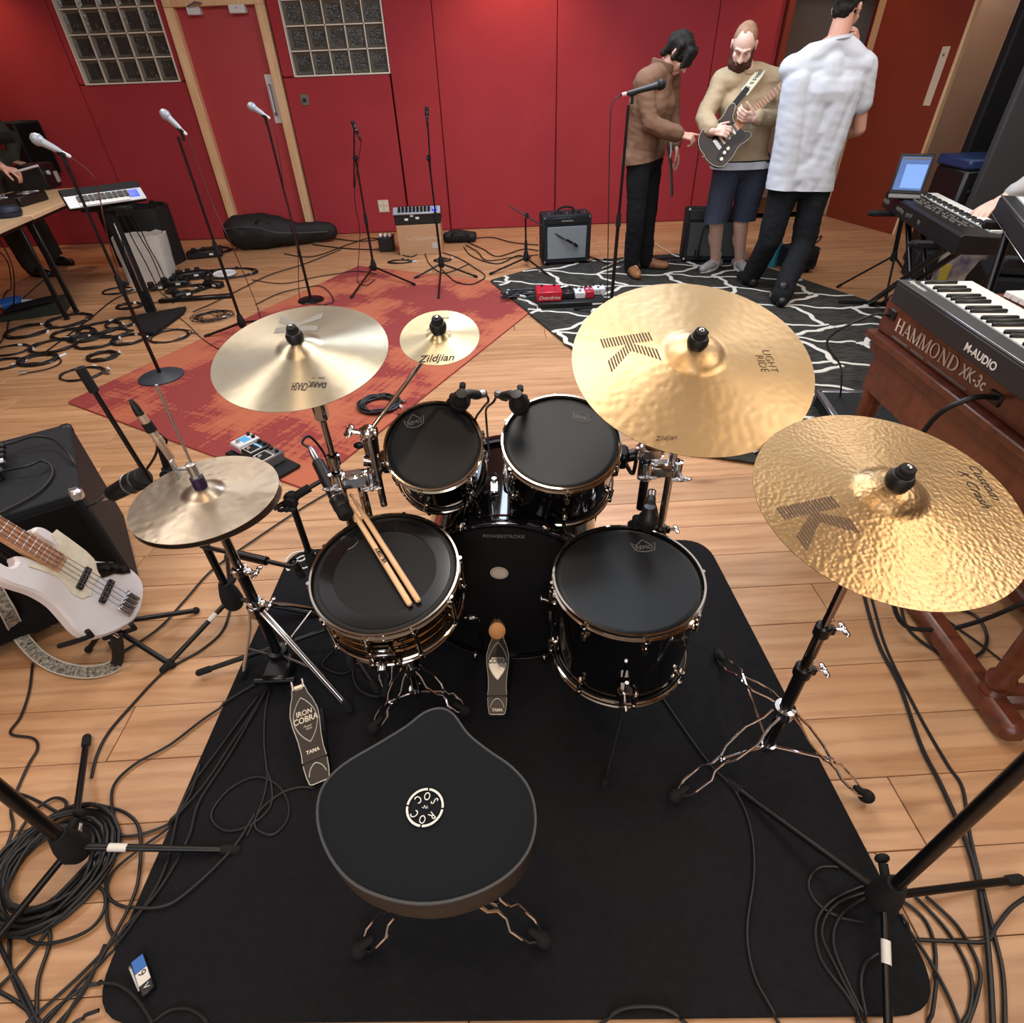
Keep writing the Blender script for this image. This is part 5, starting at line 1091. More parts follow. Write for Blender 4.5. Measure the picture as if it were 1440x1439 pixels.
# instrument stand
t = thing('guitar_stand', 'low black stand holding the white bass', 'stand', (br_.x - .08, br_.y, 0))
bq = Tb @ V((*bp2(150, 893), -.03)); m = MB()
for px, py in ((116, 892), (178, 882)):
    q = Tb @ V((*bp2(px, py), -.02)); q2 = q - bu * .014
    am = obj('cradle_arm', MB().tube([q2 - bn * .09, q2 - bn * .02 - bu * .004, q2 + bn * .035 - bu * .004, q2 + bn * .045 + bu * .02], .008, 8), MAT['rubber'], t, True)
ct = Tb @ V((.0, .0, -.11)); ct.z = max(ct.z, .13)
obj('upright', MB().tube([(ct.x, ct.y, .10), Tb @ V((.62 * kS, 0, -.06))], .009, 10), MAT['bmetal'], t, True)
for fx in ((ct.x + .22, ct.y - .10), (ct.x + .20, ct.y + .14), (ct.x - .10, ct.y - .02)):
    lg = obj('leg', MB().cyl((ct.x, ct.y, .115), (fx[0], fx[1], .012), .009, 10), MAT['bmetal'], t, True); obj('rubber_foot', MB().ball((fx[0], fx[1], .0125), .0125), MAT['rubber'], lg, True)
# woven strap hanging from the bass to the floor
nfr = V((e1.y, -e1.x, 0)); nfr = nfr if nfr.y < 0 else -nfr
af = lambda px, py, g=.04: onplane(px, py, FRc + nfr * g, nfr)
sp = [pin - bu * .012, at(166, 925, .05), at(158, 938, .022), at(130, 945, .02), at(100, 943, .02), at(72, 934, .02), at(48, 917, .022), at(28, 893, .05), af(12, 862), af(0, 842), af(-16, 812)]
P = cr(sp, 5); t = thing('guitar_strap', 'patterned woven strap drooping from the white bass onto the floor', 'strap', (P[20].x, P[20].y, 0))
def ribbon(P, w, up, th=.003):
    m = MB(); vs = []; fs = []
    for i, p in enumerate(P):
        d = (P[min(i + 1, len(P) - 1)] - P[max(i - 1, 0)]).normalized(); u = up(i / (len(P) - 1)) if callable(up) else V(up); s = d.cross(u).normalized(); nn = s.cross(d)
        vs += [p + s * w / 2 + nn * th / 2, p - s * w / 2 + nn * th / 2, p - s * w / 2 - nn * th / 2, p + s * w / 2 - nn * th / 2]
    for i in range(len(P) - 1):
        for j in range(4): a = i * 4 + j; b = i * 4 + (j + 1) % 4; fs.append((a, b, b + 4, a + 4))
    fs += [(0, 1, 2, 3), tuple(len(vs) - 4 + k for k in (3, 2, 1, 0))]
    return m.add(vs, fs)
obj('webbing', ribbon(P[8:], .038, lambda f: V((.75, -.55, .6))), MAT['strap'], t, True)
obj('leather_end', ribbon(P[:10], .034, lambda f: V((.8, -.5, .5)), .005), MAT['bag'], t, True)
m = MB(); Pw = P[8:]
for sg in (-1, 1):
    m.tube([p + (Pw[min(i + 1, len(Pw) - 1)] - Pw[max(i - 1, 0)]).normalized().cross(V((.75, -.55, .6))).normalized() * .0185 * sg for i, p in enumerate(Pw)], .0026, 6)
obj('edging', m, mat('strap_edge', 'b9b2a4', .8), t, True)['kind'] = 'stuff'
def zat(p, py):                     # height at which the upright line over p passes the row py of the photograph
    lo, hi = 0.0, 2.2
    for _ in range(40):
        m_ = (lo + hi) / 2; c = CM.transposed() @ (V((p[0], p[1], m_)) - V((0, 0, HCAM)))
        if 719.5 - FPX * c.y / -c.z < py: hi = m_
        else: lo = m_
    return lo
def B(par, name, mt, c, d, b=.003, T=None, **k): return obj(name, MB().box(c, d, b, T), mt, par, **k)
def fxy(o, x):                       # upright frame at o whose local x runs along x
    return fr(o, (0, 0, 1), V((x[0], x[1], 0)))

# ------------------------------------------------------------------ left: tables and what stands on them
def table(label, T, L, W, H_, legs):
    t = thing('folding_table', label, 'table', T)
    B(t, 'tabletop', MAT['tabletop'], (L / 2, W / 2, H_ - .015), (L, W, .03), .003); B(t, 'edge_frame', MAT['bmetal'], (L / 2, W / 2, H_ - .045), (L - .08, W - .08, .03), .003)
    for x, y in legs:
        lg = obj('leg', MB().box((x, y, (H_ - .04) / 2), (.032, .032, H_ - .04), .004), MAT['bmetal'], t); B(lg, 'foot_cap', MAT['rubber'], (x, y, .008), (.036, .036, .016), .003)
a, b_ = at(140, 262, .75), at(45, 303, .75); dT = (a - b_); 
T1 = fxy((b_.x, b_.y, 0), dT); L1 = dT.xy.length
table('light wood table against the red wall, carrying the loudspeaker and samplers', T1, L1, .78, .75, [(.06, .06), (L1 - .06, .06), (.06, .72), (L1 - .06, .72)])
q2 = at(0, 322, .75); d2_ = (b_ - q2).normalized()
T2_ = fxy((b_.x - d2_.x * 1.72, b_.y - d2_.y * 1.72, 0), d2_)
table('second light wood table, its corner cut by the left edge', T2_ @ TR(0, .005, 0), 1.70, .78, .75, [(.06, .06), (1.60, .06), (.06, .72), (1.60, .72)])
def ontab(px, py, h=.75): return at(px, py, h)
s_ = ontab(86, 243); t = thing('loudspeaker', 'tall black loudspeaker standing at the back of the left table', 'loudspeaker', fxy((s_.x - .16, s_.y - .10, .7505), dT) @ RZ(-.5))
hs_ = zat((s_.x - .1, s_.y + .1), 168) - .75
B(t, 'cabinet', MAT['vinyl'], (0, 0, hs_ / 2), (.30, .28, hs_), .012); B(t, 'grille', MAT['grille'], (.0, -.142, hs_ / 2), (.27, .012, hs_ - .04), .004)
B(t, 'side_panel', MAT['blackm'], (.152, 0, hs_ / 2), (.008, .24, hs_ - .06), .002)
def gear(label, px, py, sx, sy, h, name='sampler', cat='sampler', pads=True, rz=0.0):
    p = ontab(px, py); t = thing(name, label, cat, fxy((p.x, p.y, .7505), dT) @ RZ(rz)); tilt = M.Rotation(R(-8), 4, 'X')
    B(t, 'case', MAT['black'], (0, sy / 2, h / 2), (sx, sy, h), .008)
    if pads:
        for i in range(4):
            for j in range(2): B(t, 'pad', MAT['whitep'] if (i + j) % 3 == 0 else MAT['gprint'], (sx * (-.02 + .12 * i), sy * (.18 + .22 * j), h + .004), (sx * .085, sy * .16, .008), .002)
        for i in range(3): obj('knob', MB().cyl((sx * (-.38 + .1 * i), sy * .75, h), (sx * (-.38 + .1 * i), sy * .75, h + .018), .012, 12), MAT['steel'], t)
    return t
gear('black pad sampler with pale square buttons on the left table', 52, 286, .34, .26, .07, rz=-.2)
gear('small black mixer with silver knobs at the left edge of the table', 14, 300, .26, .30, .09, 'mixer', 'mixer', rz=-.2)
t = gear('black equipment case before the loudspeaker on the left table', 80, 264, .28, .22, .20, 'equipment_case', 'case', False)
obj('knob', MB().cyl((-.05, -.002, .13), (-.05, -.02, .13), .018, 12), MAT['whitep'], t); B(t, 'paper_tag', MAT['paper'], (.10, -.003, .08), (.07, .006, .09), .001)
p = ontab(4, 306); t = thing('round_case', 'dark blue zipped pouch on the near left table edge', 'pouch', (p.x + .05, p.y + .02, .751)); obj('shell', MB().lathe([(0, 0), (.07, 0), (.085, .02), (.085, .05), (.07, .07), (0, .072)], 20), mat('navy_pouch', '1c2740', .6), t); obj('zip', MB().ring(.086, .008, .003, 24, TR(0, 0, .035)), MAT['black'], t)
p = aty(0, 200, 5.5); t = thing('boom_arm', 'dark boom arm reaching in from the left edge over the table', 'stand', (p.x - .9, 5.5, .75))
obj('post', MB().cyl((p.x - .9, 5.5, .751), (p.x - .9, 5.5, p.z + .1), .012, 10), MAT['bmetal'], t, True); obj('arm', MB().cyl((p.x - .92, 5.5, p.z - .06), aty(22, 192, 5.45), .04, 12), MAT['blackm'], t, True); obj('base', MB().lathe([(0, .02), (.08, .015), (.09, 0), (0, 0)], 20, TR(p.x - .9, 5.5, .7505)), MAT['bmetal'], t, True)

# toy keyboard on a single column stand
kb = at(215, 443); kz = zat(kb, 283)
t = thing('keyboard_stand', 'black single-column keyboard stand with a folded flat foot, left of the cable heap', 'stand', (kb.x, kb.y, 0))
obj('column', MB().box((kb.x, kb.y, (kz - .05) / 2 + .01), (.075, .06, kz - .07), .012), MAT['blackm'], t, True); obj('column_slot', MB().box((kb.x + .02, kb.y - .033, .45), (.012, .008, .5), .002), MAT['steel'], t, True)
foot = [at(182, 447, .02), at(262, 433, .02), at(258, 440, .02), at(217, 470, .02), at(205, 470, .02)]
obj('foot_plate', MB().prism([(p.x, p.y) for p in foot], .006, .035, None, .006), MAT['blackm'], t, True)
obj('foot_bar', MB().box((0, 0, 0), (.62, .06, .03), .008, fxy((kb.x + .22, kb.y + .35, .018), (1, .12))), MAT['bmetal'], t, True); obj('top_bracket', MB().box((kb.x, kb.y, kz - .045), (.34, .12, .03), .006), MAT['blackm'], t, True)
ka, kb_ = aty(98, 290, kb.y - .22), aty(201, 273, kb.y + .10); ka.z = kb_.z = kz
kd = (kb_ - ka); Tk = fxy(ka, kd); Lk = kd.xy.length
t = thing('toy_keyboard', 'small keyboard with white keys and a blue display on the column stand', 'keyboard', Tk @ TR(0, 0, -.028) @ M.Rotation(R(42), 4, 'X'))
B(t, 'case', MAT['blackm'], (Lk / 2, .085, .012), (Lk + .03, .16, .04), .008); B(t, 'front_panel', MAT['silver'], (Lk / 2, .045, .034), (Lk + .02, .10, .008), .002)
m = MB(); m2 = MB(); nk = 30
for i in range(nk):
    x = .06 + (Lk - .16) * (i + .5) / nk; m.box((x, .038, .041), ((Lk - .16) / nk - .002, .075, .008), .001)
    if i % 7 not in (2, 6): m2.box((x + (Lk - .16) / nk / 2, .052, .048), (.016, .048, .010), .001)
obj('white_keys', m, MAT['ivory'], t)['kind'] = 'stuff'; obj('black_keys', m2, MAT['black'], t)['kind'] = 'stuff'
B(t, 'display', MAT['bluescr'], (Lk - .055, .052, .040), (.062, .055, .006), .001)
# paper bag, nylon bag, floor things on the left
def sack(name, label, cat, c, sx, sy, h, mt, rz, flare=1.05, lean=0.0, seed=1, z0=.001):
    t = thing(name, label, cat, TR(c[0], c[1], z0) @ RZ(rz)); random.seed(seed); n = 28; rings = []
    for k in range(9):
        f = k / 8; rg = []
        for i in range(n):
            a = 2 * PI * i / n; cx_, sy__ = math.cos(a), math.sin(a); s = (abs(cx_) ** 5 + abs(sy__) ** 5) ** (-.2)
            w_ = (1 + (flare - 1) * f) * (1 + .03 * NZ.noise(V((cx_ * 2, sy__ * 2, f * 3 + seed))))
            rg.append(V((cx_ * s * sx / 2 * w_, sy__ * s * sy / 2 * w_ + lean * f, h * f * (1 + (.05 * NZ.noise(V((cx_ * 3, sy__ * 3, seed))) if k == 8 else 0)))))
        rings.append(rg)
    inner = [[V((p.x * .93, p.y * .9, p.z)) for p in rings[-1]], [V((p.x * .9, p.y * .85, h * .3)) for p in rings[-1]]]
    rr_ = rings + inner; vs = [p for r_ in rr_ for p in r_]; fs = [list(range(n))[::-1]]
    for k in range(len(rr_) - 1):
        for i in range(n): fs.append((k * n + i, k * n + (i + 1) % n, (k + 1) * n + (i + 1) % n, (k + 1) * n + i))
    fs.append([(len(rr_) - 1) * n + i for i in range(n)]); obj('body', MB().add(vs, fs), mt, t, ang=25); return t
c = at(208, 397); sack('paper_bag', 'pale crumpled paper bag behind the keyboard stand', 'bag', (c.x, c.y + .12), .42, .24, zat(c, 336), MAT['paper'], .05, 1.08, .05, 3)
c = at(210, 374); t = sack('equipment_bag', 'black nylon bag with open mesh top against the red wall behind the paper bag', 'bag', (c.x + .0, c.y + .10), .62, .34, zat(c, 294), MAT['bag'], -.08, 1.02, .02, 7)
hh_ = zat(c, 294); B(t, 'mesh_panel', MAT['grille'], (-.08, -.178, hh_ * .6), (.34, .01, hh_ * .62), .003)
for x in (-.26, .27): obj('strap_end', MB().tube([(x, -.1, hh_), (x + .02, -.12, hh_ + .06), (x + .06, -.12, hh_ + .07)], .012, 8), MAT['bag'], t)

def organic(caps, vox, noise_=0.0, nscale=6.0, smooth=4):
    m = MB(); 
    for c in caps:
        if len(c) == 4: m.cap(*c)
        else: m.ball(*c[:2], n=20, m=14) if len(c) == 2 else m.ball(c[0], c[1], 20, 14, c[2])
    me = bpy.data.meshes.new('o'); me.from_pydata(m.v, [], m.f); o = bpy.data.objects.new('o', me); COL.objects.link(o)
    r = o.modifiers.new('r', 'REMESH'); r.mode = 'VOXEL'; r.voxel_size = vox; r.use_smooth_shade = True
    s = o.modifiers.new('s', 'SMOOTH'); s.factor = .5; s.iterations = smooth
    dg = bpy.context.evaluated_depsgraph_get(); out = bpy.data.meshes.new_from_object(o.evaluated_get(dg)); bpy.data.objects.remove(o); bpy.data.meshes.remove(me)
    if noise_:
        vn = [v.normal.copy() for v in out.vertices]
        for v, n in zip(out.vertices, vn):
            p = v.co; v.co += n * noise_ * (NZ.noise(V((p.x, p.y, p.z * 1.0)) * nscale) + .5 * NZ.noise(p * nscale * 2.3))
    return out
b0, b1 = at(345, 352), at(452, 340); bz_ = .13
t = thing('gig_bag', 'black padded gig bag lying on the floor before the red door', 'bag', ((b0.x + b1.x) / 2, (b0.y + b1.y) / 2, 0))
L_ = (b1 - b0)
caps = [((b0.x, b0.y, .19), .17, (b0.x + L_.x * .3, b0.y + L_.y * .3, .17), .18), ((b0.x + L_.x * .3, b0.y + L_.y * .3, .17), .18, (b0.x + L_.x * .62, b0.y + L_.y * .6 + .0, .14), .14), ((b0.x + L_.x * .6, b0.y + L_.y * .6, .13), .13, (b1.x + .12, b1.y, .10), .09), ((b0.x, b0.y, .12), .11, (b0.x + .3, b0.y + .18, .12), .12)]
obj('body', organic(caps, .022, .022, 5.0), MAT['bag'], t, True)
obj('zip_seam', MB().tube(cr([(b0.x - .1, b0.y - .13, .25), (b0.x + L_.x * .3, b0.y - .165, .26), (b0.x + L_.x * .6, b0.y - .13, .19), (b1.x + .12, b1.y - .09, .12)], 5), .007, 6), MAT['piping'], t, True)
obj('handle', MB().tube(cr([(b0.x + .25, b0.y - .14, .29), (b0.x + .32, b0.y - .17, .33), (b0.x + .42, b0.y - .16, .29)], 4), .012, 8), MAT['bag'], t, True)
p = at(317, 388); t = thing('white_disc', 'flat white plastic lid lying among the cables', 'lid', (p.x, p.y, .012)); obj('rim', MB().lathe([(0, .012), (.095, .012), (.105, .02), (.11, .012), (.105, .0), (0, 0)], 36), MAT['whitep'], t); obj('centre', MB().lathe([(0, .013), (.05, .013), (.052, .018), (.048, .018), (.046, .015), (0, .015)], 24), MAT['whitep'], t)
for i, (px, py, sx, sy, h, rz, lb) in enumerate(((290, 362, .36, .12, .07, .25, 'black power strip lying against the red wall near the gig bag'), (268, 392, .30, .10, .06, .45, 'black power strip among the cables left of the white lid'), (230, 386, .13, .07, .05, -.3, 'small black plug adapter right of the paper bag'), (302, 404, .20, .08, .05, -.4, 'black adapter lump just below the white lid'), (246, 402, .26, .13, .05, .2, 'black adapter box at the end of the keyboard stand foot bar'), (258, 418, .16, .09, .045, .9, 'black plug box behind the keyboard stand foot plate'), (222, 408, .14, .08, .045, .4, 'black adapter beside the keyboard stand column'))):
    p = at(px, py); t = thing('power_strip' if sx > .25 else 'power_adapter', lb, 'power strip' if sx > .25 else 'adapter', TR(p.x, p.y, .004) @ RZ(rz))
    B(t, 'case', MAT['black'], (0, 0, h / 2), (sx, sy, h), .012)
    for k in range(3 if sx > .25 else 1): B(t, 'plug', MAT['blackm'], (sx * (-.28 + .28 * k), 0, h + .012), (.05, .055, .03), .008)
    B(t, 'label', MAT['print'], (sx * .2, -sy / 2 - .001, h / 2), (.04, .003, .018), .0005)
p = at(52, 440); t = thing('floor_pedal', 'dark wedge-shaped floor pedal under the left table', 'pedal', TR(p.x, p.y, .001) @ RZ(.35)); obj('wedge', MB().prism([(-.24, 0), (.24, 0), (.24, .09), (-.24, .035)], -.15, .15, fr((0, 0, 0), (0, -1, 0), (1, 0, 0)), .006), mat('dark_green_black', '1b2420', .7), t); B(t, 'treadle', MAT['rubber'], (.0, 0, .078), (.36, .2, .012), .004, M.Rotation(R(-6.5), 4, 'Y'))
p = at(22, 437); t = thing('power_connector', 'round blue power connector with a white sleeve by the left table leg', 'connector', TR(p.x, p.y, .055) @ RZ(.4)); obj('body', MB().cyl((-.06, 0, 0), (.08, 0, .02), .055, 16, .045), MAT['blue'], t); obj('sleeve', MB().cyl((.08, 0, .0), (.22, 0, -.02), .032, 14, .02), MAT['whitep'], t); obj('rear_cap', MB().cyl((-.11, 0, 0), (-.06, 0, 0), .035, 14), MAT['steel'], t)

# ------------------------------------------------------------------ back wall: cardboard box, mixer, amplifiers
p, q = at(563, 360), at(623, 357); db = (q - p); Tb_ = fxy((p.x, p.y, .0005), db); hb = zat(p, 318); Lb = db.length
t = thing('cardboard_box', 'brown cardboard box standing before the red wall under the mixer', 'box', Tb_)
B(t, 'carton', MAT['card'], (Lb / 2, .18, hb / 2), (Lb, .36, hb), .003); B(t, 'flap', MAT['card'], (Lb / 2, .09, hb - .001), (Lb - .004, .178, .004), .001); B(t, 'address_label', MAT['paper'], (Lb * .85, -.001, hb * .30), (.075, .003, .055), .0008)
text('lettering', 'Your Support Mixer', mat('pale_print', 'd3b59a', .8), t, TR(Lb * .58, -.002, hb * .55) @ M.Rotation(PI / 2, 4, 'X'), .052, sx=.9)
hm = zat(p, 297) - hb
t = thing('mixing_desk', 'small mixing desk with a silver knob panel and blue display on the cardboard box', 'mixer', Tb_ @ TR(0, 0, hb + .002))
B(t, 'case', MAT['black'], (Lb / 2, .17, hm * .44), (Lb + .02, .33, hm * .85), .008); 
Tp = TR(0, .0, hm * .80) @ M.Rotation(R(28), 4, 'X'); pn = B(t, 'panel', MAT['silver'], (Lb / 2, .035, .0), (Lb + .03, .105, .012), .003, Tp)
m = MB()
for i in range(9):
    for j in range(2): m.cyl(Tp @ V((.05 + i * (Lb - .15) / 8, .016 + .036 * j, .006)), Tp @ V((.05 + i * (Lb - .15) / 8, .016 + .036 * j, .024)), .0135, 10)
obj('knobs', m, MAT['black'], pn)['kind'] = 'stuff'
B(pn, 'display', MAT['bluescr'], (Lb - .045, .036, .008), (.05, .06, .004), .001, Tp); obj('level_knob', MB().cyl(Tp @ V((Lb - .045, .036, .01)), Tp @ V((Lb - .045, .036, .02)), .016, 14), MAT['whitep'], pn)
for x, z_ in ((.38, .62), (.5, .45), (.25, .38)): B(t, 'sticker', MAT['print'], (Lb * x, .003, hm * z_), (.035, .004, .02), .0005)
p = at(552, 352); t = thing('power_brick', 'black power block with white plugs at the left side of the cardboard box', 'adapter', TR(p.x - .05, p.y, .001)); B(t, 'case', MAT['black'], (0, 0, .07), (.16, .14, .14), .01)
for k in range(3): B(t, 'plug', MAT['whitep'], (-.05 + .05 * k, -.02, .155), (.03, .06, .035), .008)
p = at(648, 341); t = thing('cable_bag', 'low black equipment bag on the floor right of the cardboard box', 'bag', TR(p.x, p.y, 0)); obj('body', organic([((-.14, 0, .06), .06, (.14, 0, .055), .055), ((-.1, .08, .06), .06, (.14, .07, .055), .05)], .018, .012, 7), MAT['bag'], t); obj('strap', MB().tube(cr([(-.1, -.05, .08), (-.05, -.09, .12), (.05, -.09, .11), (.1, -.05, .08)], 4), .009, 6), MAT['bag'], t)

def combo(label, p, q, topy, depth, gm, tilt, hd=True, panel=.16):
    d = q - p; T_ = fxy((p.x, p.y, .0), d) @ M.Rotation(R(-tilt), 4, 'X'); Lc = d.length; hc = zat(p, topy)
    t = thing('guitar_amplifier', label, 'amplifier', T_ @ TR(0, 0, .0))
    s = .03 if tilt < 5 else .03 + depth * math.tan(R(tilt)) * 0
    B(t, 'cabinet', MAT['vinyl'], (Lc / 2, depth / 2, s + (hc - s) / 2), (Lc, depth, hc - s), .014)
    gh = hc - s - .07 - hc * panel; B(t, 'grille', gm, (Lc / 2, .004, s + .045 + gh / 2), (Lc - .09, .022, gh), .004); B(t, 'control_panel', MAT['black'], (Lc / 2, -.001, hc - hc * panel / 2 - .012), (Lc - .05, .012, hc * panel - .02), .003)
    for x in (.02, Lc - .02):
        for z_ in (s + .02, hc - .02): obj('corner_screw', MB().cyl((x, .002, z_), (x, -.005, z_), .010, 10), MAT['steel'], t)
    for x in (.05, Lc - .05):
        for yy in (.05, depth - .05): obj('foot', MB().cyl((x, yy, .0), (x, yy, s + .01), .018, 12), MAT['rubber'], t)
    if hd:
        hn = obj('handle', MB().tube(cr([(Lc * .34, depth * .4, hc), (Lc * .36, depth * .4, hc + .035), (Lc * .5, depth * .4, hc + .05), (Lc * .64, depth * .4, hc + .035), (Lc * .66, depth * .4, hc)], 5), .010, 8), MAT['rubber'], t)
        m = MB()
        for i in range(7): obj('knob', MB().cyl((Lc * (.14 + .12 * i), depth * .18, hc), (Lc * (.14 + .12 * i), depth * .18, hc + .016), .011, 10), MAT['black'] if i % 3 else MAT['steel'], t)
        B(t, 'badge', MAT['gprint'], (Lc * .5, -.009, hc - .05), (.11, .003, .012), .0008)
    return t
combo('small black guitar amplifier with a silver grille and top handle', at(763, 377), at(829, 373), 304, .24, MAT['ggrille'], 0)
t = combo('black guitar amplifier with dark green-grey grille leaning behind the bearded man', at(957, 372), at(1040, 373), 292, .26, MAT['ugrille'], 9, False, .22)
obj('hanging_cable', MB().tube(cr([(.22, -.02, .30), (.17, -.035, .33), (.15, -.04, .25), (.14, -.04, .14), (.13, -.04, .10)], 4), .007, 6).cyl((.13, -.04, .13), (.13, -.04, .07), .022, 10), MAT['cable'], t)['kind'] = 'stuff'
t = combo('black amplifier on the floor beyond the man in the white T-shirt', at(1112, 388), at(1146, 384), 352, .24, MAT['grille'], 0, False, .3)

# pedal boards
p, q = at(757, 434, .02), at(851, 430, .02); dp = q - p; T_ = fxy((p.x, p.y, .0195), dp); Lp = dp.length
t = thing('pedalboard', 'black pedalboard on the patterned rug before the microphone stand', 'pedalboard', T_); B(t, 'deck', MAT['blackm'], (Lp / 2, .12, .025), (Lp, .24, .03), .006); B(t, 'front_rail', MAT['black'], (Lp / 2, .0, .02), (Lp, .02, .04), .005); B(t, 'rail_label', MAT['print'], (Lp * .88, -.011, .022), (.08, .003, .012), .0006)
def stomp(label, x, y, sx, sy, h, mt, par=T_, z=.041, sw=1, lab=None, rz=0, outline=None, scr=None):
    t = thing('effect_pedal', label, 'pedal', par @ TR(x, y, z) @ RZ(rz)); obj('case', MB().box((0, 0, h / 2), (sx, sy, h), .006), mt, t)
    for k in range(sw): obj('footswitch', MB().cyl(((k - (sw - 1) / 2) * sx * .5, -sy * .3, h), ((k - (sw - 1) / 2) * sx * .5, -sy * .3, h + .012), .010, 10), MAT['steel'], t)
    for k in (-1, 1): obj('knob', MB().cyl((k * sx * .25, sy * .32, h), (k * sx * .25, sy * .32, h + .012), .010, 10), MAT['black'], t)
    if lab: B(t, 'label', lab, (0, 0, h + .0005), (sx * .7, sy * .34, .002), .0004)
    if outline: obj('outline', MB().tube([(-sx * .42, -sy * .42, h + .001), (sx * .42, -sy * .42, h + .001), (sx * .42, sy * .1, h + .001), (-sx * .42, sy * .1, h + .001)], .0028, 6, True), outline, t); B(t, 'treadle', MAT['rubber'], (0, -sy * .16, h), (sx * .7, sy * .42, .008), .003)
    return t
t = stomp('large bright red effect pedal at the left of the pedalboard', Lp * .17, .12, .20, .19, .075, MAT['redp'], sw=2); text('lettering', 'Overdrive', MAT['print'], t, TR(0, -.096, .03) @ M.Rotation(PI / 2, 4, 'X'), .04, shear=.2)
stomp('small dark round-knobbed pedal right of the red pedal', Lp * .46, .13, .10, .13, .05, MAT['black'], sw=1)
stomp('white effect pedal in the middle of the pedalboard', Lp * .64, .13, .085, .13, .05, MAT['whitep'])
stomp('pink-red effect pedal near the right of the pedalboard', Lp * .78, .13, .075, .13, .055, MAT['redp'], lab=MAT['pink'])
t = stomp('white label pedal at the right end of the pedalboard', Lp * .93, .19, .12, .10, .05, MAT['whitep']); text('lettering', '6.6', MAT['bprint'], t, TR(0, -.05, .025) @ M.Rotation(PI / 2, 4, 'X'), .035)
p = at(392, 660, .012); q = at(340, 634, .012); dq = (p - q); T_ = fxy((q.x, q.y, .0085), dq)
t = thing('pedalboard', 'slim black pedalboard on the red rug behind the hi-hats', 'pedalboard', T_ @ TR(0, 0, .0)); Lq = .42
B(t, 'deck', MAT['blackm'], (Lq / 2 - .03, .0, .012), (Lq, .15, .018), .005); B(t, 'foot_rail', MAT['rubber'], (Lq / 2 - .03, -.06, .003), (Lq - .02, .02, .005), .002)
t = stomp('white effect pedal with pink side at the left of the slim pedalboard', .03, .02, .085, .12, .05, MAT['whitep'], T_, .0215, 1, MAT['cyan']); B(t, 'pink_side', MAT['pink'], (0, -.061, .022), (.075, .003, .03), .0006)
t = stomp('black effect pedal with a blue and pink label on the slim pedalboard', .14, .01, .085, .12, .05, MAT['black'], T_, .0215, 1, MAT['cyan'], outline=MAT['print'])
t = stomp('grey effect pedal outlined in white at the right of the slim pedalboard', .26, -.005, .09, .125, .055, mat('grey_enamel', '55565a', .4), T_, .0215, 1, None, outline=MAT['print'])
p = at(733, 418, .02); t = thing('cable_bundle', 'bundle of white tipped patch cables left of the red pedal', 'cable', (p.x, p.y, .0195)); m = MB(); random.seed(5)
for k in range(6): obj('patch_cable', MB().tube(cr([V((random.uniform(-.17, .17), random.uniform(-.09, .09), .012 + .006 * k)) for _ in range(6)], 5), .006, 6), MAT['cable'], t); a = V((random.uniform(-.15, .15), random.uniform(-.08, .08), .025)); obj('plug', MB().cyl(a, a + V((.04, .015 * (k - 3), .005)), .009, 8), MAT['whitep'], t)

# ------------------------------------------------------------------ right: organ, keyboards, stands
O0 = V((1.365, 1.962, 0)); od = V((-.043, -.999, 0)).normalized(); T_ = fr(O0, (0, 0, 1), od)       # local x to the viewer, local y to the player (right)
t = thing('organ', 'walnut drawbar organ on turned legs, its lettered back towards the drums', 'organ', T_); S0, S1 = -.045, 1.20; Lo = S1 - S0; xc = (S0 + S1) / 2
ow = MAT['organ']
B(t, 'upper_case', ow, (xc, .25, .79), (Lo, .50, .12), .006); B(t, 'ledge', ow, (xc, .235, .716), (Lo + .02, .53, .028), .005); B(t, 'lower_case', ow, (xc, .245, .678), (Lo, .49, .05), .004)
B(t, 'back_board', ow, (xc, .035, .580), (Lo - .02, .03, .145), .003)
for x in (S0 + .02, S1 - .02): B(t, 'side_board', ow, (x, .24, .580), (.03, .40, .145), .003)
def post(x, y, z0, z1):
    return MB().lathe([(0, z0), (.030, z0), (.034, z0 + .02), (.026, z0 + .035), (.036, z0 + .055), (.036, z0 + .075), (.027, z0 + .09), (.030, z0 + .16), (.038, z1 - .18), (.040, z1 - .11), (.030, z1 - .095), (.042, z1 - .075), (.042, z1 - .055), (.032, z1 - .04), (.038, z1 - .02), (.038, z1), (0, z1)], 22, TR(x, y, 0))
fy = .06; ff = T_.inverted() @ at(1392, 975, .06)
for x, y in ((S0 + .04, fy), (ff.x, ff.y), (S0 + .04, .40), (ff.x, .42)): obj('leg', post(x, y, .06, .65), ow, t)
for y in (ff.y, .42): B(t, 'floor_rail', ow, ((S0 + ff.x + .16) / 2, y, .045), (ff.x - S0 + .10, .075, .07), .018); obj('foot', MB().cap((ff.x + .075, y, .034), .030, (ff.x + .03, y, .045), .036), ow, t)
for x in (S0 + .04, ff.x): B(t, 'cross_rail', ow, (x, (ff.y + .42) / 2, .045), (.07, .42 - ff.y, .06), .015)
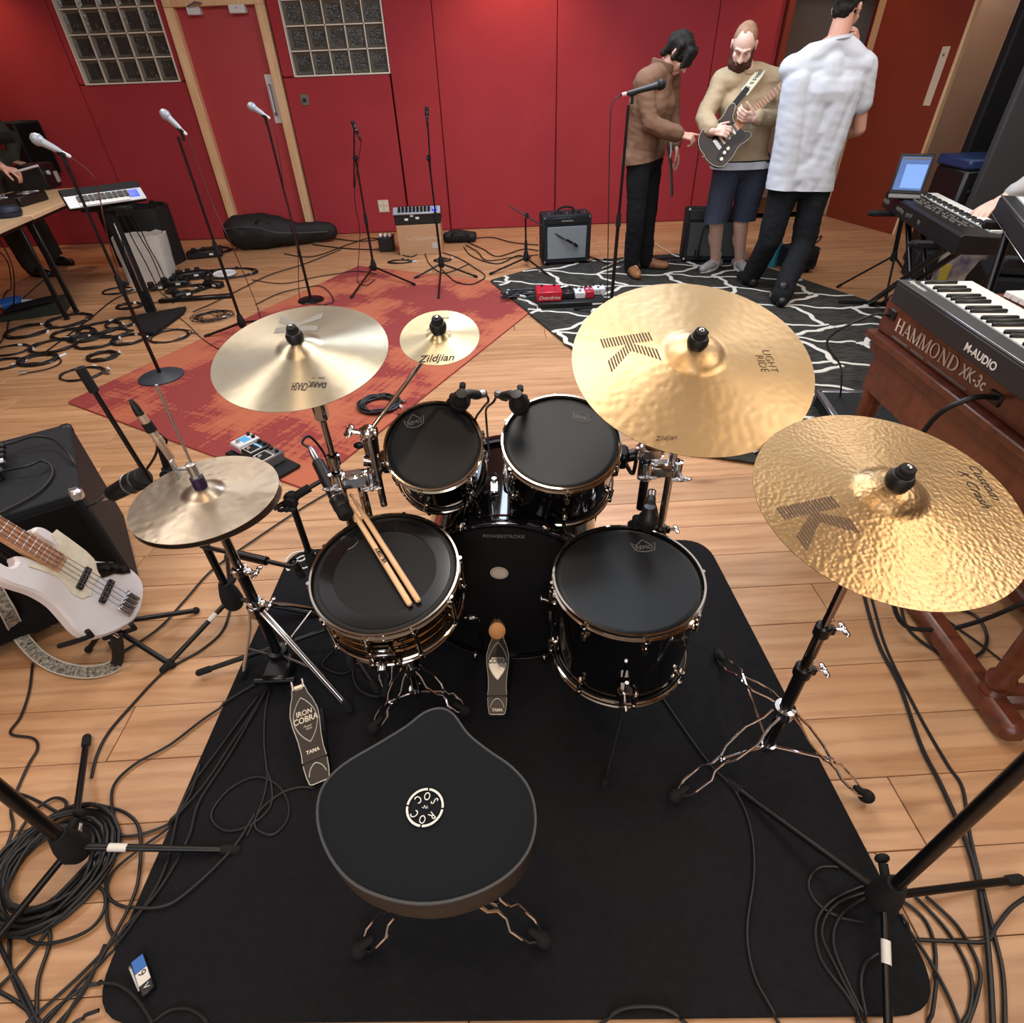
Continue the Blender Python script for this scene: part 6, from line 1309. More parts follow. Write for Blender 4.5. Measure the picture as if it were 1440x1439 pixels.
# serif lettering built from strokes
def serif(s, h):
    m = MB(); x = 0; tk, tn, sf = .15 * h, .05 * h, .035 * h
    def bar(a, b, w_):
        a, b = V((*a, 0)), V((*b, 0)); d = b - a; n_ = V((-d.y, d.x, 0)).normalized() * w_ / 2; m.prism([((a + n_).x, (a + n_).y), ((b + n_).x, (b + n_).y), ((b - n_).x, (b - n_).y), ((a - n_).x, (a - n_).y)], 0, .0012)
    def ser(cx, y, w_): m.prism([(cx - w_ / 2, y), (cx + w_ / 2, y), (cx + w_ / 2, y + sf), (cx - w_ / 2, y + sf)], 0, .0012)
    def arc(cx, cy, rx, ry, a0, a1, w0=tn, w1=tk, n=18):
        P, Q = [], []
        for i in range(n + 1):
            a = a0 + (a1 - a0) * i / n; w_ = w0 + (w1 - w0) * abs(math.cos(a)); P.append((cx + rx * math.cos(a), cy + ry * math.sin(a))); Q.append((cx + (rx - w_) * math.cos(a), cy + (ry - w_ * .8) * math.sin(a)))
        for i in range(n): m.add([(*P[i], .0012), (*P[i + 1], .0012), (*Q[i + 1], .0012), (*Q[i], .0012)], [(0, 1, 2, 3)])
    for c in s:
        if c == 'H': bar((x + .14 * h, 0), (x + .14 * h, h), tk); bar((x + .66 * h, 0), (x + .66 * h, h), tk); bar((x + .14 * h, h * .5), (x + .66 * h, h * .5), tn); [ser(x + cx * h, y, .28 * h) for cx in (.14, .66) for y in (0, h - sf)]; x += .86 * h
        elif c == 'A': bar((x + .08 * h, 0), (x + .38 * h, h), tn); bar((x + .36 * h, h), (x + .68 * h, 0), tk); bar((x + .2 * h, h * .34), (x + .55 * h, h * .34), tn); ser(x + .08 * h, 0, .2 * h); ser(x + .68 * h, 0, .26 * h); x += .78 * h
        elif c == 'M': bar((x + .12 * h, 0), (x + .12 * h, h), tn); bar((x + .14 * h, h), (x + .47 * h, 0), tk); bar((x + .47 * h, 0), (x + .80 * h, h), tn); bar((x + .82 * h, 0), (x + .82 * h, h), tk); ser(x + .12 * h, 0, .22 * h); ser(x + .82 * h, 0, .28 * h); ser(x + .07 * h, h - sf, .2 * h); ser(x + .86 * h, h - sf, .22 * h); x += 1.0 * h
        elif c == 'O': arc(x + .42 * h, .5 * h, .40 * h, .52 * h, 0, 2 * PI, n=30); x += .90 * h
        elif c == 'N': bar((x + .12 * h, 0), (x + .12 * h, h), tn); bar((x + .12 * h, h), (x + .66 * h, 0), tk); bar((x + .66 * h, 0), (x + .66 * h, h), tn); ser(x + .12 * h, 0, .24 * h); ser(x + .66 * h, h - sf, .24 * h); ser(x + .07 * h, h - sf, .18 * h); x += .84 * h
        elif c == 'D': bar((x + .14 * h, 0), (x + .14 * h, h), tk); arc(x + .30 * h, .5 * h, .48 * h, .5 * h, -PI / 2, PI / 2); bar((x + .06 * h, sf / 2), (x + .32 * h, sf / 2), sf); bar((x + .06 * h, h - sf / 2), (x + .32 * h, h - sf / 2), sf); x += .86 * h
    return m, x
fw = .043
m, wd = serif('HAMMOND', fw); Xa = T_.inverted() @ onplane(1262, 455, O0 + V((0, 0, .8)), V((-.999, .043, 0))); Xb = T_.inverted() @ onplane(1347, 521, O0 + V((0, 0, .8)), V((-.999, .043, 0)))
kx = (Xb.x - Xa.x) / wd
Tt = TR(Xa.x, -.001, .766) @ M.Rotation(PI / 2, 4, 'X') @ M.Diagonal((kx, 1, 1, 1)); 
for k, v in enumerate(m.v): m.v[k] = Tt @ v
obj('lettering', m, mat('pale_letters', 'd8c8b4', .5), t)['kind'] = 'stuff'
text('lettering', 'XK-3c', MAT['print'], t, TR(Xb.x + .012, -.0012, .785) @ M.Rotation(PI / 2, 4, 'X'), .050, align='LEFT', sx=.85, bold=.0008)
for x0, x1 in ((Xa.x, Xa.x + .10), (Xa.x + .12, Xa.x + .2), (Xa.x + .22, Xa.x + .42)): B(t, 'socket_legend', MAT['gprint'], ((x0 + x1) / 2, -.0005, .745), (x1 - x0, .002, .006), .0003)
for px, py in ((1255, 442), (1400, 560)):
    e_ = T_.inverted() @ onplane(px, py, O0 + V((0, 0, .8)), V((-.999, .043, 0))); k_ = obj('socket_recess', MB().box((e_.x, .004, e_.z), (.05, .02, .035), .003), MAT['black'], t)
for z_, n_ in ((.856, 'upper'), ):
    m = MB()
    for i in range(30): m.box((S0 + .06 + i * (Lo - .12) / 30, .43, .862), ((Lo - .12) / 30 - .002, .13, .02), .002)
    obj('white_keys', m, MAT['ivory'], t)['kind'] = 'stuff'
# small keyboard on top of the organ
zk = .945; a, b_ = at(1262, 393, zk), at(1440, 512, zk); dk_ = b_ - a; Tm = fxy((a.x, a.y, .853), dk_); Lm = .82
t = thing('midi_keyboard', 'black controller keyboard with piano keys lying on top of the organ', 'keyboard', Tm); hk = zk - .853
B(t, 'case', mat('blue_black_case', '191e21', .5), (Lm / 2, .105, hk / 2 + .008), (Lm, .21, hk - .022), .007); B(t, 'rear_strip', mat('satin_black', '1d2226', .4), (Lm / 2, .0275, hk - .004), (Lm, .055, .010), .004); B(t, 'rear_edge', MAT['steel'], (Lm / 2, .002, hk + .0005), (Lm, .002, .002), .0005)
B(t, 'key_bed', MAT['ivory'], (Lm / 2, .135, hk - .012), (Lm - .05, .16, .008), .002)
for sfx, xx in (('a', .06), ('b', Lm - .06)): obj('foot', MB().cyl((xx, .1, 0), (xx, .1, .022), .012, 10), MAT['rubber'], t)
nw = 29; kw = (Lm - .055) / nw
for i in range(nw):
    x = .03 + kw * (i + .5); B(t, 'white_key', MAT['ivory'], (x, .135, hk - .003), (kw - .0012, .155, .012), .0015)
    if i % 7 not in (1, 4): B(t, 'black_key', MAT['black'], (x + kw / 2, .105, hk + .006), (kw * .52, .095, .012), .003)
text('lettering', 'M-AUDIO', MAT['print'], t, TR((Tm.inverted() @ onplane(1388, 490, a + V((0, 0, -.03)), V((-.99, .1, 0)))).x, -.0012, hk * .52) @ M.Rotation(PI / 2, 4, 'X'), .029, bold=.0007, sx=1.15)
text('lettering', 'Keystation', MAT['print'], t, TR(.075, .03, hk + .0015), .024)

# stage keyboard on its stand, with a laptop at the far end
zs = .76; a, b_ = at(1247, 268, zs), at(1352, 330, zs); ds = b_ - a; Ls = ds.length; Ts = fxy((a.x, a.y, 0), ds)
t = thing('stage_keyboard', 'long black stage keyboard with white keys, in front of the open russet door', 'keyboard', Ts); Ws = .30
m = MB().prism([(0, zs - .10), (0, zs - .012), (.015, zs), (Ws * .62, zs - .012), (Ws, zs - .03), (Ws, zs - .10)], 0, Ls, fr((0, 0, 0), (1, 0, 0), (0, 1, 0)), .004); obj('case', m, MAT['black'], t)
m = MB(); m2 = MB(); nk = 44
for i in range(nk): m.box((.06 + (Ls - .18) * (i + .5) / nk, Ws * .82, zs - .012), ((Ls - .18) / nk - .0015, Ws * .38, .016), .0015); (i % 7 not in (1, 4)) and m2.box((.06 + (Ls - .18) * (i + 1) / nk, Ws * .70, zs - .002), (.013, .045, .012), .002)
obj('white_keys', m, MAT['ivory'], t)['kind'] = 'stuff'; obj('black_keys', m2, MAT['black'], t)['kind'] = 'stuff'
m = MB(); random.seed(3)
for i in range(34):
    for j in range(3):
        if random.random() < .75: m.box((.22 + i * (Ls - .42) / 34, .07 + .035 * j, zs + .0 - .004 * j), (.014, .010, .008), .001)
obj('buttons', m, MAT['gprint'], t)['kind'] = 'stuff'
def legend(s, px, py, size): 
    x = (Ts.inverted() @ onplane(px, py, a + V((0, 0, -.05)), V((-ds.y, ds.x, 0)).normalized())).x; text('lettering', s, MAT['print'], t, TR(x, -.001, zs - .055) @ M.Rotation(PI / 2, 4, 'X'), size)
m = MB(); random.seed(8)
for x in [.02 + .013 * k for k in range(9)] + [.30 + .022 * k for k in range(7)] + [.50 + .03 * k for k in range(4)] + [.72, .74]: m.box((x, -.001, zs - .055 + random.uniform(-.006, .006)), (.009, .004, .022), .0008)
obj('rear_sockets', m, MAT['gprint'], t)['kind'] = 'stuff'
t = thing('keyboard_stand', 'black folding stand under the long stage keyboard', 'stand', Ts)
zt_ = zs - .105
for x in (.15, Ls - .30):
    m = MB().box((x, Ws * .45, zt_ - .012), (.05, Ws + .16, .035), .008); arm = obj('support_arm', m, MAT['blackm'], t)
    for s in (-1, 1): obj('arm_cap', MB().cap((x, Ws * .45 + s * (Ws / 2 + .06), zt_ - .012), .020, (x, Ws * .45 + s * (Ws / 2 + .09), zt_ - .012), .018), MAT['rubber'], arm)
for k, (x0, x1) in enumerate(((.15, Ls - .30), (Ls - .30, .15))):
    for yy in (Ws * .3 + .05 * k, Ws * .6 + .05 * k): lg = obj('leg', MB().tube([(x0, yy, .02), (x1, yy, zt_ - .03)], .019, 10), MAT['bmetal'], t)
for x in (.15, Ls - .30):
    ft_o = obj('floor_bar', MB().cyl((x, -.12, .022), (x, Ws + .12, .022), .018, 10), MAT['bmetal'], t); 
p = at(1238, 413); pt_ = aty(1262, 318, p.y)
t = tripod('dark tripod stand beside the far end of the stage keyboard', (p.x, p.y, .28), [at(1178, 405).xy, at(1245, 420).xy, (p.x + .35, p.y + .15)], (pt_.x, pt_.y, zs - .13), ((0, .016),), hubr=.022)
Tl = fr(at(1271, 276, zs + .002), (0, 0, 1), V((.86, -.50, 0)))
t = thing('laptop', 'open laptop with a blue screen at the far end of the stage keyboard', 'laptop', Tl); lw = .185
B(t, 'base', MAT['gprint'], (0, -.06, .008), (lw, .10, .014), .005); Tq = TR(0, -.012, .015) @ M.Rotation(R(-10), 4, 'X')
sc_ = B(t, 'lid', MAT['black'], (0, .006, .115), (lw + .01, .010, .23), .008, Tq); B(sc_, 'screen', MAT['screen'], (0, .0005, .117), (lw - .02, .003, .19), .0008, Tq); B(sc_, 'screen_window', MAT['screenw'], (.016, -.0012, .102), (lw * .66, .002, .135), .0005, Tq); B(sc_, 'menu_bar', MAT['gprint'], (0, -.0012, .202), (lw - .03, .002, .01), .0004, Tq)
# second stage keyboard cut by the right edge
zu = 1.0; a2, b2 = at(1408, 273, zu), at(1440, 312, zu); du = (b2 - a2); Tu = fxy((a2.x, a2.y, 0), du)
t = thing('stage_keyboard', 'black keyboard with a silver edge cut by the right edge of the view', 'keyboard', Tu); B(t, 'case', mat('blue_black', '141c22', .4), (.45, .17, zu - .045), (.92, .34, .08), .010); B(t, 'silver_edge', MAT['alu'], (.45, .003, zu - .004), (.92, .006, .006), .0015); B(t, 'lower_edge', MAT['alu'], (.45, -.001, zu - .082), (.92, .004, .004), .001)
B(t, 'top_panel', MAT['gprint'], (.45, .13, zu - .003), (.86, .16, .006), .002); m = MB()
for i in range(28): m.box((.05 + i * .030, .275, zu + .001), (.0285, .11, .012), .0015)
obj('white_keys', m, MAT['ivory'], t)['kind'] = 'stuff'; B(t, 'slider_strip', MAT['whitep'], (.3, .06, zu + .001), (.45, .02, .006), .001)
t = thing('keyboard_stand', 'black crossed stand under the keyboard at the right edge', 'stand', Tu)
for k in (0, 1): 
    for yy in (.06 + .04 * k, .24 + .04 * k): obj('leg', MB().tube([(.12 if k else .78, yy, .02), (.78 if k else .12, yy, zu - .09)], .018, 10), MAT['bmetal'], t)
for x in (.12, .78): B(t, 'support_arm', MAT['blackm'], (x, .17, zu - .105), (.04, .42, .035), .006); obj('floor_bar', MB().cyl((x, -.08, .02), (x, .42, .02), .018, 10), MAT['bmetal'], t)

# far right: screens and cases
g0 = aty(1349, 207, 5.6); 
t = thing('acoustic_screen', 'tall black padded screen before the taupe wall at the far right', 'screen', TR(g0.x + .13, 5.65, 0)); zt_ = 1.83
B(t, 'panel', MAT['blackm'], (.34, .06, zt_ / 2 + .02), (.68, .10, zt_), .015); B(t, 'frame', MAT['bmetal'], (.34, .06, .03), (.72, .30, .06), .008); B(t, 'top_rail', MAT['bmetal'], (.34, .06, zt_ + .03), (.70, .11, .03), .006)
g1 = aty(1386, 270, 4.9); t = thing('acoustic_screen', 'grey screen panel at the right edge behind the keyboards', 'screen', TR(g1.x, 5.0, 0) @ RZ(-.15)); B(t, 'panel', mat('charcoal_felt', '3c3b3d', .95), (.5, .05, .75), (1.0, .08, 1.40), .015); B(t, 'frame', MAT['bmetal'], (.5, .05, .03), (1.0, .34, .06), .008)
p = aty(1318, 300, 5.25); hz = aty(1318, 236, 5.25).z; t = thing('storage_crate', 'dark storage crate with a blue lid behind the stage keyboard', 'crate', TR(p.x, 5.08, 0)); B(t, 'crate', MAT['black'], (.24, .2, hz / 2), (.50, .40, hz - .004), .02); B(t, 'lid', MAT['dblue'], (.24, .2, hz + .035), (.52, .42, .075), .015)
for k in (-1, 1): B(t, 'handle', MAT['blackm'], (.24 + k * .15, -.008, hz * .8), (.09, .02, .03), .006)
p = at(1290, 397); t = thing('equipment_case', 'small black case on the floor under the stage keyboard', 'case', TR(p.x + .08, p.y + .05, .001) @ RZ(-.2)); B(t, 'shell', MAT['vinyl'], (.0, .1, .11), (.24, .2, .22), .015); B(t, 'handle', MAT['rubber'], (0, .1, .235), (.14, .03, .03), .008)
p = at(1332, 400); t = sack('printed_tote_bag', 'purple tote bag with a swirling print under the stage keyboard', 'bag', (p.x + .05, p.y + .02), .30, .14, .34, mat('swirl_print', '4a4566', .7, var=1, vscale=7, col2='b9b39a'), -.2, 1.06, .0, 12); B(t, 'yellow_patch', mat('yellow_print', 'a89a3c', .7), (-.13, -.085, .1), (.07, .006, .14), .002)
p = at(1432, 462); t = thing('monitor_wedge', 'black wedge-shaped stage monitor at the right edge behind the organ', 'loudspeaker', TR(p.x, p.y, .001) @ RZ(-.35)); obj('cabinet', MB().prism([(0, 0), (.42, 0), (.42, .22), (.30, .36), (.0, .30)], -.3, .3, fr((0, 0, 0), (1, 0, 0), (0, 1, 0)), .01), MAT['vinyl'], t); B(t, 'grille', MAT['grille'], (0, .19, .333), (.5, .28, .012), .004, M.Rotation(0, 4, 'X'))
p = at(1424, 390); t = thing('cloth', 'crumpled white and orange cloth by the right edge', 'cloth', TR(p.x, p.y, 0)); obj('folds', organic([((-.09, 0, .05), .05, (.1, .02, .06), .055), ((0, .06, .06), .06, (.1, -.05, .05), .05)], .014, .02, 12), MAT['paper'], t); obj('orange_patch', organic([((-.12, -.03, .035), .035, (-.05, -.04, .04), .035)], .012, .006, 12), mat('orange_cloth', 'b0703f', .9), t)
# flight case with metal edges on the rug by the organ leg
a = at(1151, 551, .10); b_ = at(1178, 591, .10); c_ = at(1208, 553, .10); Tf = fxy((a.x, a.y, .0195), b_ - a); L1_ = (b_ - a).length * 1.25
y_ = .34; hf = .085
t = thing('flight_case', 'flat black case with bright metal edges beneath the organ end', 'case', Tf); B(t, 'shell', MAT['blackm'], (L1_ / 2, y_ / 2, hf / 2), (L1_, y_, hf), .004)
for yy in (0, y_): B(t, 'edge_strip', MAT['alu'], (L1_ / 2, yy, hf - .006), (L1_ + .004, .03, .02), .002)
for x in (0, L1_): B(t, 'edge_strip', MAT['alu'], (x, y_ / 2, hf - .006), (.03, y_ + .004, .02), .002)
for x in (0, L1_): 
    for yy in (0, y_): B(t, 'corner_post', MAT['alu'], (x, yy, hf / 2), (.022, .022, hf - .004), .002)
B(t, 'white_plug', MAT['whitep'], (L1_ * .35, y_ + .03, hf + .006), (.03, .05, .02), .006)
# battery box on the mat
a = at(197, 1350, ZM); b_ = at(213, 1398, ZM); Tg = fxy((a.x, a.y, ZM + .0005), b_ - a); Lg = (b_ - a).length; t = thing('battery_pack', 'small blue and white labelled battery on the mat, lower left', 'battery', Tg)
wg = .026; B(t, 'case', MAT['black'], (Lg / 2, 0, .008), (Lg, wg, .016), .003); B(t, 'blue_label', MAT['blue'], (Lg * .2, 0, .0165), (Lg * .36, wg * .9, .001), .0003); B(t, 'white_label', MAT['print'], (Lg * .56, 0, .0165), (Lg * .34, wg * .9, .001), .0003); text('lettering', '9', MAT['bprint'], t, TR(Lg * .47, 0, .0172) @ RZ(.0), .022); text('lettering', 'V', MAT['print'], t, TR(Lg * .84, 0, .0172), .016)
a = at(184, 1362, ZM); b_ = at(197, 1394, ZM); t = thing('plastic_stick', 'thin white plastic stick beside the labelled battery on the mat', 'stick', (a.x, a.y, ZM)); obj('rod', MB().cyl((a.x, a.y, ZM + .003), (b_.x, b_.y, ZM + .003), .0026, 8), MAT['whitep'], t, True); obj('tip', MB().ball((a.x, a.y, ZM + .0036), .0036), MAT['gprint'], t, True)
# ------------------------------------------------------------------ people
def hand_caps(wr, d, n, side, curls, spread=.18, s=1.0, thumb=(.5, .6)):
    """wr wrist, d towards the fingers, n out of the back of the hand, side +1/-1 for the thumb; curls per finger 0..1.6 rad per joint"""
    d = V(d).normalized(); n = V(n); n = (n - d * n.dot(d)).normalized(); x = d.cross(n) * side; wr = V(wr); C = []
    for k in range(4):
        o = (.030 - .020 * k) * s
        C.append((wr + x * o * .55 + d * .012 * s, .0125 * s, wr + x * o + d * (.086 - .004 * abs(k - 1)) * s, .0105 * s))
    C.append((wr - d * .01, .024 * s, wr + d * .045 * s, .019 * s))
    Ls = ((.042, .026, .020), (.046, .029, .021), (.043, .027, .020), (.034, .020, .018))
    for k in range(4):
        p = wr + x * (.030 - .020 * k) * s + d * (.086 - .004 * abs(k - 1)) * s; a = 0; dd = (d + x * spread * (1 - k) * .35).normalized()
        for j, L in enumerate(Ls[k]):
            a += curls[k] * (1.0, 1.05, .7)[j]; v = dd * math.cos(a) - n * math.sin(a); q = p + v * L * s; r0 = (.0093, .0085, .0077)[j] * s
            C.append((p, r0, q, r0 * .92)); p = q
    p = wr + x * .024 * s + d * .02 * s; v = (d * .62 + x * thumb[0] - n * thumb[1] * .5).normalized(); q = p + v * .046 * s; C.append((p, .0145 * s, q, .0108 * s))
    v2 = (v + d * .5 - n * thumb[1] * .5).normalized(); q2 = q + v2 * .033 * s; C.append((q, .0105 * s, q2, .0095 * s)); C.append((q2, .0095 * s, q2 + v2 * .022 * s, .0082 * s))
    return C
def head_caps(c, f, u, s=1.0):
    f = V(f).normalized(); u = V(u); u = (u - f * u.dot(f)).normalized(); r = f.cross(u); c = V(c); Mx = M((r, f, u)).transposed().to_4x4()
    def E_(o, rad): return (c + (r * o[0] + f * o[1] + u * o[2]) * s, tuple(x * s for x in rad), Mx)
    # ellipsoids turned with the head, then nose, brows, lips, ears
    C = []
    def ell(o, rad): C.append(('E', c + (r * o[0] + f * o[1] + u * o[2]) * s, tuple(x * s for x in rad), Mx))
    ell((0, -.012, .025), (.074, .096, .088)); ell((0, .018, -.035), (.060, .074, .075)); ell((0, .045, -.085), (.036, .040, .030))
    P_ = lambda a, b, d_: c + (r * a + f * b + u * d_) * s
    C.append((P_(0, .088, .012), .010 * s, P_(0, .108, -.030), .0135 * s)); C.append((P_(-.012, .098, -.032), .009 * s, P_(.012, .098, -.032), .009 * s))
    for k in (-1, 1):
        C.append((P_(.012 * k, .086, .022), .011 * s, P_(.045 * k, .072, .020), .010 * s)); C.append((P_(.042 * k, .060, -.025), .018 * s, P_(.034 * k, .066, -.045), .016 * s))
        C.append((P_(.074 * k, -.012, .010), .012 * s, P_(.077 * k, -.010, -.024), .009 * s)); C.append((P_(.080 * k, -.022, .014), .009 * s, P_(.080 * k, -.020, -.012), .008 * s))
    C.append((P_(-.020, .084, -.060), .0085 * s, P_(.020, .084, -.060), .0085 * s)); C.append((P_(-.016, .082, -.071), .0095 * s, P_(.016, .082, -.071), .0095 * s))
    return C, P_, (r, f, u)
def organic2(caps, vox, *a):
    # as organic(), also taking turned ellipsoids
    out = []
    class _M: pass
    m = MB()
    for c in caps:
        if c[0] == 'E': m.lathe([(math.sin(PI * i / 14), -math.cos(PI * i / 14)) for i in range(15)], 20, TR(*c[1]) @ c[3] @ M.Diagonal((*c[2], 1)))
        else: m.cap(*c)
    me = bpy.data.meshes.new('o'); me.from_pydata(m.v, [], m.f); o = bpy.data.objects.new('o', me); COL.objects.link(o)
    r = o.modifiers.new('r', 'REMESH'); r.mode = 'VOXEL'; r.voxel_size = vox; r.use_smooth_shade = True
    sm, nz, ns = (list(a) + [3, 0, 6])[:3] if len(a) >= 3 else ((a[0] if a else 3), 0, 6)
    s = o.modifiers.new('s', 'SMOOTH'); s.factor = .5; s.iterations = sm
    dg = bpy.context.evaluated_depsgraph_get(); res = bpy.data.meshes.new_from_object(o.evaluated_get(dg)); bpy.data.objects.remove(o); bpy.data.meshes.remove(me)
    if nz:
        vn = [v.normal.copy() for v in res.vertices]
        for v, n in zip(res.vertices, vn):
            p = v.co; q = V((p.x, p.y, p.z * .8)) * ns; v.co += n * nz * (NZ.noise(q) + .45 * NZ.noise(V((p.x + p.z, p.y, p.z * 2)) * ns * 1.9))
    return res
def hem(me, *planes):
    bm = bmesh.new(); bm.from_mesh(me)
    for co, no in planes:
        bmesh.ops.bisect_plane(bm, geom=bm.verts[:] + bm.edges[:] + bm.faces[:], dist=1e-5, plane_co=V(co), plane_no=V(no), clear_outer=True)
    bm.to_mesh(me); bm.free(); return me
def limb(a, b, c, r): return [(a, r[0], b, r[1]), (b, r[1], c, r[2])]
def grow(caps, e): return [(c[0], c[1] + e, c[2], c[3] + e) for c in caps]
def torso(hipc, chest, neck, shL, shR, hw=.12):
    """capsules of a trunk: pelvis, belly, chest, shoulder yoke"""
    ax = (V(shR) - V(shL)).normalized(); hipc, chest, neck = V(hipc), V(chest), V(neck); C = []
    C.append((hipc - ax * .07, .105, hipc + ax * .07, .105)); mid = hipc * .5 + chest * .5; C.append((mid - ax * .055, .10, mid + ax * .055, .10)); C.append((chest - ax * .075, .112, chest + ax * .075, .112))
    C.append((hipc - ax * .06, .10, chest - ax * .07, .105)); C.append((hipc + ax * .06, .10, chest + ax * .07, .105)); dz = V((0, 0, .012)); C.append((V(shL) + ax * .025, .062, V(shR) - ax * .025, .062)); C.append((V(shL) + ax * .05 + dz, .055, neck, .048)); C.append((V(shR) - ax * .05 + dz, .055, neck, .048)); C.append((chest, .105, (V(shL) + V(shR)) / 2, .085))
    return C
def foot_shoe(par, name, mt, ankle, dirx, L=.27, z0=.0, h=.10, w_=.046, sole=None):
    a = V(ankle); d = V((dirx[0], dirx[1], 0)).normalized(); s = d.cross(V((0, 0, 1))); heel = V((a.x, a.y, 0)) - d * .06; toe = heel + d * L
    C = [(heel + V((0, 0, z0 + .042)), .040, heel + d * L * .45 + V((0, 0, z0 + .045)), .043), (heel + d * L * .45 + V((0, 0, z0 + .045)), .043, toe - d * .035 + V((0, 0, z0 + .034)), .034), (heel + d * .05 + V((0, 0, z0 + .05)), .042, a + V((0, 0, h - .05)) * 1, .046), (heel + d * L * .6 + s * .012 + V((0, 0, z0 + .036)), .036, toe - d * .05 + s * .012 + V((0, 0, z0 + .03)), .030)]
    me = organic2(C, .007, 3)
    for v in me.vertices:
        if v.co.z < z0 + .004: v.co.z = z0 + .004
    o = obj(name, me, mt, par, True)
    pl = []
    for i in range(20):
        t_ = 2 * PI * i / 20; x = math.cos(t_); y = math.sin(t_); pl.append(heel + d * (L / 2 + x * L / 2 * 1.0 - .012) + s * y * (.044 + .006 * x))
    obj('sole', MB().prism([(p.x, p.y) for p in pl], z0, z0 + .016, None, .003), sole or MAT['rubber'], o, True); return o
def eyes(par, P_, R_, closed=True):
    for k in (-1, 1):
        c = P_(.031 * k, .0755, .006); o = obj('eye', MB().ball(c, .0115, 14, 10), mat('eye_white', 'cfc8c2', .3), par, True)
        obj('eyelid', MB().ball(c + R_[2] * .003 + R_[1] * .0005, .0122, 14, 10), MAT['skin'], o, True)

# --- the bearded guitarist
YB = 5.2
J = lambda px, py, dy=0.0: aty(px, py, YB + dy)
hd_, fB, uB = J(1046, 64, -.06), V((-.28, -.72, -.55)), V((-.1, -.5, .8))
hc, PB, RB = head_caps(hd_, fB, uB, 1.04)
neck = J(1052, 103, .0); shR, shL = J(1014, 116, .02), J(1090, 114, .02); ch = J(1050, 150, .0); hip = J(1043, 222, .03)
elR, wrR = J(991, 166, -.06), J(1002, 184, -.24); elL, wrL = J(1098, 163, -.06), J(1060, 166, -.24)
aR, aL = at(1003, 381), at(1040, 384); aR = V((aR.x, aR.y, .085)); aL = V((aL.x, aL.y + .06, .085)); kR, kL = J(1008, 309, -.02), J(1042, 313, .02); hR, hL = J(1024, 236, .03), J(1062, 236, .03)
t = thing('person', 'bearded man in beige sweatshirt and navy shorts playing a dark electric guitar', 'person', (aR.x * .5 + aL.x * .5, aR.y, .0))
tor = torso(hip, ch, neck, shL, shR); armR = limb(shR, elR, wrR, (.052, .042, .030)); armL = limb(shL, elL, wrL, (.052, .042, .030))
body = hc + tor + armR + armL + limb(hR, kR, aR, (.085, .062, .040)) + limb(hL, kL, aL, (.085, .062, .040)) + [(kR * .62 + aR * .38 + V((0, .02, 0)), .060, kR * .5 + aR * .5 + V((0, .02, 0)), .056), (kL * .62 + aL * .38 + V((0, .02, 0)), .060, kL * .5 + aL * .5 + V((0, .02, 0)), .056), (neck - V((0, 0, .04)), .060, hd_ + uB * -.03, .056)]
body += [(aR, .040, aR + V((-.10, -.09, -.04)), .030), (aL, .040, aL + V((.02, -.12, -.04)), .030)]
body += hand_caps(wrR, J(1016, 184, -.27) - wrR, (-.3, -.85, .45), -1, (.55, .6, .65, .7)); body += hand_caps(wrL, J(1040, 163, -.27) - wrL, (.2, -.8, -.5), 1, (.75, .8, .8, .85))
obj('body', organic2(body, .0048, 2), MAT['skinp'], t, True); eyes(t, PB, RB)
bc = [('E', PB(0, .034, -.090), (.070, .068, .072), M((RB[0], RB[1], RB[2])).transposed().to_4x4()), (PB(-.062, .005, -.01), .017, PB(-.048, .045, -.09), .036), (PB(.062, .005, -.01), .017, PB(.048, .045, -.09), .036), (PB(-.02, .088, -.05), .008, PB(.02, .088, -.05), .008), (PB(0, .05, -.12), .042, PB(0, .055, -.165), .030)]
obj('beard', organic2(bc, .006, 2, .004, 30), MAT['beard'], t, True)
obj('cropped_hair', organic2([('E', PB(0, -.026, .035), (.0795, .103, .0870), M((RB[0], RB[1], RB[2])).transposed().to_4x4())], .007, 1, .003, 30), MAT['shair'], t, True)
for k in (-1, 1): obj('eyebrow', MB().tube([PB(.012 * k, .0985, .026), PB(.03 * k, .092, .031), PB(.05 * k, .077, .026)], .0045, 6), MAT['shair'], t, True)
sw = grow(tor, .028) + grow(limb(shR, elR, elR * .15 + wrR * .85, (.055, .046, .034)), .022) + grow(limb(shL, elL, elL * .15 + wrL * .85, (.055, .046, .034)), .022) + [(hip - V((.085, 0, .06)), .145, hip + V((.085, 0, -.06)), .145), (hip - V((0, 0, .08)), .15, hip, .14)]
swo = obj('sweatshirt', hem(organic2(sw, .011, 3, .011, 9), (J(1043, 224), (0, 0, -1))), MAT['sweat'], t, True)
obj('collar', MB().ring(.078, .022, .016, 28, fr(neck + V((0, -.005, .028)), (0, -.25, 1))), MAT['sweat'], swo, True)
for a, b in ((elR, wrR), (elL, wrL)): c = a * .16 + b * .84; obj('cuff', MB().cyl(c - (b - a).normalized() * .015, c + (b - a).normalized() * .03, .042, 20, .038), MAT['sweat'], swo, True)
zh = J(1043, 236).z; obj('tshirt_hem', hem(organic2(grow(tor, .018) + [(hip - V((.09, 0, .10)), .156, hip + V((.09, 0, -.10)), .156), (hip - V((0, 0, .15)), .165, hip, .15)], .011, 3, .004, 10), ((0, 0, zh), (0, 0, -1)), ((0, 0, J(1043, 226).z), (0, 0, 1))), MAT['tee'], t, True)
so2 = [(hR, .116, kR + V((-.012, 0, -.05)), .098), (hL, .116, kL + V((.012, 0, -.05)), .098), (hR + V((0, 0, .02)), .118, hL + V((0, 0, .02)), .118)]
